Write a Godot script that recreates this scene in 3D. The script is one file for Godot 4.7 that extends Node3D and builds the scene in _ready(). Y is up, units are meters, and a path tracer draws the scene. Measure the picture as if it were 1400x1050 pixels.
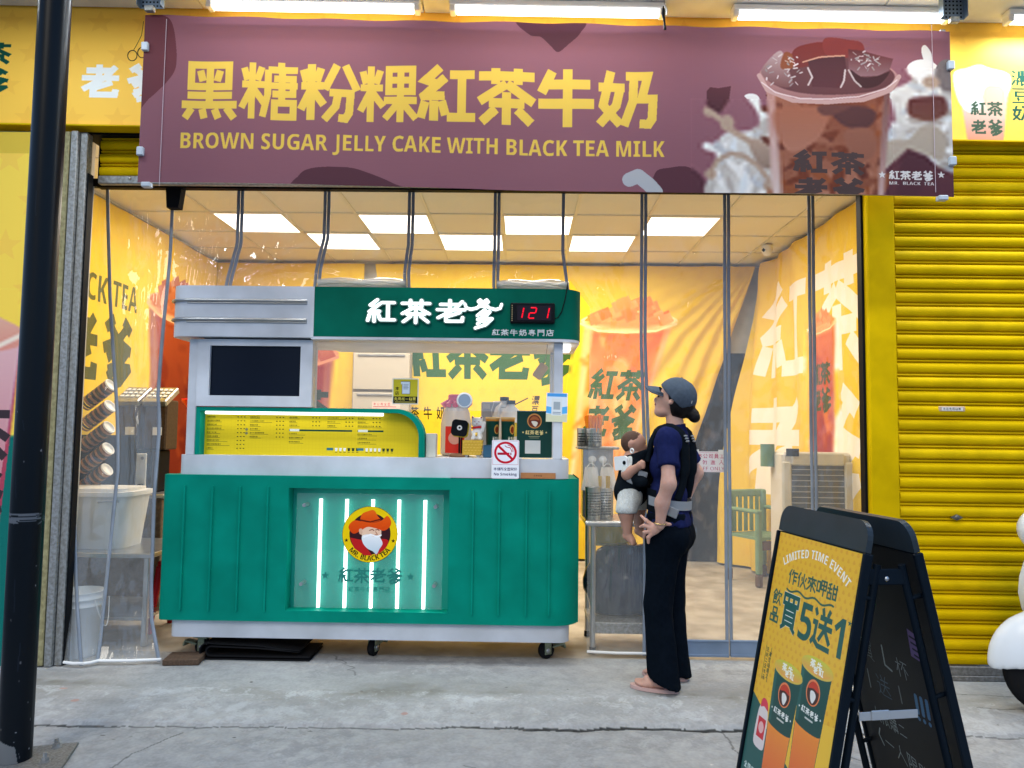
extends Node3D

var taken := {}
var M := {}
const PANEL_E = 1.5
var bold: SystemFont
var sans: SystemFont
const CORN = [Vector3(0, 0, 0), Vector3(1, 0, 0), Vector3(0, 1, 0), Vector3(1, 1, 0), Vector3(0, 0, 1), Vector3(1, 0, 1), Vector3(0, 1, 1), Vector3(1, 1, 1)]
const EDGES = [[0, 1], [2, 3], [4, 5], [6, 7], [0, 2], [1, 3], [4, 6], [5, 7], [0, 4], [1, 5], [2, 6], [3, 7]]
# strokes of the Chinese characters on the signs, each a run of x, y in a 100 x 100 cell, y down
const GLYPH = {
	"紅": [[38, 3, 14, 26, 34, 32], [47, 20, 11, 53, 46, 51], [13, 62, 6, 90], [28, 60, 28, 94], [41, 60, 48, 84], [54, 15, 96, 15], [75, 15, 75, 86], [50, 87, 98, 87]],
	"茶": [[3, 17, 97, 17], [31, 4, 31, 31], [69, 4, 69, 31], [50, 30, 4, 60], [50, 30, 96, 60], [20, 62, 80, 62], [50, 44, 50, 98], [32, 72, 8, 94], [68, 72, 92, 94]],
	"老": [[14, 20, 76, 20], [46, 3, 46, 42], [3, 42, 97, 42], [88, 8, 62, 40, 6, 76], [33, 54, 33, 90, 88, 90, 90, 74], [80, 54, 34, 72]],
	"爹": [[36, 3, 12, 20], [64, 3, 90, 20], [74, 15, 50, 36, 6, 50], [26, 16, 50, 36, 95, 50], [50, 44, 20, 64], [38, 53, 78, 53, 56, 72, 22, 82], [38, 60, 54, 69], [60, 66, 22, 92], [46, 76, 88, 76, 62, 96, 30, 103], [46, 84, 60, 91]],
	"牛": [[26, 6, 8, 42], [20, 28, 90, 28], [3, 60, 97, 60], [52, 3, 52, 99]],
	"奶": [[24, 4, 11, 62, 40, 94], [40, 30, 33, 62, 5, 94], [3, 31, 47, 31], [49, 11, 86, 11, 76, 50, 95, 50, 93, 84, 87, 93, 72, 92], [63, 11, 61, 54, 46, 96]],
	"黑": [[18, 8, 82, 8, 82, 44, 18, 44, 18, 8], [50, 8, 50, 74], [33, 17, 38, 35], [67, 17, 62, 35], [12, 59, 88, 59], [3, 75, 97, 75], [20, 81, 9, 98], [38, 82, 42, 98], [59, 82, 66, 98], [79, 80, 93, 98]],
	"糖": [[21, 3, 21, 98], [4, 40, 42, 40], [7, 12, 13, 33], [37, 10, 30, 33], [21, 45, 4, 80], [22, 45, 43, 72], [70, 1, 70, 14], [48, 14, 98, 14], [48, 14, 48, 56, 40, 94], [72, 20, 72, 66], [52, 41, 99, 41], [58, 29, 91, 29, 91, 55, 56, 55], [60, 70, 92, 70, 92, 93, 60, 93, 60, 70]],
	"粉": [[21, 3, 21, 98], [4, 40, 42, 40], [7, 12, 13, 33], [37, 10, 30, 33], [21, 45, 4, 80], [22, 45, 43, 72], [64, 4, 44, 46], [78, 4, 99, 46], [52, 51, 88, 51, 86, 84, 80, 94, 68, 93], [67, 51, 63, 74, 44, 97]],
	"粿": [[21, 3, 21, 98], [4, 40, 42, 40], [7, 12, 13, 33], [37, 10, 30, 33], [21, 45, 4, 80], [22, 45, 43, 72], [52, 8, 92, 8, 92, 46, 52, 46, 52, 8], [52, 27, 92, 27], [72, 8, 72, 98], [44, 61, 100, 61], [70, 63, 46, 92], [74, 63, 99, 92]],
	"專": [[14, 12, 86, 12], [50, 1, 50, 54], [22, 22, 78, 22, 78, 46, 22, 46, 22, 22], [22, 34, 78, 34], [12, 55, 88, 55], [4, 69, 96, 69], [70, 58, 70, 97, 54, 97], [26, 77, 37, 90]],
	"門": [[10, 4, 10, 98], [10, 7, 41, 7, 41, 40, 10, 40], [10, 23, 41, 23], [90, 7, 59, 7, 59, 40, 90, 40], [59, 23, 90, 23], [90, 4, 90, 95, 76, 95]],
	"店": [[50, 1, 50, 14], [10, 16, 96, 16], [14, 16, 14, 56, 4, 96], [56, 24, 56, 58], [56, 40, 90, 40], [32, 60, 84, 60, 84, 94, 32, 94, 32, 60]],
	"作": [[28, 3, 5, 46], [18, 30, 18, 98], [50, 3, 36, 40], [46, 21, 98, 21], [60, 21, 60, 98], [60, 46, 94, 46], [60, 70, 94, 70]],
	"伙": [[28, 3, 5, 46], [18, 30, 18, 98], [66, 4, 64, 54, 36, 97], [64, 54, 97, 97], [44, 28, 49, 54], [92, 26, 82, 52]],
	"來": [[5, 20, 95, 20], [50, 1, 50, 99], [28, 26, 10, 56], [28, 36, 42, 54], [72, 26, 56, 56], [74, 36, 92, 56], [48, 52, 4, 94], [52, 52, 96, 94]],
	"呷": [[6, 18, 34, 18, 34, 74, 6, 74, 6, 18], [46, 8, 94, 8, 94, 58, 46, 58, 46, 8], [46, 33, 94, 33], [70, 8, 70, 99]],
	"甜": [[42, 5, 10, 16], [3, 36, 50, 36], [27, 12, 27, 60], [10, 60, 44, 60, 44, 94, 10, 94, 10, 60], [52, 27, 100, 27], [62, 5, 62, 96], [90, 5, 90, 96], [62, 58, 90, 58], [62, 90, 90, 90]],
	"飲": [[28, 2, 3, 36], [28, 2, 50, 30], [28, 26, 28, 40], [14, 40, 43, 40, 43, 66, 14, 66], [14, 40, 14, 95, 44, 84], [14, 53, 43, 53], [66, 3, 53, 42], [61, 22, 97, 22, 88, 42], [74, 34, 72, 60, 48, 97], [72, 58, 99, 97]],
	"品": [[28, 6, 72, 6, 72, 42, 28, 42, 28, 6], [6, 57, 44, 57, 44, 95, 6, 95, 6, 57], [56, 57, 94, 57, 94, 95, 56, 95, 56, 57]],
	"買": [[10, 6, 90, 6, 90, 29, 10, 29, 10, 6], [36, 6, 36, 29], [64, 6, 64, 29], [21, 40, 79, 40, 79, 82, 21, 82, 21, 40], [21, 54, 79, 54], [21, 68, 79, 68], [34, 85, 9, 99], [66, 85, 92, 99]],
	"送": [[44, 2, 52, 20], [80, 2, 71, 20], [36, 26, 94, 26], [32, 47, 99, 47], [65, 26, 63, 52, 40, 82], [65, 52, 95, 82], [8, 8, 20, 24], [3, 42, 22, 42, 20, 76, 3, 95], [14, 82, 40, 95, 99, 95]],
	"濃": [[6, 5, 20, 18], [3, 33, 17, 46], [4, 94, 19, 62], [36, 10, 93, 10, 93, 36, 36, 36, 36, 10], [36, 23, 93, 23], [54, 3, 54, 36], [75, 3, 75, 36], [32, 46, 97, 46], [33, 46, 28, 97], [42, 58, 88, 58], [36, 70, 97, 70], [50, 70, 50, 95, 62, 88], [90, 74, 74, 82], [64, 72, 95, 97]],
	"豆": [[5, 9, 95, 9], [22, 27, 78, 27, 78, 54, 22, 54, 22, 27], [30, 62, 36, 84], [70, 62, 62, 84], [3, 93, 97, 93]],
	"本": [[5, 25, 95, 25], [50, 3, 50, 99], [50, 28, 6, 74], [50, 28, 94, 74], [30, 75, 70, 75]],
	"公": [[36, 7, 8, 52], [64, 7, 92, 52], [46, 46, 22, 90, 82, 86], [66, 66, 86, 96]],
	"司": [[12, 12, 88, 12, 88, 92, 72, 93], [12, 33, 70, 33], [18, 52, 62, 52, 62, 82, 18, 82, 18, 52]],
	"員": [[26, 5, 74, 5, 74, 24, 26, 24, 26, 5], [20, 34, 80, 34, 80, 79, 20, 79, 20, 34], [20, 49, 80, 49], [20, 64, 80, 64], [34, 83, 10, 99], [66, 83, 92, 99]],
	"工": [[12, 14, 88, 14], [50, 14, 50, 88], [4, 88, 96, 88]],
	"勿": [[28, 3, 8, 46], [22, 22, 90, 22, 84, 88, 68, 93], [48, 24, 14, 78], [68, 24, 26, 96]],
	"進": [[44, 3, 32, 36], [40, 22, 40, 76], [40, 22, 94, 22], [66, 8, 66, 74], [40, 40, 90, 40], [40, 57, 90, 57], [36, 76, 97, 76], [10, 8, 20, 22], [4, 42, 20, 42, 18, 74, 4, 94], [12, 84, 40, 95, 98, 95]],
	"入": [[36, 6, 52, 6, 50, 40, 6, 96], [50, 36, 95, 96]],
	"全": [[50, 3, 6, 42], [50, 3, 94, 42], [26, 46, 74, 46], [26, 67, 74, 67], [50, 46, 50, 92], [8, 92, 92, 92]],
	"面": [[5, 8, 95, 8], [50, 8, 42, 28], [10, 28, 90, 28, 90, 94, 10, 94, 10, 28], [37, 28, 37, 94], [63, 28, 63, 94]],
	"場": [[3, 34, 36, 34], [20, 6, 20, 84], [3, 90, 38, 80], [50, 8, 90, 8, 90, 40, 50, 40, 50, 8], [50, 24, 90, 24], [40, 52, 98, 52], [48, 56, 92, 62, 84, 96, 74, 95], [60, 62, 40, 88], [76, 62, 56, 96]],
	"所": [[6, 10, 48, 10], [12, 26, 44, 26, 44, 52, 12, 52], [12, 26, 12, 62, 4, 96], [92, 6, 58, 16], [60, 14, 60, 60, 52, 96], [60, 44, 99, 44], [82, 44, 82, 98]],
	"禁": [[6, 16, 48, 16], [27, 3, 27, 44], [52, 16, 96, 16], [73, 3, 73, 44], [26, 18, 6, 40], [74, 18, 96, 40], [20, 52, 80, 52], [6, 68, 94, 68], [50, 68, 50, 96], [28, 76, 12, 94], [72, 76, 90, 94]],
	"菸": [[4, 14, 96, 14], [32, 3, 32, 26], [68, 3, 68, 26], [4, 40, 48, 40], [24, 28, 24, 40, 20, 70, 6, 96], [22, 56, 44, 56, 42, 92, 32, 92], [76, 30, 52, 58], [74, 32, 98, 58], [66, 60, 72, 74], [70, 78, 78, 94]],
	"杯": [[4, 30, 44, 30], [24, 4, 24, 98], [24, 34, 4, 72], [48, 14, 98, 14], [72, 16, 46, 56], [72, 34, 72, 98], [78, 46, 96, 66]],
	"一": [[8, 50, 92, 50]],
	"二": [[18, 24, 82, 24], [6, 82, 94, 82]],
	"人": [[50, 4, 46, 44, 6, 96], [49, 44, 94, 96]],
	"限": [[10, 4, 10, 98], [10, 8, 36, 8, 24, 40, 38, 62, 16, 66], [50, 8, 88, 8, 88, 46, 50, 46], [50, 27, 88, 27], [50, 8, 50, 94, 70, 82], [64, 48, 98, 96]],
	"購": [[8, 10, 36, 10, 36, 72, 8, 72, 8, 10], [8, 30, 36, 30], [8, 50, 36, 50], [14, 76, 4, 94], [30, 76, 42, 94], [46, 16, 98, 16], [46, 34, 98, 34], [60, 4, 60, 48], [84, 4, 84, 48], [52, 54, 92, 54, 92, 94], [52, 54, 52, 98], [72, 48, 72, 84], [46, 80, 98, 80]],
	"組": [[34, 4, 14, 26, 34, 32], [44, 20, 12, 52, 44, 50], [14, 62, 6, 88], [28, 60, 28, 94], [58, 8, 90, 8, 90, 88], [58, 8, 58, 88], [58, 34, 90, 34], [58, 60, 90, 60], [48, 90, 99, 90]],
	"免": [[40, 3, 14, 34], [36, 14, 68, 14, 58, 30], [18, 32, 82, 32, 82, 58, 18, 58, 18, 32], [44, 34, 40, 66, 8, 96], [60, 58, 60, 92, 94, 92, 94, 76]],
	"用": [[16, 8, 16, 60, 6, 96], [16, 8, 88, 8, 88, 94, 76, 94], [16, 34, 88, 34], [16, 60, 88, 60], [52, 8, 52, 94]],
	"統": [[34, 4, 14, 26, 34, 32], [44, 20, 12, 52, 44, 50], [14, 62, 6, 88], [28, 60, 28, 94], [72, 3, 72, 18], [50, 20, 98, 20], [70, 22, 54, 46, 94, 46], [64, 52, 62, 76, 48, 96], [80, 52, 80, 92, 98, 92]],
	"發": [[10, 12, 40, 12, 8, 44], [60, 6, 92, 40], [84, 10, 72, 22], [12, 46, 40, 46, 40, 60, 14, 60, 14, 76, 38, 76, 36, 96], [56, 44, 78, 44, 80, 58, 94, 58], [54, 68, 88, 68, 50, 98], [56, 70, 94, 97]],
	"票": [[8, 8, 92, 8], [14, 18, 86, 18, 86, 40, 14, 40, 14, 18], [38, 8, 38, 40], [62, 8, 62, 40], [20, 52, 80, 52], [6, 66, 94, 66], [50, 66, 50, 98], [28, 76, 12, 94], [72, 76, 90, 94]],
	"爹2": [[36, -6, 28, 0, 36, 8, 44, 2, 37, -6], [64, -6, 56, 0, 64, 8, 72, 2, 65, -6], [-30, 12, -24, 28, -4, 34, 22, 28, 50, 10, 78, 28, 104, 34, 124, 28, 130, 12], [30, 20, 70, 20], [58, 34, 24, 60], [40, 46, 80, 44, 58, 64, 26, 76], [42, 56, 56, 62], [66, 64, 26, 94], [50, 74, 90, 72, 62, 98, 16, 112], [52, 86, 64, 92]],
}

# ---------- nodes ----------
func numbered(n: String) -> String:
	taken[n] = taken.get(n, -1) + 1
	return n if taken[n] == 0 else "%s_%03d" % [n, taken[n]]

func tag(o, label: String, category: String, group := ""):
	o.set_meta("label", label)
	o.set_meta("category", category)
	if group != "":
		o.set_meta("group", group)
	return o

func thing(called: String, label: String, category: String, at := Vector3.ZERO, group := "") -> Node3D:
	var o := Node3D.new()
	o.name = numbered(called)
	add_child(o)
	o.position = at
	tag(o, label, category, group)
	return o

func setting(called: String, at := Vector3.ZERO) -> Node3D:
	var o := Node3D.new()
	o.name = numbered(called)
	add_child(o)
	o.position = at
	o.set_meta("kind", "structure")
	return o

func S() -> SurfaceTool:
	var st := SurfaceTool.new()
	st.begin(Mesh.PRIMITIVE_TRIANGLES)
	return st

func part(called: String, st: SurfaceTool, m: Material, parent: Node3D) -> MeshInstance3D:
	st.generate_normals()
	var o := MeshInstance3D.new()
	o.mesh = st.commit()
	o.material_override = m
	if parent == self:
		o.name = numbered(called)
		add_child(o)
	else:
		o.name = called
		parent.add_child(o, true)
	return o

func again(src: MeshInstance3D, called: String, parent: Node3D, at: Vector3, turn := Vector3.ZERO, m: Material = null) -> MeshInstance3D:
	var o := MeshInstance3D.new()
	o.mesh = src.mesh
	o.material_override = m if m else src.material_override
	o.name = called
	parent.add_child(o, true)
	o.position = at
	o.rotation = turn
	return o

# ---------- materials ----------
func srgb(c: Color) -> Color:
	return c.linear_to_srgb()

func mat(r: float, g: float, b: float, rough := 0.6, metal := 0.0, spec := 0.33) -> StandardMaterial3D:
	var m := StandardMaterial3D.new()
	m.albedo_color = Color(r, g, b).linear_to_srgb()
	m.roughness = rough
	m.metallic = metal
	m.metallic_specular = spec if metal < 0.3 else 0.5
	return m

func printed(im: Image, rough := 0.55, spec := 0.25) -> StandardMaterial3D:
	var m := StandardMaterial3D.new()
	im.generate_mipmaps()
	m.albedo_texture = ImageTexture.create_from_image(im)
	m.roughness = rough
	m.metallic_specular = spec
	return m

func glow(r: float, g: float, b: float, e: float) -> StandardMaterial3D:
	var m := mat(0.8, 0.8, 0.8, 0.4)
	m.emission_enabled = true
	m.emission = Color(r, g, b).linear_to_srgb()
	m.emission_energy_multiplier = e
	return m

func pane(alpha: float, rough := 0.04, tint := Color(0.85, 0.86, 0.85)) -> StandardMaterial3D:
	var m := StandardMaterial3D.new()
	m.transparency = BaseMaterial3D.TRANSPARENCY_ALPHA
	m.albedo_color = Color(tint.r, tint.g, tint.b, alpha)
	m.roughness = rough
	m.metallic_specular = 0.5
	return m

func noise_image(n: int, freq: float, seed_: int, octaves := 4) -> Image:
	var f := FastNoiseLite.new()
	f.seed = seed_
	f.noise_type = FastNoiseLite.TYPE_SIMPLEX_SMOOTH
	f.frequency = freq
	f.fractal_octaves = octaves
	return f.get_seamless_image(n, n)

func ramp_tex(im: Image, lo: Color, hi: Color) -> ImageTexture:
	# noise -> colour between lo and hi (sRGB)
	var w := im.get_width()
	var h := im.get_height()
	var o := Image.create(w, h, false, Image.FORMAT_RGB8)
	for y in h:
		for x in w:
			o.set_pixel(x, y, lo.lerp(hi, im.get_pixel(x, y).r))
	o.generate_mipmaps()
	return ImageTexture.create_from_image(o)

func grainy(m: StandardMaterial3D, tex: Texture2D, bump: Texture2D, scale: float, depth: float) -> StandardMaterial3D:
	# breaks up a plain paint: triplanar colour variation and relief
	m.uv1_triplanar = true
	m.uv1_world_triplanar = true
	m.uv1_scale = Vector3(scale, scale, scale)
	if tex:
		m.albedo_texture = tex
	if bump:
		m.heightmap_enabled = true
		m.heightmap_texture = bump
		m.heightmap_scale = depth
	return m

# ---------- shapes ----------
func tri(st: SurfaceTool, a: Vector3, b: Vector3, c: Vector3, out: Vector3, ua := Vector2.ZERO, ub := Vector2.ZERO, uc := Vector2.ZERO):
	# front faces run clockwise: flip when the counter-clockwise normal does not agree with out
	if (b - a).cross(c - a).dot(out) > 0:
		st.set_uv(ua); st.add_vertex(a)
		st.set_uv(uc); st.add_vertex(c)
		st.set_uv(ub); st.add_vertex(b)
	else:
		st.set_uv(ua); st.add_vertex(a)
		st.set_uv(ub); st.add_vertex(b)
		st.set_uv(uc); st.add_vertex(c)

func quad(st: SurfaceTool, a: Vector3, b: Vector3, c: Vector3, d: Vector3, out: Vector3):
	tri(st, a, b, c, out, Vector2(0, 1), Vector2(1, 1), Vector2(1, 0))
	tri(st, a, c, d, out, Vector2(0, 1), Vector2(1, 0), Vector2(0, 0))

func box(st: SurfaceTool, c: Vector3, size: Vector3, bevel := 0.0, basis := Basis.IDENTITY):
	var h := size * 0.5
	bevel = minf(bevel, minf(h.x, minf(h.y, h.z)) * 0.95)
	st.set_smooth_group(-1)
	var pt := func(s: Vector3, ax: int) -> Vector3:
		var q := Vector3(s.x * (h.x - bevel), s.y * (h.y - bevel), s.z * (h.z - bevel))
		q[ax] = s[ax] * h[ax]
		return c + basis * q
	for ax in 3:
		var u := (ax + 1) % 3
		var w := (ax + 2) % 3
		for sg in [-1.0, 1.0]:
			var q := []
			for k in [[-1.0, -1.0], [1.0, -1.0], [1.0, 1.0], [-1.0, 1.0]]:
				var s := Vector3.ZERO
				s[ax] = sg; s[u] = k[0]; s[w] = k[1]
				q.append(pt.call(s, ax))
			var o := Vector3.ZERO
			o[ax] = sg
			quad(st, q[0], q[1], q[2], q[3], basis * o)
	if bevel <= 0.0:
		return
	for ax in 3:
		var u := (ax + 1) % 3
		var w := (ax + 2) % 3
		for a in [-1.0, 1.0]:
			for b in [-1.0, 1.0]:
				var s0 := Vector3.ZERO
				var s1 := Vector3.ZERO
				s0[ax] = -1; s0[u] = a; s0[w] = b
				s1[ax] = 1; s1[u] = a; s1[w] = b
				var o := Vector3.ZERO
				o[u] = a; o[w] = b
				quad(st, pt.call(s0, u), pt.call(s1, u), pt.call(s1, w), pt.call(s0, w), basis * o)
	for a in [-1.0, 1.0]:
		for b in [-1.0, 1.0]:
			for d in [-1.0, 1.0]:
				var s := Vector3(a, b, d)
				tri(st, pt.call(s, 0), pt.call(s, 1), pt.call(s, 2), basis * s)

func frame_of(dir: Vector3) -> Basis:
	var y := dir.normalized()
	var x := y.cross(Vector3(0, 0, 1) if absf(y.z) < 0.9 else Vector3(1, 0, 0)).normalized()
	return Basis(x, y, x.cross(y))

func tube(st: SurfaceTool, pts: Array, r, n := 10, caps := true, flat := Vector2.ONE):
	# swept round bar through pts; r is a number or an array of radii; flat squeezes the section
	var cnt := pts.size()
	var rings := []
	var bx := frame_of(pts[1] - pts[0])
	for i in cnt:
		var d: Vector3 = (pts[mini(i + 1, cnt - 1)] - pts[maxi(i - 1, 0)]).normalized()
		var x := (bx.x - d * d.dot(bx.x)).normalized()
		bx = Basis(x, d, x.cross(d))
		var rr: float = r[i] if r is Array else r
		var ring := []
		for k in n:
			var a := TAU * k / n
			ring.append(pts[i] + (bx.x * cos(a) * flat.x + bx.z * sin(a) * flat.y) * rr)
		rings.append(ring)
	st.set_smooth_group(1)
	for i in cnt - 1:
		for k in n:
			var k2 := (k + 1) % n
			var mid: Vector3 = (rings[i][k] + rings[i][k2]) * 0.5 - pts[i]
			quad(st, rings[i][k], rings[i][k2], rings[i + 1][k2], rings[i + 1][k], mid if mid.length() > 1e-6 else rings[i + 1][k] - pts[i + 1])
	if caps:
		st.set_smooth_group(-1)
		for e in [0, cnt - 1]:
			var o: Vector3 = (pts[0] - pts[1]) if e == 0 else (pts[cnt - 1] - pts[cnt - 2])
			for k in range(1, n - 1):
				tri(st, rings[e][0], rings[e][k], rings[e][k + 1], o)

func lathe(st: SurfaceTool, at: Vector3, prof: Array, n := 24, basis := Basis.IDENTITY, smooth := true):
	# prof: Vector2(radius, height) from bottom to top
	st.set_smooth_group(1 if smooth else -1)
	for i in prof.size() - 1:
		for k in n:
			var a := TAU * k / n
			var b := TAU * (k + 1) / n
			var p := []
			for q in [[prof[i], a], [prof[i], b], [prof[i + 1], b], [prof[i + 1], a]]:
				p.append(at + basis * Vector3(q[0].x * cos(q[1]), q[0].y, q[0].x * sin(q[1])))
			var dy: float = prof[i + 1].y - prof[i].y
			var dr: float = prof[i + 1].x - prof[i].x
			var m := (a + b) * 0.5
			var out: Vector3 = basis * Vector3(cos(m) * dy, -dr, sin(m) * dy)
			var u0 := float(k) / n
			var u1 := float(k + 1) / n
			var v0 := 1.0 - float(i) / (prof.size() - 1)
			var v1 := 1.0 - float(i + 1) / (prof.size() - 1)
			if prof[i].x > 1e-6:
				tri(st, p[0], p[1], p[2], out, Vector2(u0, v0), Vector2(u1, v0), Vector2(u1, v1))
			if prof[i + 1].x > 1e-6:
				tri(st, p[0], p[2], p[3], out, Vector2(u0, v0), Vector2(u1, v1), Vector2(u0, v1))

func prism(st: SurfaceTool, poly: PackedVector2Array, z0: float, z1: float, xf := Transform3D.IDENTITY, smooth_side := false, uvr := Rect2(0, 0, 1, 1)):
	# poly in x,y; extruded from z0 to z1 (z1 is the front); uvr maps x,y to the picture
	if Geometry2D.is_polygon_clockwise(poly):
		poly = poly.duplicate()
		poly.reverse()
	var t := Geometry2D.triangulate_polygon(poly)
	st.set_smooth_group(-1)
	var uv := func(p: Vector2) -> Vector2: return Vector2((p.x - uvr.position.x) / uvr.size.x, 1.0 - (p.y - uvr.position.y) / uvr.size.y)
	for i in range(0, t.size(), 3):
		var a := poly[t[i]]
		var b := poly[t[i + 1]]
		var c := poly[t[i + 2]]
		tri(st, xf * Vector3(a.x, a.y, z1), xf * Vector3(b.x, b.y, z1), xf * Vector3(c.x, c.y, z1), xf.basis.z * (z1 - z0), uv.call(a), uv.call(b), uv.call(c))
		tri(st, xf * Vector3(a.x, a.y, z0), xf * Vector3(b.x, b.y, z0), xf * Vector3(c.x, c.y, z0), xf.basis.z * (z0 - z1), uv.call(a), uv.call(b), uv.call(c))
	var n := poly.size()
	var sg := 2
	for i in n:
		var a := poly[i]
		var b := poly[(i + 1) % n]
		# a sharp corner starts a new smooth group
		if absf((a - poly[(i - 1 + n) % n]).angle_to(b - a)) > 0.6:
			sg = 2 if sg > 28 else sg + 1
		st.set_smooth_group(sg if smooth_side else -1)
		var out := xf.basis * Vector3((b - a).y, -(b - a).x, 0)
		quad(st, xf * Vector3(a.x, a.y, z0), xf * Vector3(b.x, b.y, z0), xf * Vector3(b.x, b.y, z1), xf * Vector3(a.x, a.y, z1), out)

func rrect(x0: float, y0: float, x1: float, y1: float, r0: float, r1 := -1.0, r2 := -1.0, r3 := -1.0, n := 6) -> PackedVector2Array:
	# corners: bottom left, bottom right, top right, top left
	r1 = r0 if r1 < 0 else r1
	r2 = r0 if r2 < 0 else r2
	r3 = r0 if r3 < 0 else r3
	var o := PackedVector2Array()
	for c in [[Vector2(x0 + r0, y0 + r0), r0, PI], [Vector2(x1 - r1, y0 + r1), r1, 1.5 * PI], [Vector2(x1 - r2, y1 - r2), r2, 0.0], [Vector2(x0 + r3, y1 - r3), r3, 0.5 * PI]]:
		if c[1] <= 0.0001:
			o.append(c[0])
			continue
		for k in n + 1:
			var a: float = c[2] + 0.5 * PI * k / n
			o.append(c[0] + Vector2(cos(a), sin(a)) * c[1])
	return o

func slab(st: SurfaceTool, plan: PackedVector2Array, y0: float, y1: float, smooth := true):
	# plan in x,z extruded upwards
	var p := PackedVector2Array()
	for q in plan:
		p.append(Vector2(q.x, -q.y))
	prism(st, p, y0, y1, Transform3D(Basis(Vector3(1, 0, 0), Vector3(0, 0, -1), Vector3(0, 1, 0)), Vector3.ZERO), smooth)

func grid(st: SurfaceTool, nu: int, nv: int, f: Callable, out: Vector3, smooth := true):
	# sheet through f(u, v), u and v from 0 to 1
	var p := []
	for j in nv + 1:
		for i in nu + 1:
			p.append(f.call(float(i) / nu, float(j) / nv))
	st.set_smooth_group(1 if smooth else -1)
	for j in nv:
		for i in nu:
			var a := j * (nu + 1) + i
			var u0 := float(i) / nu
			var u1 := float(i + 1) / nu
			var v0 := 1.0 - float(j) / nv
			var v1 := 1.0 - float(j + 1) / nv
			tri(st, p[a], p[a + 1], p[a + nu + 2], out, Vector2(u0, v0), Vector2(u1, v0), Vector2(u1, v1))
			tri(st, p[a], p[a + nu + 2], p[a + nu + 1], out, Vector2(u0, v0), Vector2(u1, v1), Vector2(u0, v1))

func card(called: String, m: Material, parent: Node3D, c: Vector3, w: float, h: float, thick := 0.003, turn := Vector3.ZERO, r := 0.0) -> MeshInstance3D:
	# a printed plate: front at +z carries the picture
	var st := S()
	prism(st, rrect(-w / 2, -h / 2, w / 2, h / 2, r), -thick, 0.0, Transform3D(Basis.from_euler(turn), c), false, Rect2(-w / 2, -h / 2, w, h))
	return part(called, st, m, parent)

func glyph_polys(ch: String, wgt: float, round_ := false) -> Array:
	# closed outlines of one character, 100 x 100, y down
	var all := []
	for s in GLYPH.get(ch, []):
		var p := PackedVector2Array()
		for i in range(0, s.size(), 2):
			p.append(Vector2(s[i], s[i + 1]))
		var ring: bool = p.size() > 3 and p[0] == p[p.size() - 1]
		if ring:
			p.remove_at(p.size() - 1)
		all.append(Geometry2D.offset_polyline(p, wgt * 0.5, Geometry2D.JOIN_ROUND if round_ else Geometry2D.JOIN_MITER, Geometry2D.END_JOINED if ring else (Geometry2D.END_ROUND if round_ else Geometry2D.END_BUTT)))
	return all

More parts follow.
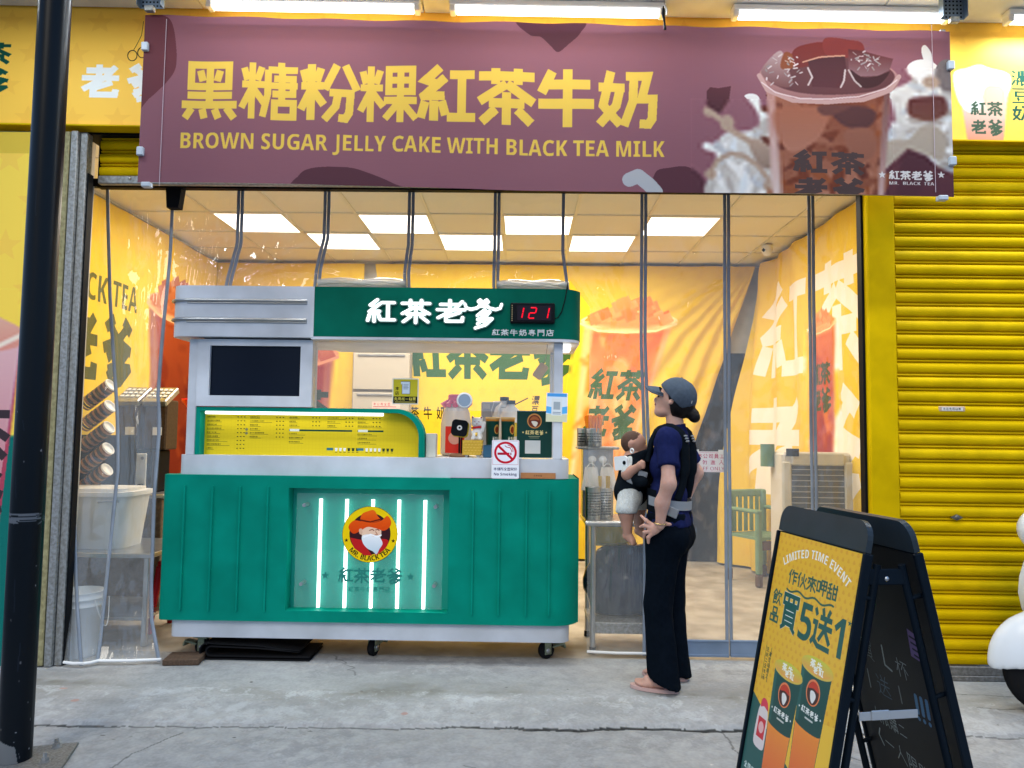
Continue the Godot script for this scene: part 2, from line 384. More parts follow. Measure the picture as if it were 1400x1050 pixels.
# ---------- flat print ----------
class Can:
	var im: Image
	var w: int
	var h: int
	var host
	func _init(host_, w_: int, h_: int, bg: Color):
		host = host_
		w = w_
		h = h_
		im = Image.create(w, h, false, Image.FORMAT_RGB8)
		im.fill(bg)
	func polys(list: Array, c: Color, c2 = null, across := false):
		# even-odd fill of closed outlines; c2 gives a blend down (or across) the shape
		var y0 := 1e9
		var y1 := -1e9
		var x0 := 1e9
		var x1 := -1e9
		for p in list:
			for q in p:
				y0 = minf(y0, q.y); y1 = maxf(y1, q.y)
				x0 = minf(x0, q.x); x1 = maxf(x1, q.x)
		for y in range(maxi(0, floori(y0)), mini(h - 1, ceili(y1)) + 1):
			var yc := y + 0.5
			var xs := []
			for p in list:
				var n: int = p.size()
				for i in n:
					var a: Vector2 = p[i]
					var b: Vector2 = p[(i + 1) % n]
					if (a.y <= yc) != (b.y <= yc):
						xs.append(a.x + (yc - a.y) / (b.y - a.y) * (b.x - a.x))
			xs.sort()
			for k in range(0, xs.size() - 1, 2):
				var a := maxi(0, roundi(xs[k]))
				var b := mini(w, roundi(xs[k + 1]))
				if b <= a:
					continue
				if c2 == null:
					im.fill_rect(Rect2i(a, y, b - a, 1), c)
				elif across:
					var s := a
					while s < b:
						var e := mini(s + 3, b)
						im.fill_rect(Rect2i(s, y, e - s, 1), c.lerp(c2, clampf((s - x0) / (x1 - x0), 0, 1)))
						s = e
				else:
					im.fill_rect(Rect2i(a, y, b - a, 1), c.lerp(c2, clampf((y - y0) / (y1 - y0), 0, 1)))
	func poly(flat: Array, c: Color, c2 = null, across := false):
		var p := PackedVector2Array()
		for i in range(0, flat.size(), 2):
			p.append(Vector2(flat[i], flat[i + 1]))
		polys([p], c, c2, across)
	func blob(flat: Array, c: Color, c2 = null, across := false):
		# smooth closed curve through the points
		var q := []
		for i in range(0, flat.size(), 2):
			q.append(Vector2(flat[i], flat[i + 1]))
		var n := q.size()
		var p := PackedVector2Array()
		for i in n:
			for k in 8:
				p.append(q[i].cubic_interpolate(q[(i + 1) % n], q[(i - 1 + n) % n], q[(i + 2) % n], k / 8.0))
		polys([p], c, c2, across)
	func oval(x: float, y: float, rx: float, ry: float, c: Color, c2 = null, across := false):
		var p := PackedVector2Array()
		for k in 48:
			p.append(Vector2(x + rx * cos(TAU * k / 48), y + ry * sin(TAU * k / 48)))
		polys([p], c, c2, across)
	func rect(x: float, y: float, ww: float, hh: float, c: Color):
		im.fill_rect(Rect2i(roundi(x), roundi(y), maxi(1, roundi(ww)), maxi(1, roundi(hh))), c)
	func line(flat: Array, wd: float, c: Color, round_ := true):
		var p := PackedVector2Array()
		for i in range(0, flat.size(), 2):
			p.append(Vector2(flat[i], flat[i + 1]))
		for o in Geometry2D.offset_polyline(p, wd * 0.5, Geometry2D.JOIN_ROUND, Geometry2D.END_ROUND if round_ else Geometry2D.END_BUTT):
			polys([o], c)
	func soften(r: Rect2i, k: float):
		# printed photographs have soft edges: shrink and grow a region
		r = r.intersection(Rect2i(0, 0, w, h))
		var c := im.get_region(r)
		c.resize(maxi(2, int(r.size.x / k)), maxi(2, int(r.size.y / k)), Image.INTERPOLATE_LANCZOS)
		c.resize(r.size.x, r.size.y, Image.INTERPOLATE_CUBIC)
		im.blit_rect(c, Rect2i(0, 0, r.size.x, r.size.y), r.position)
	func flecks(p: Rect2, n: int, size: float, cols: Array, rng: RandomNumberGenerator, inside: PackedVector2Array):
		# streaks of colour that follow no outline, kept inside a shape
		for i in n:
			var x := p.position.x + rng.randf() * p.size.x
			var y := p.position.y + rng.randf() * p.size.y
			if not Geometry2D.is_point_in_polygon(Vector2(x, y), inside):
				continue
			var a := rng.randf() * TAU
			var s := size * rng.randf_range(0.4, 1.4)
			var c: Color = cols[rng.randi() % cols.size()]
			blob([x - cos(a) * s, y - sin(a) * s, x - sin(a) * s * 0.3, y + cos(a) * s * 0.3, x + cos(a) * s, y + sin(a) * s, x + sin(a) * s * 0.35, y - cos(a) * s * 0.35], c)
	func star(x: float, y: float, r: float, c: Color, turn := 0.0):
		var p := PackedVector2Array()
		for k in 10:
			var a := turn - PI / 2 + TAU * k / 10
			p.append(Vector2(x, y) + Vector2(cos(a), sin(a)) * (r if k % 2 == 0 else r * 0.42))
		polys([p], c)
	func han(s: String, xf: Transform2D, wgt: float, c: Color, round_ := false, step := 100.0, down := false):
		# Chinese characters; xf takes a 100 x 100 cell to pixels
		for i in s.length():
			var off := Vector2(0, step * i) if down else Vector2(step * i, 0)
			for stroke in host.glyph_polys(s[i], wgt, round_):
				var l := []
				for p in stroke:
					var q := PackedVector2Array()
					for v in p:
						q.append(xf * (v + off))
					l.append(q)
				polys(l, c)
	func hans(s: String, x: float, y: float, size: float, c: Color, wgt := 13.0, pitch := 1.0, round_ := false):
		han(s, Transform2D(Vector2(size / 100, 0), Vector2(0, size / 100), Vector2(x, y)), wgt, c, round_, 100.0 * pitch)
	func latin(s: String, xf: Transform2D, c: Color, font: Font):
		# xf takes the unit em (y down, baseline at 0, left at 0) to pixels
		var tm := TextMesh.new()
		tm.font = font
		tm.text = s
		tm.font_size = 64
		tm.pixel_size = 1.0 / 64
		tm.depth = 0.0
		tm.curve_step = 2.0
		tm.horizontal_alignment = HORIZONTAL_ALIGNMENT_LEFT
		tm.vertical_alignment = VERTICAL_ALIGNMENT_TOP
		var arr := tm.get_mesh_arrays()
		var v: PackedVector3Array = arr[Mesh.ARRAY_VERTEX]
		var idx = arr[Mesh.ARRAY_INDEX]
		var up := font.get_ascent(64) / 64.0
		var cnt: int = idx.size() if idx else v.size()
		for i in range(0, cnt, 3):
			var p := PackedVector2Array()
			for k in 3:
				var q: Vector3 = v[idx[i + k]] if idx else v[i + k]
				p.append(xf * Vector2(q.x, -q.y - up))
			polys([p], c)
	func write(s: String, x: float, y: float, size: float, c: Color, font: Font, width := 0.0):
		# baseline at y; squeezed to width when given
		var nat := font.get_string_size(s, HORIZONTAL_ALIGNMENT_LEFT, -1, 64).x / 64.0
		var sx := size if width <= 0 else width / nat
		latin(s, Transform2D(Vector2(sx, 0), Vector2(0, size), Vector2(x, y)), c, font)
	func arc(s: String, cx: float, cy: float, r: float, mid: float, size: float, c: Color, font: Font, inside := false, sx := 1.0):
		# lettering round a circle; mid is the angle of its middle; inside: feet outwards
		var nat := font.get_string_size(s, HORIZONTAL_ALIGNMENT_LEFT, -1, 64).x / 64.0 * size * sx
		var a := -nat / 2
		for i in s.length():
			var adv := font.get_string_size(s[i], HORIZONTAL_ALIGNMENT_LEFT, -1, 64).x / 64.0 * size * sx
			var t := mid + (a + adv / 2) / r * (-1.0 if inside else 1.0)
			var rd := Vector2(cos(t), sin(t))
			var along := Vector2(-rd.y, rd.x) * (-1.0 if inside else 1.0)
			var up := -rd if not inside else rd
			if s[i] != " ":
				latin(s[i], Transform2D(along * size * sx, up * size, Vector2(cx, cy) + rd * r - along * adv / 2), c, font)
			a += adv

func stars(cv: Can, step: float, r: float, c: Color):
	var j := 0
	var y := step * 0.5
	while y < cv.h + r:
		var x := step * (0.3 if j % 2 == 0 else 0.8)
		while x < cv.w + r:
			cv.star(x, y, r, c)
			x += step
		y += step * 0.85
		j += 1

# ---------- sculpted bodies: smooth union of tapered capsules meshed as surface nets ----------
func sculpt(st: SurfaceTool, bones: Array, cell: float, k: float, cuts := [], bump = null, group := 1):
	# bones: [a, b, ra, rb] or [a, b, ra, rb, squash axis, factor]; cuts: [point, normal] keep the side behind the normal
	var lo := Vector3(1e9, 1e9, 1e9)
	var hi := -lo
	for b in bones:
		for e in 2:
			var r := Vector3.ONE * (maxf(b[2], b[3]) * 1.1 + cell * 3 + k)
			lo = lo.min(b[e] - r)
			hi = hi.max(b[e] + r)
	var n := Vector3i(((hi - lo) / cell).ceil()) + Vector3i.ONE
	var acc := PackedFloat32Array()
	acc.resize(n.x * n.y * n.z)
	var ny := n.x
	var nz := n.x * n.y
	for b in bones:
		var a: Vector3 = b[0]
		var ab: Vector3 = b[1] - a
		var ra: float = b[2]
		var rb: float = b[3]
		var l2 := maxf(ab.length_squared(), 1e-9)
		var reach := maxf(ra, rb) + k * 5.0 + cell * 2.0
		var sq: bool = b.size() > 4
		var ax: Vector3 = b[4].normalized() if sq else Vector3.ZERO
		var fac: float = b[5] if sq else 1.0
		var p0 := Vector3i(((a.min(b[1]) - Vector3.ONE * reach - lo) / cell).floor()).clamp(Vector3i.ZERO, n - Vector3i.ONE)
		var p1 := Vector3i(((a.max(b[1]) + Vector3.ONE * reach - lo) / cell).ceil()).clamp(Vector3i.ZERO, n - Vector3i.ONE)
		for z in range(p0.z, p1.z + 1):
			for y in range(p0.y, p1.y + 1):
				var at := z * nz + y * ny
				for x in range(p0.x, p1.x + 1):
					var p := lo + Vector3(x, y, z) * cell - a
					var t := clampf(p.dot(ab) / l2, 0.0, 1.0)
					var d := p - ab * t
					if sq:
						d += ax * (d.dot(ax) * (fac - 1.0))
					acc[at + x] += exp(-(d.length() - ra - (rb - ra) * t) / k)
	var fld := PackedFloat32Array()
	fld.resize(acc.size())
	for z in n.z:
		for y in n.y:
			var at := z * nz + y * ny
			for x in n.x:
				var v := acc[at + x]
				var d := 1.0 if v <= 1e-12 else -k * log(v)
				if absf(d) < cell * 4.0 or not cuts.is_empty():
					var p := lo + Vector3(x, y, z) * cell
					if bump != null and absf(d) < cell * 4.0:
						d += bump.call(p)
					for c in cuts:
						d = maxf(d, (p - c[0]).dot(c[1]))
				fld[at + x] = d
	var vert := {}
	st.set_smooth_group(group)
	var offs := [0, 1, ny, ny + 1, nz, nz + 1, nz + ny, nz + ny + 1]
	for z in n.z - 1:
		for y in n.y - 1:
			var at := z * nz + y * ny
			for x in n.x - 1:
				var i := at + x
				var f0 := fld[i]
				if absf(f0) > cell * 3.0:
					continue
				var neg := 0
				for o in offs:
					if fld[i + o] < 0.0:
						neg += 1
				if neg == 0 or neg == 8:
					continue
				var sum := Vector3.ZERO
				var cnt := 0
				for e in EDGES:
					var va := fld[i + offs[e[0]]]
					var vb := fld[i + offs[e[1]]]
					if (va < 0.0) != (vb < 0.0):
						var t := va / (va - vb)
						sum += CORN[e[0]].lerp(CORN[e[1]], t)
						cnt += 1
				vert[i] = lo + (Vector3(x, y, z) + sum / cnt) * cell
	for i in vert:
		var z: int = i / nz
		var y: int = (i - z * nz) / ny
		var x: int = i - z * nz - y * ny
		var s0 := fld[i]
		# the three edges that leave this corner
		for e in [[1, ny, nz, Vector3.RIGHT, y, z], [ny, nz, 1, Vector3.UP, z, x], [nz, 1, ny, Vector3.BACK, x, y]]:
			if e[4] == 0 or e[5] == 0:
				continue
			var s1 := fld[i + e[0]]
			if (s0 < 0.0) == (s1 < 0.0):
				continue
			var a = vert.get(i)
			var b = vert.get(i - e[1])
			var c = vert.get(i - e[1] - e[2])
			var d = vert.get(i - e[2])
			if a == null or b == null or c == null or d == null:
				continue
			# one winding for the whole quad
			var out: Vector3 = e[3] if s0 < 0.0 else -e[3]
			var run := [a, d, c, a, c, b] if (c - a).cross(d - b).dot(out) > 0.0 else [a, b, c, a, c, d]
			for q in run:
				st.set_uv(Vector2.ZERO)
				st.add_vertex(q)

func _ready():
	bold = SystemFont.new()
	bold.font_names = PackedStringArray(["Droid Sans"])
	bold.font_weight = 700
	sans = SystemFont.new()
	sans.font_names = PackedStringArray(["Droid Sans"])
	# camera
	var cam := Camera3D.new()
	cam.name = "camera"
	add_child(cam)
	cam.position = Vector3(0, 1.34, 0)
	cam.rotation_degrees = Vector3(3.75, 0.8, 0.73)
	cam.fov = 54.02
	cam.far = 400.0
	# sky, exposure
	var we := WorldEnvironment.new()
	var e := Environment.new()
	e.background_mode = Environment.BG_SKY
	var sky := Sky.new()
	var sm := ProceduralSkyMaterial.new()
	sm.sky_top_color = Color(0.57, 0.75, 1.0)
	sm.sky_horizon_color = Color(0.73, 0.855, 1.0)
	sm.sky_curve = 0.2
	sm.ground_horizon_color = Color(0.6, 0.63, 0.66)
	sm.ground_bottom_color = Color(0.45, 0.47, 0.48)
	sky.sky_material = sm
	e.sky = sky
	e.background_energy_multiplier = 1.0
	e.tonemap_mode = Environment.TONE_MAPPER_LINEAR
	e.tonemap_exposure = 1.2
	e.sdfgi_enabled = true
	e.ssao_enabled = true
	e.ssil_enabled = true
	we.environment = e
	add_child(we)
	var sun := DirectionalLight3D.new()
	sun.name = "sun"
	sun.light_color = Color(1.0, 0.97, 0.92)
	sun.light_energy = 0.33
	sun.light_angular_distance = 25.0
	sun.shadow_enabled = true
	sun.rotation_degrees = Vector3(-38, -14, 0)
	add_child(sun)
	make_materials()
	build_ground()
	build_shell()
	build_front()
	build_cloths()
	build_curtains()
	build_banner()
	build_kiosk()
	build_counter_things()
	build_steel_table()
	build_left_room()
	build_right_room()
	build_post()
	build_board()
	build_scooter()
	build_people()

func area(at: Vector3, turn: Vector3, w: float, h: float, e: float, c: Color, parent: Node3D):
	var l := AreaLight3D.new()
	l.area_size = Vector2(w, h)
	l.light_energy = e
	l.light_color = c
	l.shadow_enabled = true
	l.name = "lamp_light"
	parent.add_child(l, true)
	l.position = at
	l.rotation = turn

func make_materials():
	var n1 := noise_image(256, 0.012, 11, 5)
	var n2 := noise_image(256, 0.05, 5, 4)
	var n3 := noise_image(256, 0.2, 9, 3)
	M.bump_fine = ImageTexture.create_from_image(n3)
	M.bump_mid = ImageTexture.create_from_image(n2)
	M.mottle = ramp_tex(n1, Color(0.85, 0.85, 0.84), Color(1, 1, 1))
	M.dirt = ramp_tex(n2, Color(0.72, 0.7, 0.66), Color(1, 1, 1))
	M.white = grainy(mat(0.68, 0.71, 0.76, 0.42), M.mottle, M.bump_mid, 0.7, 0.05)
	M.green = grainy(mat(0.001, 0.27, 0.19, 0.55, 0.0, 0.15), M.mottle, M.bump_mid, 0.8, 0.04)
	M.green_dark = mat(0.003, 0.1, 0.075, 0.45)
	M.steel = grainy(mat(0.55, 0.56, 0.57, 0.3, 0.9), M.mottle, null, 2.0, 0.0)
	M.galv = grainy(mat(0.42, 0.43, 0.43, 0.5, 0.6), M.dirt, M.bump_mid, 3.0, 0.1)
	M.black = mat(0.006, 0.007, 0.009, 0.5, 0.0, 0.18)
	M.rubber = mat(0.012, 0.012, 0.013, 0.8, 0.0, 0.15)
	M.navy = grainy(mat(0.004, 0.009, 0.016, 0.45, 0.0, 0.22), M.mottle, M.bump_mid, 1.5, 0.05)
	M.screen = mat(0.002, 0.005, 0.014, 0.3, 0.0, 0.3)
	M.pvc = pane(0.17, 0.03)
	M.strip = grainy(mat(0.27, 0.31, 0.37, 0.45), M.mottle, null, 2.0, 0.0)
	M.glass = pane(0.04, 0.01)
	M.yellow = grainy(mat(0.74, 0.48, 0.001, 0.55, 0.0, 0.12), M.mottle, M.bump_mid, 0.9, 0.05)
	M.ceil = grainy(mat(0.84, 0.84, 0.82, 0.85), null, M.bump_fine, 3.0, 0.06)
	M.cream = grainy(mat(0.62, 0.6, 0.52, 0.6), M.mottle, null, 1.0, 0.0)
	M.paper = mat(0.78, 0.78, 0.76, 0.7)
	M.plastic_white = mat(0.75, 0.75, 0.73, 0.35)
	M.plastic_grey = mat(0.35, 0.36, 0.37, 0.45)
	M.skin = mat(0.56, 0.34, 0.265, 0.55)
	grainy(M.skin, ramp_tex(noise_image(128, 0.06, 23, 4), Color(0.95, 0.9, 0.88), Color(1, 1, 1)), null, 4.0, 0.0)
	M.skin.subsurf_scatter_enabled = true
	M.skin.subsurf_scatter_strength = 0.12
	M.wood = mat(0.2, 0.1, 0.05, 0.6)
	M.tube_on = glow(0.93, 0.97, 1.0, 3.5)
	M.panel_on = glow(1.0, 0.95, 0.86, 3.0)
	M.led_on = glow(0.9, 1.0, 0.97, 2.6)

# ---------- ground ----------
func crack_z(x: float) -> float:
	return -3.62 - 0.05 * sin(x * 0.9 + 0.6) + 0.014 * sin(x * 4.3 + 2.0 * sin(x * 2.1)) + 0.006 * sin(x * 19.0 + 3.0 * sin(x * 5.0))

func build_ground():
	var fn := FastNoiseLite.new()
	fn.seed = 3
	fn.frequency = 1.1
	fn.fractal_octaves = 4
	var ff := FastNoiseLite.new()
	ff.seed = 8
	ff.frequency = 9.0
	ff.fractal_octaves = 4
	# stained concrete, 8.4 m x 4.4 m
	var w := 1260
	var h := 660
	var im := Image.create(w, h, false, Image.FORMAT_RGB8)
	var gn := FastNoiseLite.new()
	gn.seed = 41
	gn.frequency = 0.28
	gn.fractal_octaves = 3
	var gi := gn.get_image(w, h, false, false, false)
	gn.seed = 42
	gn.frequency = 0.05
	gn.fractal_octaves = 5
	gn.domain_warp_enabled = true
	gn.domain_warp_amplitude = 40.0
	var wi := gn.get_image(w, h, false, false, true)
	for y in h:
		var z := -4.62 + 4.4 * y / h
		for x in w:
			var wx := -4.2 + 8.4 * x / w
			var a := fn.get_noise_2d(wx, z)
			var b := ff.get_noise_2d(wx, z)
			var c := fn.get_noise_2d(wx * 0.7 + 40, z * 1.7)
			var g1 := gi.get_pixel(x, y).r - 0.5
			var w1 := wi.get_pixel(x, y).r
			var v := 0.35 + 0.05 * a + 0.06 * b + 0.1 * g1
			var col := Color(v * 0.99, v * 0.99, v * 0.96)
			# worn brown-grey band along the threshold
			var band := clampf(1.0 - absf(z + 4.02 + 0.12 * a) / 0.26, 0, 1) * clampf(0.35 + 1.6 * c + 0.6 * b, 0, 1)
			col = col.lerp(Color(0.16, 0.15, 0.12), band * 0.85)
			# pale cement patches on the apron
			if z < crack_z(wx) and z > -4.0:
				col = col.lerp(Color(0.5, 0.51, 0.51), clampf((w1 - 0.52) * 2.4 + a * 0.5, 0, 0.55))
			else:
				col = col.lerp(Color(0.24, 0.24, 0.235), clampf((c - 0.05) * 1.4 + (0.45 - w1) * 2.6, 0, 0.6))
			im.set_pixel(x, y, col.linear_to_srgb())
	# fine joints and hairline cracks
	var cv := Can.new(self, 4, 4, Color.WHITE)
	cv.im = im; cv.w = w; cv.h = h
	var px := func(x: float, z: float) -> Array: return [(x + 4.2) / 8.4 * w, (z + 4.62) / 4.4 * h]
	var rng := RandomNumberGenerator.new()
	rng.seed = 4
	for l in [[-1.55, -3.5, -1.9, -2.4], [0.95, -3.62, 1.05, -2.3], [-3.4, -3.3, -2.3, -2.9], [1.2, -3.5, 2.4, -2.7], [-0.9, -4.25, -1.1, -4.6], [2.2, -4.1, 3.8, -3.95], [2.3, -3.9, 3.9, -3.7], [-0.2, -3.2, 0.7, -2.9]]:
		var p := []
		for k in 15:
			var t := k / 14.0
			p += px.call(lerpf(l[0], l[2], t) + rng.randf_range(-0.025, 0.025), lerpf(l[1], l[3], t) + rng.randf_range(-0.02, 0.02))
		cv.line(p, 1.2, Color(0.43, 0.43, 0.42))
	# the open joint along the apron: dirt-filled, wider here and there
	var jr := 0.0
	for k in 420:
		var x := -4.2 + 0.02 * k
		jr = lerpf(jr, rng.randf_range(-0.012, 0.012), 0.12)
		var p: Array = px.call(x, crack_z(x) + 0.028 + jr)
		var q: Array = px.call(x + 0.024, crack_z(x + 0.02) + 0.028 + jr)
		var wd := 0.9 + 1.3 * clampf(0.4 + sin(x * 1.7 + 0.4) + 0.8 * fn.get_noise_2d(x * 3.0, 9.0), 0, 1)
		cv.line([p[0], p[1], q[0], q[1]], wd, Color(0.2, 0.2, 0.195).lerp(Color(0.42, 0.42, 0.41), clampf(0.5 - 0.5 * sin(x * 1.7 + 0.4) + rng.randf_range(-0.2, 0.2), 0, 1)))
	for k in 70:
		var q: Array = px.call(rng.randf_range(-3.6, 3.6), rng.randf_range(-4.3, -2.2))
		var g := rng.randf_range(0.2, 0.8)
		cv.oval(q[0], q[1], rng.randf_range(0.6, 1.5), rng.randf_range(0.5, 1.0), Color(g, g * 0.98, g * 0.94))
	for q0 in [[-2.35, -3.95], [-0.55, -3.72], [1.55, -3.72], [-2.2, -3.8]]:
		var q: Array = px.call(q0[0], q0[1])
		cv.oval(q[0], q[1], 3, 2, Color(0.66, 0.54, 0.5))
	var gm := printed(im, 0.88, 0.3)
	gm.heightmap_enabled = true
	gm.heightmap_texture = ImageTexture.create_from_image(gi)
	gm.heightmap_scale = 0.22
	var rel := StandardMaterial3D.new()
	var st := S()
	var hgt := func(u: float, v: float) -> Vector3:
		var x := -4.2 + 8.4 * u
		var z := -0.22 - 4.4 * (1.0 - v) if false else -4.62 + 4.4 * (1.0 - v)
		var cz := crack_z(x)
		var y := 0.004 * fn.get_noise_2d(x * 1.3, z * 1.3)
		# the apron slopes down to a worn edge, then a shallow open joint
		y -= 0.02 * smoothstep(-3.95, cz, z) + 0.016 * smoothstep(cz - 0.012, cz + 0.045, z)
		y -= 0.012 * exp(-pow((z - cz - 0.03) / 0.02, 2.0)) * clampf(0.6 + 0.7 * sin(x * 1.7 + 0.4), 0.15, 1.0)
		y += 0.005 * ff.get_noise_2d(x, z) * smoothstep(-4.0, -3.7, z)
		return Vector3(x, y, z)
	grid(st, 280, 300, hgt, Vector3.UP)
	var g := part("pavement", st, gm, self)
	g.set_meta("kind", "structure")
	# the street that goes on round it
	st = S()
	st.set_smooth_group(-1)
	quad(st, Vector3(-150, -0.085, 150), Vector3(150, -0.085, 150), Vector3(150, -0.085, -150), Vector3(-150, -0.085, -150), Vector3.UP)
	part("street", st, grainy(mat(0.24, 0.24, 0.24, 0.9), M.dirt, M.bump_fine, 0.5, 0.2), self).set_meta("kind", "structure")

# ---------- the shop room ----------
func build_shell():
	var st := S()
	box(st, Vector3(-0.4, -0.045, -6.42), Vector3(6.2, 0.08, 3.6), 0.0)
	part("shop_floor", st, grainy(mat(0.5, 0.46, 0.4, 0.6), M.dirt, M.bump_mid, 0.25, 0.1), self).set_meta("kind", "structure")
	var plaster: Material = grainy(mat(0.7, 0.66, 0.58, 0.8), M.mottle, M.bump_mid, 1.0, 0.1)
	for a in [["wall_back", Vector3(-0.4, 1.65, -8.28), Vector3(6.4, 3.5, 0.1)], ["wall_left", Vector3(-3.46, 1.65, -6.42), Vector3(0.1, 3.5, 3.62)], ["wall_right", Vector3(2.68, 1.65, -6.42), Vector3(0.1, 3.5, 3.62)]]:
		st = S()
		box(st, a[1], a[2])
		part(a[0], st, plaster, self).set_meta("kind", "structure")
	st = S()
	box(st, Vector3(-3.07, 1.6, -4.6), Vector3(0.7, 3.4, 0.06))
	box(st, Vector3(2.42, 1.6, -4.6), Vector3(0.42, 3.4, 0.06))
	part("wall_front", st, plaster, self).set_meta("kind", "structure")
	st = S()
	box(st, Vector3(-0.4, 3.44, -6.35), Vector3(6.6, 0.1, 4.0))
	part("roof_slab", st, plaster, self).set_meta("kind", "structure")
	# suspended ceiling: tiles in a T-bar grid, light panels let into it
	var c := setting("ceiling")
	var xs := []
	for k in 11:
		xs.append(-3.33 + 0.6275 * k - (0.08 if k == 0 else 0.0))
	xs[10] = 2.63
	var zs := [-4.43, -5.06, -5.69, -6.32, -6.95, -7.58, -8.23]
	st = S()
	for x in xs:
		box(st, Vector3(x, 3.205, -6.33), Vector3(0.024, 0.018, 3.8))
	for z in zs:
		box(st, Vector3(-0.4, 3.2045, z), Vector3(6.1, 0.017, 0.024))
	part("grid_bars", st, M.plastic_white, c)
	var lit := {}
	for k in [[1, 1], [3, 1], [5, 1], [7, 1], [1, 3], [3, 3], [5, 3], [7, 3], [2, 4], [4, 4], [6, 4]]:
		lit["%d %d" % k] = true
	var proto: MeshInstance3D = null
	var lp: Node3D = null
	for j in 6:
		for i in 10:
			var cx: float = (xs[i] + xs[i + 1]) / 2
			var cz: float = (zs[j] + zs[j + 1]) / 2
			var dx: float = xs[i + 1] - xs[i] - 0.014
			var dz: float = zs[j] - zs[j + 1] - 0.014
			if lit.has("%d %d" % [i, j]):
				var l := thing("ceiling_light", "square white light panel glowing in the tiled shop ceiling", "ceiling light", Vector3(cx, 3.2, cz), "light panels in the shop ceiling")
				st = S()
				box(st, Vector3(0, 0.001, 0), Vector3(dx - 0.03, 0.008, dz - 0.03))
				part("diffuser", st, M.panel_on, l)
				st = S()
				for s in [-1, 1]:
					box(st, Vector3(s * (dx - 0.015) / 2, 0.0, 0), Vector3(0.015, 0.012, dz))
					box(st, Vector3(0, 0.0, s * (dz - 0.015) / 2), Vector3(dx - 0.032, 0.012, 0.015))
				part("frame", st, M.plastic_white, l)
				area(Vector3(0, -0.012, 0), Vector3(-PI / 2, 0, 0), dx - 0.04, dz - 0.04, PANEL_E, Color(1.0, 0.95, 0.87), l)
			elif i == 0 or i == 9:
				st = S()
				box(st, Vector3(cx, 3.214, cz), Vector3(dx, 0.014, dz), 0.003)
				part("ceiling_tile", st, M.ceil, c)
			elif proto == null:
				st = S()
				box(st, Vector3.ZERO, Vector3(0.6135, 0.014, 0.616), 0.003)
				proto = part("ceiling_tile", st, M.ceil, c)
				proto.position = Vector3(cx, 3.214, cz)
			else:
				again(proto, "ceiling_tile", c, Vector3(cx, 3.214, cz))
	# security camera
	var d := thing("security_camera", "small white dome camera under the shop ceiling by the right wall", "camera", Vector3(2.36, 3.19, -7.25))
	st = S()
	lathe(st, Vector3.ZERO, [Vector2(0.001, -0.1), Vector2(0.035, -0.09), Vector2(0.055, -0.05), Vector2(0.055, 0.0)], 16)
	part("housing", st, M.plastic_white, d)
	st = S()
	lathe(st, Vector3(-0.045, -0.05, 0.035), [Vector2(0.001, 0.02), Vector2(0.018, 0.0), Vector2(0.001, -0.02)], 12)
	part("lens", st, M.black, d)

# ---------- the shop front ----------
func slat_mesh(w: float, p: float) -> SurfaceTool:
	# one roller-shutter slat: a rounded face and a small rib under it
	var st := S()
	var prof := [Vector2(-0.01, 0.0), Vector2(0.006, 0.002), Vector2(0.014, 0.01), Vector2(0.018, 0.03), Vector2(0.015, 0.048), Vector2(0.006, 0.056), Vector2(-0.01, 0.058), Vector2(-0.01, 0.063), Vector2(0.004, 0.065), Vector2(0.008, 0.069), Vector2(0.006, 0.073), Vector2(-0.01, 0.075), Vector2(-0.01, p)]
	st.set_smooth_group(1)
	for i in prof.size() - 1:
		var a: Vector2 = prof[i]
		var b: Vector2 = prof[i + 1]
		quad(st, Vector3(-w / 2, a.y, a.x), Vector3(w / 2, a.y, a.x), Vector3(w / 2, b.y, b.x), Vector3(-w / 2, b.y, b.x), Vector3(0, a.x - b.x, b.y - a.y))
	st.set_smooth_group(-1)
	quad(st, Vector3(-w / 2, 0, -0.012), Vector3(w / 2, 0, -0.012), Vector3(w / 2, p, -0.012), Vector3(-w / 2, p, -0.012), Vector3.FORWARD)
	return st

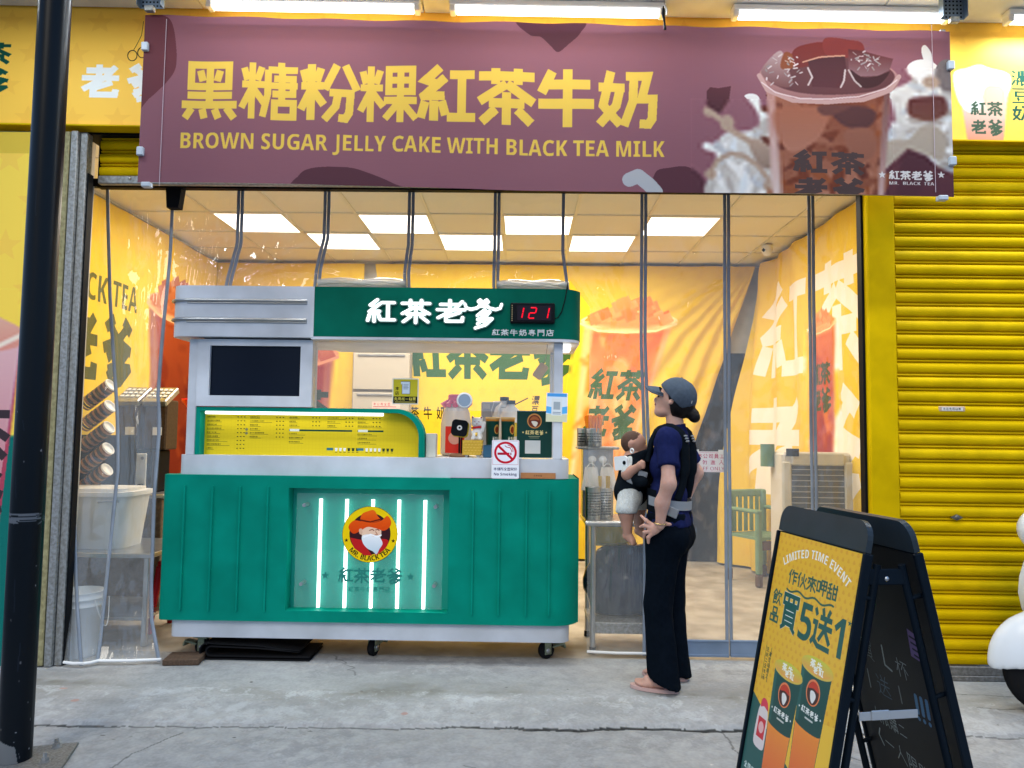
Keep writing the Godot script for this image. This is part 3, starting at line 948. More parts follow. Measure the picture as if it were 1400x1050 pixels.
func build_front():
	var st := S()
	# closed shutter on the right
	var sh := thing("roller_shutter", "closed yellow roller shutter beside the yellow column", "shutter", Vector3(3.0, 0, -4.33))
	var p := 0.0815
	var proto: MeshInstance3D = part("slat", slat_mesh(1.72, p), M.yellow, sh)
	proto.position.y = 0.085
	var tones := [M.yellow, grainy(mat(0.75, 0.485, 0.001, 0.6, 0.0, 0.12), M.mottle, M.bump_mid, 0.5, 0.05), grainy(mat(0.78, 0.51, 0.002, 0.5, 0.0, 0.14), M.mottle, M.bump_mid, 1.3, 0.05)]
	for k in range(1, 37):
		again(proto, "slat", sh, Vector3(0, 0.085 + p * k, 0.0006 * ((k * 7) % 5)), Vector3(0, 0.0006 * ((k * 5) % 4 - 1.5), 0), tones[(k * 5 + k / 3) % 3])
	st = S()
	box(st, Vector3(0, 0.055, 0.004), Vector3(1.74, 0.05, 0.035), 0.004)
	box(st, Vector3(0, 0.015, 0.0), Vector3(1.74, 0.03, 0.05), 0.004)
	part("bottom_rail", st, grainy(mat(0.3, 0.29, 0.28, 0.5, 0.4), M.dirt, M.bump_mid, 3.0, 0.1), sh)
	st = S()
	box(st, Vector3(-0.56, 1.51, 0.018), Vector3(0.15, 0.03, 0.008), 0.004)
	var lb := part("name_plate", st, mat(0.5, 0.36, 0.24, 0.5), sh)
	var cv := Can.new(self, 192, 32, Color(0.85, 0.83, 0.8))
	cv.hans("本店免用發票", 12, 4, 24, Color(0.35, 0.35, 0.35), 12, 1.15)
	card("plate_text", printed(cv.im), lb, Vector3(-0.56, 1.51, 0.0235), 0.12, 0.02, 0.001)
	st = S()
	prism(st, PackedVector2Array([Vector2(-0.035, 0), Vector2(0, -0.017), Vector2(0.035, 0), Vector2(0, 0.017)]), 0.0, 0.006, Transform3D(Basis.IDENTITY, Vector3(-0.548, 0.9, 0.015)))
	lathe(st, Vector3(-0.548, 0.9, 0.021), [Vector2(0.013, 0), Vector2(0.011, 0.004), Vector2(0.001, 0.004)], 14, Basis.from_euler(Vector3(PI / 2, 0, 0)))
	part("lock", st, mat(0.16, 0.15, 0.13, 0.4, 0.7), sh)
	# yellow column between the shutter and the opening
	var col := thing("yellow_column", "plain yellow sheet metal column between the open front and the shutter", "column", Vector3(2.042, 0, -4.33))
	st = S()
	box(st, Vector3(0, 1.55, 0.0), Vector3(0.158, 3.1, 0.11), 0.006)
	part("casing", st, M.yellow, col)
	st = S()
	box(st, Vector3(-0.087, 1.5, -0.02), Vector3(0.014, 3.0, 0.06), 0.002)
	part("guide_channel", st, M.black, col)
	# raised shutter over the opening
	var rs := thing("raised_shutter", "raised yellow roller shutter rolled up above the open front", "shutter", Vector3(-0.3, 2.855, -4.42))
	var pr: MeshInstance3D = part("slat", slat_mesh(4.52, p), M.yellow, rs)
	for k in range(1, 3):
		again(pr, "slat", rs, Vector3(0, p * k, 0))
	st = S()
	box(st, Vector3(0, -0.025, 0.0), Vector3(4.53, 0.05, 0.04), 0.005)
	part("bottom_rail", st, M.galv, rs)
	st = S()
	lathe(st, Vector3(-2.07, -0.02, 0.022), [Vector2(0.008, 0.0), Vector2(0.006, 0.006), Vector2(0.001, 0.007)], 10, Basis.from_euler(Vector3(PI / 2, 0, 0)))
	part("bolt", st, M.steel, rs)
	# steel door post on the left, two channels
	var fr := thing("steel_door_post", "weathered grey steel door post at the left of the open front", "door post", Vector3(-2.615, 0, -4.3))
	for k in 2:
		st = S()
		box(st, Vector3(-0.022 + 0.043 * k, 1.54, -0.02 * k), Vector3(0.04, 3.07, 0.07 - 0.01 * k), 0.004)
		part("channel", st, M.galv, fr)
	st = S()
	box(st, Vector3(0.047, 1.42, -0.03), Vector3(0.008, 2.83, 0.05))
	part("rubber_seal", st, M.black, fr)
	st = S()
	box(st, Vector3(-0.068, 1.54, 0.005), Vector3(0.04, 3.06, 0.06), 0.004)
	part("cream_trim", st, grainy(mat(0.42, 0.38, 0.2, 0.6), M.dirt, null, 2.0, 0.0), fr)
	# header that closes the opening above
	st = S()
	box(st, Vector3(-0.3, 3.0, -4.57), Vector3(4.7, 0.34, 0.05))
	box(st, Vector3(-0.3, 3.1, -4.47), Vector3(4.7, 0.02, 0.22))
	part("header_wall", st, M.black, self).set_meta("kind", "structure")
	# fascia sign
	cv = Can.new(self, 2048, 240, Color(1.0, 0.79, 0.31))
	stars(cv, 74, 24, Color(0.98, 0.76, 0.3))
	# 1 m = 280 px from x = -3.66, top y = 3.82
	var X := func(x: float) -> float: return (x + 3.66) * 280.0
	var Y := func(y: float) -> float: return (3.82 - y) * 320.0
	var sx := 280.0 / 100
	var sy := 320.0 / 100
	var put := func(s: String, x: float, ytop: float, w: float, h: float, c: Color, pitch: float, wg: float):
		cv.han(s, Transform2D(Vector2(w * sx, 0), Vector2(0, h * sy), Vector2(X.call(x), Y.call(ytop))), wg, c, false, 100.0 * pitch)
	put.call("老爹", -2.62, 3.45, 0.235, 0.21, Color(0.93, 0.94, 0.92), 1.13, 17.0)
	put.call("茶", -3.24, 3.575, 0.2, 0.14, Color(0.03, 0.3, 0.24), 1.0, 15.0)
	put.call("爹", -3.24, 3.41, 0.2, 0.15, Color(0.03, 0.3, 0.24), 1.0, 15.0)
	# printed iced drink and its name at the right
	cv.poly([X.call(2.49), Y.call(3.46), X.call(2.79), Y.call(3.46), X.call(2.75), 240, X.call(2.545), 240], Color(0.92, 0.9, 0.86), Color(0.82, 0.55, 0.45))
	cv.blob([X.call(2.47), Y.call(3.47), X.call(2.55), Y.call(3.51), X.call(2.62), Y.call(3.53), X.call(2.68), Y.call(3.51), X.call(2.79), Y.call(3.47), X.call(2.78), Y.call(3.36), X.call(2.68), Y.call(3.32), X.call(2.58), Y.call(3.24), X.call(2.5), Y.call(3.3)], Color(0.93, 0.93, 0.9))
	cv.blob([X.call(2.66), Y.call(3.4), X.call(2.76), Y.call(3.38), X.call(2.75), Y.call(3.2), X.call(2.64), Y.call(3.3)], Color(0.88, 0.7, 0.6))
	cv.soften(Rect2i(1690, 70, 150, 170), 3)
	put.call("紅茶", 2.565, 3.31, 0.09, 0.09, Color(0.25, 0.33, 0.25), 1.05, 14.0)
	put.call("老爹", 2.565, 3.2, 0.09, 0.09, Color(0.25, 0.33, 0.25), 1.05, 14.0)
	for k in 3:
		put.call("濃豆奶"[k], 2.8, 3.5 - 0.105 * k, 0.12, 0.095, Color(0.03, 0.3, 0.24), 1.0, 11.0)
	var fs := thing("fascia_sign", "long yellow fascia sign with stars and white and green lettering", "sign", Vector3(0, 3.45, -4.27))
	fs.rotation.z = -0.0105
	card("sign_face", printed(cv.im, 0.45), fs, Vector3(0, 0, 0), 7.32, 0.74, 0.05)
	st = S()
	box(st, Vector3(0, -0.374, -0.03), Vector3(7.32, 0.008, 0.1))
	part("lower_edge", st, M.yellow, fs)
	# printed wall panel at the left: yellow above, green below, iced tea between
	cv = Can.new(self, 320, 960, Color(1.0, 0.85, 0.33))
	stars(cv, 96, 32, Color(0.99, 0.81, 0.33))
	cv.rect(0, 0, 320, 40, Color(0.88, 0.74, 0.26))
	cv.poly([0, 555, 320, 555, 320, 960, 0, 960], Color(0.06, 0.44, 0.4))
	# cup: right side of it shows at the edge of the panel (1 m = 312 px, right edge x = -2.70, top y = 3.07)
	cv.poly([-60, 372, 262, 372, 236, 760, 210, 860, -60, 860], Color(0.78, 0.36, 0.42), Color(0.62, 0.2, 0.3))
	cv.poly([200, 372, 262, 372, 214, 860, 180, 860], Color(0.9, 0.72, 0.72), Color(0.75, 0.4, 0.45))
	cv.blob([-40, 345, 60, 310, 150, 320, 225, 345, 268, 372, 240, 400, 60, 420, -40, 400], Color(0.9, 0.74, 0.62), Color(0.88, 0.55, 0.5))
	cv.line([-20, 400, 120, 408, 220, 394, 268, 370], 9, Color(0.95, 0.86, 0.78))
	cv.soften(Rect2i(0, 290, 290, 280), 4)
	cv.han("茶", Transform2D(Vector2(1.0, 0), Vector2(0, 1.0), Vector2(150, 500)), 15, Color(0.25, 0.2, 0.22))
	cv.han("爹", Transform2D(Vector2(1.0, 0), Vector2(0, 1.0), Vector2(146, 610)), 15, Color(0.25, 0.2, 0.22))
	var wp := thing("printed_wall_panel", "tall wall panel printed with iced tea, yellow above and green below, behind the black pole", "sign", Vector3(-3.215, 1.53, -4.28))
	card("panel_face", printed(cv.im, 0.5), wp, Vector3.ZERO, 1.03, 3.08, 0.03)
	for k in 3:
		for s in [-1, 1]:
			st = S()
			lathe(st, Vector3(s * 0.49, -1.3 + k * 0.42, 0.0), [Vector2(0.006, 0), Vector2(0.005, 0.003), Vector2(0.0005, 0.004)], 8, Basis.from_euler(Vector3(PI / 2, 0, 0)))
			part("screw", st, M.steel, wp)
	# soffit of the arcade, boards with joints
	var so := setting("canopy", Vector3(0, -0.045, 0))
	so.rotation.z = -0.0133
	var z0 := -4.25
	var pz: MeshInstance3D = null
	var bm: Material = grainy(mat(0.66, 0.67, 0.66, 0.7), M.mottle, M.bump_mid, 0.8, 0.08)
	for k in 7:
		st = S()
		box(st, Vector3(-3.9 + 1.3 * k, 3.84, -3.59), Vector3(1.294, 0.03, 1.32), 0.003)
		part("soffit_board", st, bm, so)
	st = S()
	box(st, Vector3(0, 3.93, -3.69), Vector3(9.2, 0.14, 1.52))
	part("canopy_deck", st, M.galv, so)
	st = S()
	box(st, Vector3(0, 3.86, -2.89), Vector3(9.2, 0.22, 0.06), 0.006)
	part("canopy_edge", st, M.galv, so)
	# fluorescent battens under the soffit
	for a in [[-1.215, -4.13], [0.172, -4.13], [1.77, -4.13], [3.3, -4.13], [-2.7, -3.5], [-1.25, -3.5], [0.2, -3.5], [1.65, -3.5], [3.1, -3.5]]:
		var behind: bool = a[1] < -4.0
		var t := thing("fluorescent_batten", "lit white fluorescent batten under the canopy between the banner and the fascia sign" if behind else "lit white fluorescent batten under the canopy in front of the banner", "tube light", Vector3(a[0], 3.78 - 0.0133 * a[0], a[1]), "fluorescent battens under the canopy")
		t.rotation.z = -0.0133
		st = S()
		box(st, Vector3(0, -0.018, 0), Vector3(1.22, 0.034, 0.08), 0.006)
		part("housing", st, M.plastic_white, t)
		st = S()
		tube(st, [Vector3(-0.57, -0.052, -0.018), Vector3(0.57, -0.052, -0.018)], 0.013, 12)
		part("tube", st, M.tube_on, t)
		st = S()
		tube(st, [Vector3(-0.57, -0.052, 0.018), Vector3(0.57, -0.052, 0.018)], 0.013, 12)
		part("tube", st, M.tube_on, t)
		for s in [-1, 1]:
			st = S()
			box(st, Vector3(s * 0.592, -0.045, 0), Vector3(0.032, 0.05, 0.066), 0.005)
			part("lamp_holder", st, M.plastic_white, t)
		area(Vector3(0, -0.07, 0), Vector3(-PI / 2, 0, 0), 1.12, 0.06, 1.7 if behind else 1.1, Color(0.93, 0.97, 1.0), t)

# ---------- printed cloths inside ----------
func cloth(called: String, label: String, m: Material, o: Vector3, u: Vector3, v: Vector3, out: Vector3, fold: Callable, nu := 40, nv := 30, trim := []) -> MeshInstance3D:
	# hanging cloth: origin at the lower left, u and v its sides; fold(s, t) pushes it along out; trim pulls its left/right edges in: [left at bottom, left at top, right at bottom, right at top]
	var st := S()
	var tr := trim if trim.size() == 4 else [0.0, 0.0, 0.0, 0.0]
	grid(st, nu, nv, func(a: float, b: float) -> Vector3:
		var l := lerpf(tr[0], tr[1], b)
		var r := 1.0 - lerpf(tr[2], tr[3], b)
		return o + u * lerpf(l, r, a) + v * b + out * (fold as Callable).call(a, b), out)
	var c := part(called, st, m, self)
	tag(c, label, "banner")
	return c

func cup_print(cv: Can, x: float, y: float, w: float, h: float, ice: bool, top: Color, low: Color, rim: Color):
	# printed drink: x, y middle of its rim, w across the rim, h tall
	var lw := w * 0.4
	var bw := w * 0.33
	cv.poly([x - lw * 1.15, y, x + lw * 1.15, y, x + bw, y + h, x - bw, y + h], top, low)
	var edge := low.lerp(Color(1, 0.95, 0.8), 0.45)
	cv.poly([x - lw * 1.15, y, x - lw * 0.9, y, x - bw * 0.82, y + h, x - bw, y + h], edge.lerp(top, 0.35), edge)
	cv.poly([x + lw * 0.98, y, x + lw * 1.15, y, x + bw, y + h, x + bw * 0.87, y + h], edge.lerp(top, 0.5), edge)
	var rng := RandomNumberGenerator.new()
	rng.seed = int(x * 7 + y)
	for k in 16:
		var yy := y + h * rng.randf_range(0.2, 0.9)
		var xx := x + lw * rng.randf_range(-0.7, 0.7)
		var c := top.lerp(low, rng.randf())
		cv.blob([xx - lw * 0.2, yy, xx, yy - h * 0.04, xx + lw * 0.25, yy + h * 0.02, xx + lw * 0.05, yy + h * 0.1], c)
	cv.oval(x, y, w * 0.5, w * 0.1, rim)
	cv.oval(x, y - w * 0.01, w * 0.455, w * 0.08, top.lerp(rim, 0.35))
	var body := PackedVector2Array([Vector2(x - lw * 1.05, y), Vector2(x + lw * 1.05, y), Vector2(x + bw, y + h), Vector2(x - bw, y + h)])
	cv.flecks(Rect2(x - lw, y + h * 0.05, lw * 2, h * 0.9), 26, w * 0.07, [top.lerp(low, 0.2), top.lerp(low, 0.35), top.lerp(low, 0.5), top.darkened(0.08)], rng, body)
	cv.soften(Rect2i(int(x - w * 0.55), int(y), int(w * 1.1), int(h)), 12.0)
	if ice:
		for k in 34:
			var a := rng.randf_range(-1.0, 1.0)
			var xx := x + w * 0.4 * a
			var yy := y - w * 0.2 * (1.0 - a * a) * rng.randf_range(0.2, 1.0)
			var r := w * rng.randf_range(0.05, 0.09)
			var c := top.lerp(rim, rng.randf_range(0.15, 0.75))
			cv.poly([xx - r, yy - r * 0.4, xx + r * 0.3, yy - r, xx + r * 1.1, yy + r * 0.2, xx - r * 0.2, yy + r * 0.8], c, c.lerp(top, 0.4))
		cv.soften(Rect2i(int(x - w * 0.56), int(y - w * 0.3), int(w * 1.12), int(w * 0.42)), 3.0)
		cv.line([x - w * 0.49, y + w * 0.02, x - w * 0.3, y + w * 0.085, x, y + w * 0.1, x + w * 0.3, y + w * 0.085, x + w * 0.49, y + w * 0.02], w * 0.022, rim)

func build_cloths():
	var yel := Color(0.9, 0.76, 0.2)
	var yel2 := Color(0.89, 0.735, 0.2)
	var grn := Color(0.24, 0.37, 0.18)
	# main cloth on the back wall: x -1.75 .. 2.52, y 0.02 .. 3.17; 300 px to the metre
	var cv := Can.new(self, 1281, 945, yel)
	stars(cv, 64, 20, yel2)
	var bx := func(x: float) -> float: return (x + 1.75) * 300.0
	var by := func(y: float) -> float: return (3.17 - y) * 300.0
	cv.han("紅茶老爹", Transform2D(Vector2(1.62, 0), Vector2(0, 1.62), Vector2(bx.call(-1.52), by.call(2.45))), 16, grn, false, 100.0)
	cup_print(cv, bx.call(1.24), by.call(2.56), 350, 640, true, Color(0.9, 0.42, 0.08), Color(0.95, 0.78, 0.5), Color(0.97, 0.86, 0.6))
	cv.han("紅茶", Transform2D(Vector2(1.05, 0), Vector2(0, 1.05), Vector2(bx.call(0.9), by.call(2.05))), 15, grn, false, 104.0)
	cv.han("老爹", Transform2D(Vector2(1.05, 0), Vector2(0, 1.05), Vector2(bx.call(0.9), by.call(1.66))), 15, grn, false, 104.0)
	cv.han("茶牛奶", Transform2D(Vector2(0.36, 0), Vector2(0, 0.42), Vector2(bx.call(-1.5), by.call(1.62))), 11, Color(0.15, 0.15, 0.1), false, 150.0)
	cv.line([bx.call(-0.3), by.call(1.55), bx.call(0.1), by.call(1.72)], 4, Color(0.2, 0.16, 0.1))
	cv.han("濃豆奶", Transform2D(Vector2(0.3, 0), Vector2(0, 0.3), Vector2(bx.call(0.16), by.call(1.75))), 11, Color(0.25, 0.18, 0.1), false, 110.0, true)
	var fz := FastNoiseLite.new()
	fz.seed = 21
	fz.frequency = 0.8
	var back := cloth("printed_cloth", "wide yellow cloth with green characters and a printed orange iced tea on the back wall", printed(cv.im, 0.7, 0.2), Vector3(-1.75, 0.02, -8.14), Vector3(4.27, 0, 0), Vector3(0, 3.15, 0), Vector3(0, 0, 1),
		func(a: float, b: float) -> float:
			var pull := clampf((a - 0.62) / 0.38, 0, 1)
			var ang := atan2((1.0 - a) * 4.27, (1.0 - b) * 3.15 + 0.12)
			return 0.03 + 0.03 * fz.get_noise_2d(a * 4.0, b * 2.0) + pull * (0.05 + 0.035 * sin(ang * 34.0 + 2.0 * fz.get_noise_2d(a * 5.0, b * 5.0)) * (1.0 - 0.5 * b)), 150, 60, [0.13, 0.03, 0.26, 0.005])
	# cloth at the left of the back wall with the orange drink
	cv = Can.new(self, 520, 945, yel)
	stars(cv, 64, 20, yel2)
	cup_print(cv, 230, 300, 420, 700, true, Color(0.56, 0.2, 0.1), Color(0.44, 0.13, 0.09), Color(0.8, 0.55, 0.42))
	cv.han("茶", Transform2D(Vector2(1.25, 0), Vector2(0, 1.25), Vector2(286, 410)), 15, Color(0.2, 0.22, 0.1))
	cv.han("爹", Transform2D(Vector2(1.25, 0), Vector2(0, 1.25), Vector2(286, 545)), 15, Color(0.2, 0.22, 0.1))
	cloth("printed_cloth", "narrow yellow cloth with a dark orange drink on the back wall beside the beige cabinets", printed(cv.im, 0.7, 0.2), Vector3(-3.4, 0.02, -8.15), Vector3(1.66, 0, 0), Vector3(0, 3.15, 0), Vector3(0, 0, 1),
		func(a: float, b: float) -> float: return 0.03 + 0.03 * fz.get_noise_2d(a * 3.0 + 9.0, b * 2.0), 30, 30)
	# left wall cloth: runs away from the opening; z -4.75 .. -8.1
	cv = Can.new(self, 1005, 945, yel)
	stars(cv, 64, 20, yel2)
	var lz := func(z: float) -> float: return (-4.75 - z) * 300.0
	cv.write("MR. BLACK TEA", lz.call(-4.78), by.call(2.34), 88, Color(0.36, 0.36, 0.14), bold, 505)
	cv.han("老爹", Transform2D(Vector2(1.5, 0), Vector2(0, 1.65), Vector2(lz.call(-5.4), by.call(2.26))), 17, Color(0.33, 0.34, 0.14), false, 108.0)
	cup_print(cv, lz.call(-7.3), by.call(2.5), 400, 720, true, Color(0.62, 0.28, 0.13), Color(0.36, 0.1, 0.08), Color(0.9, 0.7, 0.5))
	cloth("printed_cloth", "yellow cloth with a printed milk tea along the left wall of the shop", printed(cv.im, 0.7, 0.2), Vector3(-3.395, 0.02, -4.75), Vector3(0, 0, -3.35), Vector3(0, 3.15, 0), Vector3(1, 0, 0),
		func(a: float, b: float) -> float: return 0.025 + 0.03 * fz.get_noise_2d(a * 4.0, b * 2.5 + 7.0), 50, 30)
	# right wall cloth: z -8.1 .. -4.8, white characters
	cv = Can.new(self, 990, 945, yel)
	stars(cv, 64, 20, yel2)
	var rz := func(z: float) -> float: return (z + 8.1) * 300.0
	var wht := Color(0.93, 0.9, 0.84)
	cv.han("紅茶", Transform2D(Vector2(3.0, 0), Vector2(0, 3.0), Vector2(rz.call(-7.75), by.call(2.86))), 15, wht, false, 112.0)
	cv.han("老爹", Transform2D(Vector2(3.0, 0), Vector2(0, 3.0), Vector2(rz.call(-7.85), by.call(1.75))), 15, wht, false, 112.0)
	cup_print(cv, rz.call(-6.45), by.call(2.3), 190, 330, true, Color(0.84, 0.44, 0.16), Color(0.6, 0.14, 0.1), Color(0.94, 0.82, 0.6))
	cv.han("紅茶", Transform2D(Vector2(0.55, 0), Vector2(0, 0.6), Vector2(rz.call(-6.63), by.call(1.98))), 15, Color(0.24, 0.28, 0.14), false, 102.0)
	cv.han("老爹", Transform2D(Vector2(0.55, 0), Vector2(0, 0.6), Vector2(rz.call(-6.63), by.call(1.76))), 15, Color(0.24, 0.28, 0.14), false, 102.0)
	cloth("printed_cloth", "creased yellow cloth with big white characters along the right wall of the shop", printed(cv.im, 0.6, 0.3), Vector3(2.62, 0.02, -8.1), Vector3(0, 0, 3.3), Vector3(0, 3.15, 0), Vector3(-1, 0, 0),
		func(a: float, b: float) -> float:
			return 0.04 + 0.04 * fz.get_noise_2d(a * 5.0 + 3.0, b * 1.5) + 0.09 * exp(-a * 3.4) * (1.0 + sin(a * 46.0 + b * 5.0)) * (1.0 - 0.5 * b) + 0.42 * exp(-a * 5.0) * pow(1.0 - b, 0.8), 90, 36, [0.0, 0.0, 0.0, 0.0])

# ---------- clear PVC curtains ----------
func along(p: Array, t: float) -> Vector3:
	var total := 0.0
	for i in p.size() - 1:
		total += p[i].distance_to(p[i + 1])
	var want := t * total
	for i in p.size() - 1:
		var l: float = p[i].distance_to(p[i + 1])
		if want <= l or i == p.size() - 2:
			return p[i].lerp(p[i + 1], clampf(want / l, 0, 1))
		want -= l
	return p[0]

func ribbon(st: SurfaceTool, p: Array, w: float, dx: float):
	var q := []
	for k in 25:
		q.append(along(p, k / 24.0) + Vector3(dx, 0, 0.006 + 0.002 * sin(k * 0.9)))
	st.set_smooth_group(1)
	for i in 24:
		var h := Vector3(w / 2, 0, 0)
		var b := Vector3(0, 0, -0.004)
		quad(st, q[i] - h, q[i] + h, q[i + 1] + h, q[i + 1] - h, Vector3.BACK)
		quad(st, q[i] - h + b, q[i] + h + b, q[i + 1] + h + b, q[i + 1] - h + b, Vector3.FORWARD)
		quad(st, q[i] - h, q[i] - h + b, q[i + 1] - h + b, q[i + 1] - h, Vector3.LEFT)
		quad(st, q[i] + h, q[i] + h + b, q[i + 1] + h + b, q[i + 1] + h, Vector3.RIGHT)

func curtain(label: String, lp: Array, rp: Array, wave: float, seed_: int, strips := [1, 1], bottom := "", pleat := 0.0, creases := []):
	var t := thing("clear_curtain_panel", label, "curtain", Vector3.ZERO, "clear plastic curtain panels")
	var fz := FastNoiseLite.new()
	fz.seed = seed_
	fz.frequency = 1.0
	fz.fractal_octaves = 3
	var wd: float = lp[0].distance_to(rp[0])
	var ht: float = lp[0].distance_to(lp[lp.size() - 1])
	var st := S()
	var fine := 0.011 if pleat > 0.0 or not creases.is_empty() else 0.022
	grid(st, maxi(10, int(wd / fine)), maxi(16, int(ht / (fine * 1.5))), func(u: float, v: float) -> Vector3:
		var p := along(lp, 1.0 - v).lerp(along(rp, 1.0 - v), u)
		var e := sin(u * PI)
		var n := fz.get_noise_2d(u * wd * 3.4, v * ht * 1.1) + 0.45 * fz.get_noise_2d(u * wd * 9.0 + 30.0, v * ht * 4.0)
		var z := wave * e * n
		if pleat > 0.0:
			z += pleat * e * (0.6 + n) * sin(u * wd / 0.05 * TAU + 5.0 * fz.get_noise_2d(u * wd * 2.0, v * ht * 0.7))
		for c in creases:
			# a fold line from one point of the sheet to another
			var a := Vector2(c[0] * wd, c[1] * ht)
			var b := Vector2(c[2] * wd, c[3] * ht)
			var q := Vector2(u * wd, v * ht)
			var tt := clampf((q - a).dot(b - a) / (b - a).length_squared(), 0, 1)
			var m := a.lerp(b, tt) + Vector2(0, 0.03 * sin(tt * PI))
			z += 0.014 * exp(-pow(q.distance_to(m) / 0.014, 2.0))
		return p + Vector3(0.2, 0, 1) * z, Vector3.BACK)
	part("sheet", st, M.pvc, t)
	if strips[0]:
		st = S()
		ribbon(st, lp, 0.02, 0.012)
		part("edge_strip", st, M.strip, t)
	if strips[1]:
		st = S()
		ribbon(st, rp, 0.02, -0.012)
		part("edge_strip", st, M.strip, t)
	var a: Vector3 = lp[lp.size() - 1]
	var b: Vector3 = rp[rp.size() - 1]
	if bottom == "rail":
		st = S()
		var mid := (a + b) / 2
		box(st, mid + Vector3(0, 0.05, 0.012), Vector3(absf(b.x - a.x) - 0.01, 0.1, 0.012), 0.003)
		box(st, mid + Vector3(0, 0.094, 0.02), Vector3(absf(b.x - a.x) - 0.012, 0.012, 0.006), 0.002)
		box(st, mid + Vector3(0, 0.008, 0.02), Vector3(absf(b.x - a.x) - 0.012, 0.016, 0.006), 0.002)
		part("bottom_rail", st, grainy(mat(0.2, 0.27, 0.38, 0.45), M.mottle, null, 1.0, 0.0), t)
	elif bottom == "hem":
		st = S()
		tube(st, [a + Vector3(0, 0.012, 0.004), (a + b) / 2 + Vector3(0, 0.011, 0.012), b + Vector3(0, 0.012, 0.004)], 0.009, 8)
		part("weighted_hem", st, M.plastic_white, t)

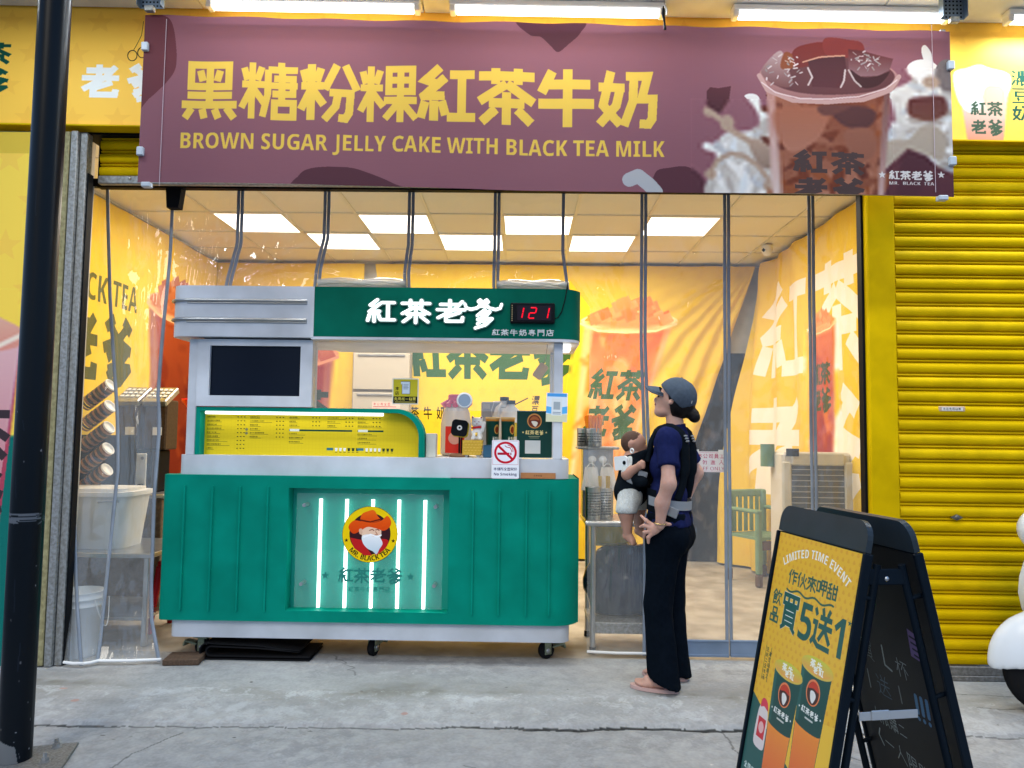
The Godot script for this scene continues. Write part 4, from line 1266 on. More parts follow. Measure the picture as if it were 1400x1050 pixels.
func build_curtains():
	var L := {
		"a0": [Vector3(-2.8, 2.882, -4.62), Vector3(-2.74, 1.626, -4.52), Vector3(-2.7, 1.018, -4.46), Vector3(-2.63, 0.441, -4.38), Vector3(-2.56, 0.012, -4.3)],
		"a": [Vector3(-2.708, 2.882, -4.620), Vector3(-2.658, 1.626, -4.500), Vector3(-2.615, 1.018, -4.420), Vector3(-2.531, 0.441, -4.350), Vector3(-2.443, 0.01, -4.290)],
		"b": [Vector3(-2.616, 2.883, -4.620), Vector3(-2.535, 2.174, -4.560), Vector3(-2.423, 1.453, -4.500), Vector3(-2.377, 1.105, -4.460), Vector3(-2.387, 0.597, -4.420), Vector3(-2.392, 0.106, -4.380), Vector3(-2.384, 0.012, -4.34)],
		"c": [Vector3(-2.206, 2.855, -4.640), Vector3(-2.188, 2.438, -4.600), Vector3(-2.165, 1.943, -4.500), Vector3(-2.179, 1.544, -4.500), Vector3(-2.153, 1.368, -4.480), Vector3(-2.155, 0.936, -4.460), Vector3(-2.142, 0.429, -4.440), Vector3(-2.118, 0.225, -4.420), Vector3(-2.075, 0.103, -4.395), Vector3(-2.047, 0.012, -4.38)],
		"c2": [Vector3(-2.206, 2.855, -4.640), Vector3(-2.188, 2.438, -4.610), Vector3(-2.17, 2.215, -4.56)],
		"d": [Vector3(-1.789, 2.873, -4.640), Vector3(-1.781, 2.493, -4.620), Vector3(-1.81, 2.3, -4.58), Vector3(-1.812, 2.212, -4.55)],
		"e": [Vector3(-1.242, 2.873, -4.640), Vector3(-1.237, 2.545, -4.620), Vector3(-1.268, 2.33, -4.58), Vector3(-1.266, 2.212, -4.55)],
		"f": [Vector3(-0.711, 2.868, -4.640), Vector3(-0.709, 2.503, -4.620), Vector3(-0.722, 2.32, -4.58), Vector3(-0.712, 2.212, -4.55)],
		"g": [Vector3(-0.172, 2.863, -4.640), Vector3(-0.171, 2.485, -4.620), Vector3(-0.172, 2.3, -4.58), Vector3(-0.169, 2.212, -4.55)],
		"h": [Vector3(0.255, 2.862, -4.640), Vector3(0.252, 2.466, -4.620), Vector3(0.282, 2.212, -4.55)],
		"h2": [Vector3(0.255, 2.862, -4.640), Vector3(0.275, 2.31, -4.640), Vector3(0.415, 2.13, -4.660), Vector3(0.41, 1.132, -4.680), Vector3(0.408, 0.201, -4.680), Vector3(0.41, 0.012, -4.680)],
		"i": [Vector3(0.745, 2.857, -4.640), Vector3(0.743, 1.904, -4.650), Vector3(0.772, 1.138, -4.660), Vector3(0.768, 0.518, -4.660), Vector3(0.765, 0.012, -4.660)],
		"j": [Vector3(1.260, 2.852, -4.640), Vector3(1.261, 1.323, -4.660), Vector3(1.268, 0.012, -4.670)],
		"k": [Vector3(1.783, 2.842, -4.640), Vector3(1.788, 1.330, -4.660), Vector3(1.796, 0.012, -4.67)],
		"m": [Vector3(2.2, 2.84, -4.55), Vector3(2.2, 1.33, -4.56), Vector3(2.2, 0.012, -4.57)],
	}
	curtain("narrow rippled clear curtain panel beside the steel door post", L.a0, L.a, 0.012, 1, [0, 1], "hem", 0.006)
	curtain("rippled clear curtain panel in front of the round white tub", L.a, L.b, 0.022, 2, [0, 1], "hem", 0.01)
	curtain("clear curtain panel hanging past the left end of the green kiosk", L.b, L.c, 0.03, 3, [0, 1], "hem", 0.006, [[0.35, 0.02, 0.25, 0.14], [0.25, 0.14, 0.5, 0.2], [0.9, 0.02, 0.6, 0.09]])
	curtain("clear curtain panel resting on the white ribbed end of the kiosk roof", L.c2, L.d, 0.03, 4, [0, 1], "", 0.004, [[0.1, 0.3, 0.95, 0.62], [0.1, 0.28, 0.9, 0.12], [0.15, 0.6, 0.3, 0.75]])
	curtain("clear curtain panel over the joint of the white and green roof fronts", L.d, L.e, 0.03, 5, [1, 1], "", 0.003, [[0.05, 0.12, 0.9, 0.52], [0.3, 0.08, 0.98, 0.14], [0.28, 0.1, 0.6, 0.24]])
	curtain("clear curtain panel resting on the kiosk roof above the first glowing character", L.e, L.f, 0.03, 6, [1, 1], "", 0.003, [[0.02, 0.2, 0.4, 0.08], [0.4, 0.08, 0.98, 0.16], [0.3, 0.5, 0.9, 0.56]])
	curtain("clear curtain panel resting on the kiosk roof above the last two glowing characters", L.f, L.g, 0.03, 7, [1, 1], "", 0.003, [[0.02, 0.22, 0.5, 0.06], [0.5, 0.06, 0.98, 0.2], [0.05, 0.5, 0.3, 0.46]])
	curtain("clear curtain panel resting on the kiosk roof above the red number display", L.g, L.h, 0.03, 8, [1, 1], "", 0.0, [[0.02, 0.3, 0.98, 0.38], [0.05, 0.52, 0.5, 0.6]])
	curtain("long clear curtain panel in front of the steel table", L.h2, L.i, 0.028, 9, [0, 1], "hem", 0.004, [[0.1, 0.84, 0.35, 0.76], [0.2, 0.9, 0.36, 0.76], [0.42, 0.9, 0.38, 0.76], [0.3, 0.62, 0.75, 0.6]])
	curtain("long clear curtain panel with the staff notice behind it", L.i, L.j, 0.016, 10, [1, 1], "rail", 0.0025, [[0.1, 0.93, 0.6, 0.86], [0.5, 0.74, 0.95, 0.8], [0.05, 0.5, 0.2, 0.72]])
	curtain("long clear curtain panel in front of the green plastic chair", L.j, L.k, 0.016, 12, [1, 1], "rail", 0.0025, [[0.1, 0.96, 0.5, 0.88], [0.55, 0.9, 0.95, 0.84], [0.9, 0.3, 0.96, 0.7]])
	curtain("glossy clear curtain panel beside the yellow column", L.k, L.m, 0.03, 13, [1, 0], "rail", 0.009)
	# bunched plastic lying on the kiosk roof
	var rng := RandomNumberGenerator.new()
	rng.seed = 12
	for a in [[-1.25, -0.72, "folded clear plastic lying on the kiosk roof over the glowing sign"], [-0.16, 0.27, "rolled clear plastic lying on the kiosk roof over the number display"]]:
		var t := thing("rolled_curtain", a[2], "curtain", Vector3((a[0] + a[1]) / 2, 2.199, -4.55))
		var hw: float = (a[1] - a[0]) / 2
		for k in 4:
			var st := S()
			var z := -0.05 + 0.03 * k
			var p := []
			for i in 9:
				p.append(Vector3(lerpf(-hw, hw, i / 8.0), 0.021 + 0.02 * (k % 2) + 0.012 * absf(sin(i * 0.8 + k)), z + rng.randf_range(-0.008, 0.008)))
			tube(st, p, 0.02, 8)
			part("fold", st, pane(0.45, 0.08), t)
	# curtain track
	var tr := thing("curtain_track", "dark steel track that carries the clear curtain panels", "rail", Vector3(-0.25, 2.87, -4.62))
	var st := S()
	box(st, Vector3(0, 0.012, -0.01), Vector3(5.0, 0.05, 0.05), 0.004)
	part("rail", st, M.black, tr)
	st = S()
	prism(st, PackedVector2Array([Vector2(-0.04, -0.15), Vector2(0.034, -0.15), Vector2(0.052, 0.0), Vector2(-0.052, 0.0)]), -0.03, 0.03, Transform3D(Basis.IDENTITY, Vector3(-1.93, -0.01, 0.03)))
	part("end_cover", st, M.rubber, tr)

# ---------- hanging banner ----------
func build_banner():
	var cv := Can.new(self, 2048, 432, Color(0.485, 0.31, 0.355))
	# layout measured on the sign: B takes its points to the picture, Z the points of its right third
	var B := func(x: float, y: float) -> Vector2: return Vector2((x - 194.0) / 1109.0 * 2048.0, (y - 20.0 - (x - 194.0) * 0.0197) / 228.0 * 432.0)
	var flat := func(a: Array, f: Callable) -> Array:
		var o := []
		for i in range(0, a.size(), 2):
			var p: Vector2 = (f as Callable).call(a[i], a[i + 1])
			o.append(p.x)
			o.append(p.y)
		return o
	var Z := func(x: float, y: float) -> Vector2: return B.call(940.0 + x / 3.784, 40.0 + y / 3.784)
	var dark := Color(0.3, 0.16, 0.2)
	cv.blob(flat.call([180, 15, 218, 21, 232, 32, 239, 62, 240, 92, 229, 112, 205, 135, 180, 150], B), Color(0.36, 0.17, 0.2))
	cv.blob(flat.call([712, 26, 728, 47, 744, 50, 758, 63, 768, 71, 782, 61, 798, 46, 800, 28], B), dark)
	cv.blob(flat.call([414, 262, 416, 240, 436, 230, 482, 229, 512, 237, 544, 250, 560, 262], B), dark)
	cv.blob(flat.call([901, 270, 901, 236, 922, 229, 945, 228, 964, 241, 974, 270], B), dark)
	cv.line(flat.call([866, 245, 878, 240, 893, 252, 902, 262], B), 36, Color(0.62, 0.63, 0.65))
	var gold := Color(0.82, 0.69, 0.28)
	var p0: Vector2 = B.call(248, 82)
	for i in 8:
		cv.han("黑糖粉粿紅茶牛奶"[i], Transform2D(Vector2(1.5, 0), Vector2(0, 1.54), p0 + Vector2(151.2 * i, 0)), [12.5, 11.5, 13.5, 12.0, 15.0, 15.5, 16.5, 15.0][i], gold)
	p0 = B.call(248, 202.5)
	var p1: Vector2 = B.call(453, 202.5)
	cv.write("BROWN SUGAR", p0.x, p0.y, 56, gold, bold, p1.x - p0.x)
	p0 = B.call(463, 206)
	p1 = B.call(914, 206)
	cv.write("JELLY CAKE WITH BLACK TEA MILK", p0.x, p0.y, 56, gold, bold, p1.x - p0.x)
	var rng := RandomNumberGenerator.new()
	rng.seed = 5
	# milk splash
	var milk := Color(0.82, 0.81, 0.8)
	var milk2 := Color(0.64, 0.61, 0.59)
	cv.blob(flat.call([120, 860, 150, 720, 175, 640, 180, 570, 230, 535, 330, 530, 385, 500, 380, 440, 340, 380, 312, 350, 345, 338, 385, 355, 400, 420, 440, 470, 450, 870], Z), milk, milk2)
	cv.line(flat.call([115, 605, 180, 625], Z), 20, milk)
	cv.blob(flat.call([165, 800, 200, 690, 290, 700, 330, 790, 320, 870, 160, 870], Z), milk2, milk)
	cv.line(flat.call([290, 740, 330, 800, 320, 840], Z), 26, milk)
	var latte := Color(0.62, 0.53, 0.47)
	var spl0 := PackedVector2Array([Z.call(180, 600), Z.call(330, 540), Z.call(430, 480), Z.call(445, 870), Z.call(150, 870)])
	cv.flecks(Rect2(Z.call(120, 480), Z.call(450, 870) - Z.call(120, 480)), 50, 24, [milk, milk2, Color(0.66, 0.66, 0.68), Color(0.78, 0.79, 0.8)], rng, spl0)
	cv.line(flat.call([128, 425, 215, 485, 250, 530, 330, 580, 430, 615], Z), 16, latte)
	cv.oval(Z.call(130, 425).x, Z.call(130, 425).y, 15, 15, latte)
	cv.oval(Z.call(222, 488).x, Z.call(222, 488).y, 18, 22, latte)
	cv.line(flat.call([135, 745, 170, 680, 240, 645, 310, 660, 380, 710, 430, 780], Z), 12, latte)
	cv.oval(Z.call(137, 748).x, Z.call(137, 748).y, 15, 14, latte)
	cv.oval(Z.call(430, 815).x, Z.call(430, 815).y, 13, 14, latte)
	cv.blob(flat.call([330, 580, 430, 600, 445, 720, 380, 700], Z), latte, Color(0.5, 0.42, 0.38))
	# right splash
	cv.blob(flat.call([1050, 320, 1130, 290, 1200, 250, 1240, 200, 1225, 110, 1245, 82, 1275, 120, 1290, 180, 1340, 230, 1420, 240, 1420, 900, 1040, 900, 1040, 580, 1085, 480, 1070, 380], Z), milk, milk2)
	var spl := PackedVector2Array([Z.call(1060, 340), Z.call(1220, 260), Z.call(1290, 200), Z.call(1400, 250), Z.call(1400, 880), Z.call(1050, 880), Z.call(1050, 600)])
	cv.flecks(Rect2(Z.call(1050, 200), Z.call(1400, 880) - Z.call(1050, 200)), 60, 26, [milk, milk2, Color(0.66, 0.66, 0.68), Color(0.78, 0.79, 0.8), Color(0.6, 0.56, 0.53)], rng, spl)
	cv.oval(Z.call(1230, 210).x, Z.call(1230, 210).y, 40, 26, milk)
	cv.oval(Z.call(1365, 240).x, Z.call(1365, 240).y, 36, 44, Color(0.42, 0.38, 0.38))
	cv.oval(Z.call(1272, 277).x, Z.call(1272, 277).y, 22, 16, latte)
	cv.blob(flat.call([1040, 590, 1150, 570, 1230, 500, 1330, 540, 1320, 680, 1200, 640, 1120, 640, 1050, 760], Z), Color(0.62, 0.57, 0.52))
	cv.blob(flat.call([1155, 370, 1200, 355, 1250, 352, 1320, 348, 1350, 380, 1345, 440, 1260, 480, 1190, 465, 1150, 440], Z), Color(0.34, 0.17, 0.17), Color(0.4, 0.24, 0.2))
	# loose jelly
	cv.poly(flat.call([118, 320, 135, 300, 180, 305, 243, 296, 232, 370, 185, 438, 118, 400], Z), Color(0.32, 0.16, 0.19), Color(0.26, 0.13, 0.16))
	cv.poly(flat.call([970, 800, 1030, 730, 1145, 622, 1240, 660, 1300, 720, 1400, 760, 1400, 880, 980, 880], Z), Color(0.33, 0.17, 0.2), Color(0.3, 0.15, 0.19))
	cv.poly(flat.call([1110, 690, 1145, 622, 1240, 660, 1280, 700, 1180, 880, 1080, 880], Z), Color(0.28, 0.14, 0.18))
	# the cup
	var s0 := Color(0.4, 0.19, 0.12)
	var s1 := Color(0.62, 0.42, 0.34)
	cv.poly(flat.call([425, 320, 1060, 330, 1020, 880, 450, 880], Z), s0, s1)
	var body := PackedVector2Array([Z.call(440, 340), Z.call(1045, 345), Z.call(1010, 880), Z.call(460, 880)])
	cv.flecks(Rect2(Z.call(430, 330), Z.call(1060, 880) - Z.call(430, 330)), 90, 34, [s0, s0.lerp(s1, 0.3), s0.lerp(s1, 0.6), Color(0.5, 0.27, 0.16), Color(0.34, 0.16, 0.12), s0.lerp(s1, 0.45)], rng, body)
	cv.poly(flat.call([425, 320, 470, 330, 500, 880, 450, 880], Z), Color(0.62, 0.45, 0.42), Color(0.74, 0.66, 0.64))
	cv.poly(flat.call([1030, 330, 1060, 330, 1020, 880, 985, 880], Z), Color(0.4, 0.26, 0.25), Color(0.68, 0.56, 0.54))
	cv.blob(flat.call([470, 420, 600, 400, 740, 420, 700, 560, 560, 640, 480, 560], Z), Color(0.55, 0.33, 0.25), Color(0.6, 0.4, 0.33))
	cv.blob(flat.call([760, 420, 900, 400, 985, 430, 960, 500, 880, 520, 800, 490], Z), Color(0.3, 0.17, 0.17))
	cv.blob(flat.call([700, 400, 860, 400, 760, 450, 700, 440], Z), Color(0.36, 0.21, 0.19))
	cv.blob(flat.call([820, 540, 960, 520, 980, 640, 880, 690], Z), Color(0.5, 0.31, 0.25))
	cv.soften(Rect2i(1600, 180, 330, 252), 7.0)
	cv.soften(Rect2i(1395, 190, 230, 242), 8.0)
	cv.soften(Rect2i(1900, 100, 148, 332), 8.0)
	cv.oval(Z.call(748, 255).x, Z.call(748, 255).y, 362 * 0.488, 130 * 0.5, Color(0.63, 0.47, 0.46), Color(0.52, 0.36, 0.36))
	cv.oval(Z.call(748, 238).x, Z.call(748, 238).y, 338 * 0.488, 106 * 0.5, Color(0.33, 0.19, 0.2))
	cv.blob(flat.call([400, 235, 430, 170, 500, 110, 530, 180, 560, 290, 480, 295], Z), Color(0.6, 0.52, 0.53), Color(0.4, 0.25, 0.25))
	var j1 := Color(0.42, 0.16, 0.15)
	cv.blob(flat.call([560, 120, 610, 80, 730, 70, 725, 150, 640, 190, 570, 190], Z), j1, Color(0.36, 0.14, 0.13))
	cv.blob(flat.call([728, 48, 850, 55, 920, 70, 925, 130, 830, 150, 735, 135], Z), Color(0.46, 0.19, 0.19), j1)
	cv.blob(flat.call([520, 120, 560, 130, 560, 200, 500, 200], Z), Color(0.45, 0.24, 0.15))
	cv.poly(flat.call([640, 160, 830, 140, 840, 230, 800, 310, 660, 300, 650, 210], Z), Color(0.24, 0.12, 0.14), Color(0.3, 0.15, 0.17))
	cv.poly(flat.call([850, 105, 920, 110, 1080, 150, 1060, 210, 1000, 240, 910, 245, 850, 210], Z), Color(0.32, 0.14, 0.15), Color(0.46, 0.34, 0.36))
	cv.blob(flat.call([860, 215, 910, 300, 1000, 290, 1060, 220, 1000, 240, 920, 250], Z), Color(0.22, 0.11, 0.12))
	cv.soften(Rect2i(1540, 30, 420, 150), 2.5)
	for k in 60:
		var x := rng.randf_range(410, 600) if k < 32 else rng.randf_range(860, 1010)
		var y := rng.randf_range(140, 300) if k < 32 else rng.randf_range(110, 200)
		var q: Vector2 = Z.call(x, y)
		var g := rng.randf_range(0.45, 0.75)
		cv.line([q.x, q.y, q.x + rng.randf_range(-12, 12), q.y + rng.randf_range(-9, 9)], rng.randf_range(2, 4.5), Color(g, g * 0.94, g * 0.95))
	cv.line(flat.call([615, 168, 700, 145, 830, 140], Z), 4, Color(0.66, 0.5, 0.42))
	cv.line(flat.call([640, 200, 662, 250, 640, 290], Z), 5, Color(0.66, 0.6, 0.6))
	cv.line(flat.call([832, 215, 825, 270, 808, 305], Z), 5, Color(0.66, 0.6, 0.6))
	cv.line(flat.call([850, 215, 880, 270, 912, 298], Z), 5, Color(0.62, 0.56, 0.56))
	cv.line(flat.call([388, 245, 430, 320, 560, 370, 740, 382, 920, 368, 1060, 315, 1108, 245], Z), 12, Color(0.66, 0.53, 0.52))
	cv.line(flat.call([400, 280, 470, 330, 600, 360, 748, 366, 900, 352, 1040, 306, 1098, 262], Z), 3, Color(0.78, 0.7, 0.7))
	cv.soften(Rect2i(1400, 24, 648, 408), 2.2)
	var ink := Color(0.26, 0.2, 0.2)
	p0 = Z.call(560, 625)
	cv.han("紅茶", Transform2D(Vector2(0.86, 0.02), Vector2(0, 0.62), p0), 17, ink, false, 108.0)
	p0 = Z.call(560, 765)
	cv.han("老爹", Transform2D(Vector2(0.86, 0.02), Vector2(0, 0.62), p0), 17, ink, false, 108.0)
	var wht := Color(0.78, 0.77, 0.77)
	p0 = Z.call(1046, 733)
	cv.han("紅茶老爹", Transform2D(Vector2(0.27, 0), Vector2(0, 0.25), p0), 15, wht, false, 103.0)
	p0 = Z.call(1044, 808)
	p1 = Z.call(1275, 808)
	cv.write("MR.  BLACK  TEA", p0.x, p0.y, 12, wht, bold, p1.x - p0.x)
	for x in [1012, 1312]:
		p0 = Z.call(x, 757)
		cv.star(p0.x, p0.y, 10, wht)
	var bm := printed(cv.im, 0.65, 0.3)
	bm.heightmap_enabled = true
	bm.heightmap_texture = M.bump_fine
	bm.heightmap_scale = 0.03
	bm.backlight_enabled = true
	bm.backlight = Color(0.5, 0.5, 0.5)
	var t := thing("hanging_banner", "wide purple banner with yellow characters and a printed jelly milk tea", "banner")
	var st := S()
	var fz := FastNoiseLite.new()
	fz.seed = 2
	fz.frequency = 0.9
	grid(st, 80, 16, func(u: float, v: float) -> Vector3:
		var top := lerpf(3.625, 3.555, u) + 0.004 * sin(u * 60.0)
		var low := lerpf(2.681, 2.634, u) + 0.006 * sin(u * 9.0)
		return Vector3(lerpf(-2.112, 2.304, u), lerpf(low, top, v), -4.0 + 0.014 * fz.get_noise_2d(u * 4.4, v * 0.9) * sin(u * PI)), Vector3.BACK)
	part("cloth", st, bm, t)
	st = S()
	box(st, Vector3(0.096, 3.56, -4.035), Vector3(4.4, 0.03, 0.03), 0.003, Basis.from_euler(Vector3(0, 0, -0.0155)))
	box(st, Vector3(0.096, 2.69, -4.035), Vector3(4.4, 0.03, 0.03), 0.003, Basis.from_euler(Vector3(0, 0, -0.0105)))
	for x in [-2.085, 2.28]:
		box(st, Vector3(x, 3.13, -4.035), Vector3(0.03, 0.9, 0.028), 0.003)
	part("frame", st, M.galv, t)
	for q in [[-2.1, 3.44], [-2.1, 2.85], [2.3, 3.36], [2.296, 2.83]]:
		st = S()
		box(st, Vector3(q[0], q[1], -4.005), Vector3(0.036, 0.048, 0.05), 0.004)
		part("clip", st, mat(0.45, 0.5, 0.56, 0.4), t)
	for q in [[-2.06, 2.665], [2.24, 2.628]]:
		st = S()
		box(st, Vector3(q[0], q[1], -4.0), Vector3(0.05, 0.026, 0.04), 0.004)
		part("clip", st, mat(0.45, 0.5, 0.56, 0.4), t)
	for x in [-1.99, 2.205]:
		st = S()
		tube(st, [Vector3(x, 3.6, -3.996), Vector3(x, 2.66, -3.996)], 0.0018, 6)
		part("hem_seam", st, mat(0.5, 0.4, 0.45, 0.6), t)
	# steel channels that hang the banner from the canopy
	for a in [[-2.07, 3.655, "punched steel channel holding the left end of the purple banner"], [2.31, 3.615, "punched steel channel holding the right end of the purple banner"]]:
		var b := thing("steel_bracket", a[2], "bracket", Vector3(a[0], a[1], -3.97))
		st = S()
		var hh: float = 3.826 - a[1]
		box(st, Vector3(0, hh / 2, -0.02), Vector3(0.13, hh, 0.004))
		box(st, Vector3(-0.065, hh / 2, 0.0), Vector3(0.004, hh, 0.045))
		box(st, Vector3(0.065, hh / 2, 0.0), Vector3(0.004, hh, 0.045))
		part("channel", st, mat(0.16, 0.22, 0.3, 0.45, 0.5), b)
		st = S()
		for i in 6:
			for j in int(hh / 0.022):
				box(st, Vector3(-0.05 + 0.02 * i, 0.014 + 0.022 * j, -0.0175), Vector3(0.009, 0.009, 0.002))
		var ho := part("punched_hole", st, M.black, b)
		ho.set_meta("kind", "stuff")
		st = S()
		box(st, Vector3(0, -0.016, 0.004), Vector3(0.05, 0.03, 0.03), 0.003)
		part("foot", st, M.galv, b)
	st = S()
	var w := thing("wire_loops", "two black wire rings hanging on a thin wire beside the banner", "wire", Vector3(-2.15, 3.52, -4.02))
	tube(st, [Vector3(0.02, 0.08, 0), Vector3(0.012, 0.0, 0.0), Vector3(-0.01, -0.05, 0), Vector3(-0.028, -0.085, 0)], 0.0016, 6)
	part("wire", st, M.black, w)
	for q in [[-0.033, -0.118], [0.022, -0.1]]:
		st = S()
		var r := []
		for k in 21:
			r.append(Vector3(q[0] + 0.026 * cos(TAU * k / 20), q[1] + 0.03 * sin(TAU * k / 20), 0.002))
		tube(st, r, 0.0026, 6)
		part("ring", st, M.black, w)
	var cl := thing("broken_clip", "small broken clip dangling on a wire in front of the banner top", "clip", Vector3(0.742, 3.64, -3.95))
	st = S()
	tube(st, [Vector3(0, 0.19, 0), Vector3(0.002, 0.02, 0)], 0.0012, 6)
	tube(st, [Vector3(0.0, 0.02, 0), Vector3(-0.004, -0.02, 0), Vector3(0.003, -0.07, 0), Vector3(0.006, -0.11, 0)], [0.006, 0.01, 0.005, 0.008], 8)
	part("cord", st, M.black, cl)
	st = S()
	tube(st, [Vector3(0.004, 0.02, 0.008), Vector3(0.014, -0.01, 0.008), Vector3(0.01, -0.035, 0.008)], [0.006, 0.009, 0.004], 8)
	part("shackle", st, M.steel, cl)

# ---------- the green drinks kiosk ----------
func solid_han(st: SurfaceTool, ch: String, at: Vector3, sx: float, sy: float, wgt: float, depth: float, round_ := true):
	# raised character: at is its upper left corner, sx and sy its size
	var k := 0
	for s in GLYPH.get(ch, []):
		var p := PackedVector2Array()
		for i in range(0, s.size(), 2):
			p.append(Vector2(s[i], s[i + 1]))
		var runs := [p]
		if p.size() > 3 and p[0] == p[p.size() - 1]:
			var h := p.size() / 2
			runs = [p.slice(0, h + 1), p.slice(h)]
		for r in runs:
			for o in Geometry2D.offset_polyline(r, wgt * 0.5, Geometry2D.JOIN_ROUND if round_ else Geometry2D.JOIN_MITER, Geometry2D.END_ROUND if round_ else Geometry2D.END_SQUARE):
				var q := PackedVector2Array()
				for v in o:
					q.append(Vector2(v.x / 100.0 * sx, -v.y / 100.0 * sy))
				prism(st, q, 0.0, depth + 0.00025 * k, Transform3D(Basis.IDENTITY, at))
			k += 1

func emblem(n: int) -> Image:
	# round badge: yellow ring with lettering, a brimmed hat over a white beard
	var cv := Can.new(self, n, n, Color(0.2, 0.1, 0.06))
	var h := n / 2.0
	cv.oval(h, h, h * 0.985, h * 0.985, Color(0.95, 0.8, 0.02))
	cv.oval(h, h * 0.98, h * 0.74, h * 0.74, Color(0.23, 0.1, 0.12))
	var P := func(a: Array) -> Array:
		var o := []
		for v in a:
			o.append(h + v * h)
		return o
	cv.poly(P.call([-0.72, 0.12, -0.3, 0.2, 0.1, 0.75, -0.2, 0.74, -0.55, 0.5]), Color(0.75, 0.12, 0.12))
	cv.blob(P.call([0.3, 0.2, 0.66, 0.2, 0.55, 0.5, 0.2, 0.72]), Color(0.75, 0.12, 0.12))
	cv.blob(P.call([-0.3, -0.22, 0.32, -0.3, 0.38, 0.1, 0.1, 0.25, -0.25, 0.1]), Color(0.93, 0.78, 0.66))
	cv.blob(P.call([-0.28, 0.06, -0.05, 0.0, 0.14, 0.08, 0.3, 0.04, 0.46, 0.3, 0.36, 0.5, 0.25, 0.7, 0.12, 0.6, -0.08, 0.5, -0.25, 0.3]), Color(0.95, 0.95, 0.95), Color(0.75, 0.82, 0.86))
	cv.blob(P.call([-0.78, -0.25, -0.6, -0.48, -0.3, -0.46, 0.1, -0.42, 0.4, -0.5, 0.6, -0.66, 0.74, -0.5, 0.72, -0.3, 0.5, -0.14, 0.2, -0.22, -0.1, -0.26, -0.35, -0.12, -0.6, -0.02]), Color(0.93, 0.36, 0.05), Color(0.85, 0.26, 0.03))
	cv.blob(P.call([-0.34, -0.48, -0.3, -0.72, -0.1, -0.82, 0.12, -0.86, 0.26, -0.66, 0.36, -0.5, 0.0, -0.42]), Color(0.95, 0.42, 0.08), Color(0.86, 0.28, 0.03))
	cv.line(P.call([-0.34, -0.5, 0.0, -0.44, 0.36, -0.54]), h * 0.05, Color(0.4, 0.12, 0.03))
	cv.line(P.call([-0.22, 0.1, 0.02, 0.0, 0.26, 0.08, 0.4, 0.02]), h * 0.05, Color(0.99, 0.99, 0.99))
	cv.line(P.call([-0.02, -0.14, 0.08, -0.18, 0.14, -0.14]), h * 0.03, Color(0.5, 0.25, 0.2))
	cv.line(P.call([0.2, -0.16, 0.28, -0.18, 0.33, -0.14]), h * 0.03, Color(0.5, 0.25, 0.2))
	cv.line(P.call([0.2, -0.1, 0.27, -0.0, 0.18, 0.01]), h * 0.03, Color(0.72, 0.46, 0.36))
	cv.blob(P.call([-0.4, -0.16, -0.3, -0.2, -0.27, -0.04, -0.36, 0.0]), Color(0.88, 0.7, 0.58))
	cv.arc("MR. BLACK TEA", h, h, h * 0.93, PI / 2, h * 0.24, Color(0.16, 0.1, 0.05), bold, true)
	cv.star(h * 0.16, h * 1.22, h * 0.075, Color(0.16, 0.1, 0.05))
	cv.star(h * 1.84, h * 1.22, h * 0.075, Color(0.16, 0.1, 0.05))
	return cv.im

func caster(parent: Node3D, at: Vector3, turn: float):
	var b := Basis.from_euler(Vector3(0, turn, 0))
	var st := S()
	for s in [-1, 1]:
		box(st, at + b * Vector3(0.0, 0.07, s * 0.024), Vector3(0.045, 0.08, 0.004), 0.002, b)
	box(st, at + b * Vector3(0, 0.112, 0), Vector3(0.09, 0.008, 0.075), 0.002, b)
	box(st, at + b * Vector3(0.075, 0.075, 0), Vector3(0.085, 0.012, 0.05), 0.003, b * Basis.from_euler(Vector3(0, 0, 0.15)))
	box(st, at + b * Vector3(0.118, 0.066, 0), Vector3(0.012, 0.03, 0.05), 0.003, b * Basis.from_euler(Vector3(0, 0, 0.3)))
	var f := part("caster", st, grainy(mat(0.3, 0.36, 0.26, 0.45, 0.5), M.dirt, null, 6.0, 0.0), parent)
	st = S()
	var rb := b * Basis.from_euler(Vector3(PI / 2, 0, 0))
	lathe(st, at + Vector3(0, 0.052, 0) - rb.y * 0.018, [Vector2(0.02, 0), Vector2(0.042, 0.0), Vector2(0.05, 0.006), Vector2(0.05, 0.03), Vector2(0.042, 0.036), Vector2(0.02, 0.036)], 24, rb)
	part("wheel", st, M.rubber, f)
	st = S()
	lathe(st, at + Vector3(0, 0.052, 0) - rb.y * 0.03, [Vector2(0.0005, 0.0), Vector2(0.014, 0.0), Vector2(0.014, 0.06), Vector2(0.0005, 0.06)], 12, rb)
	part("axle", st, M.steel, f)

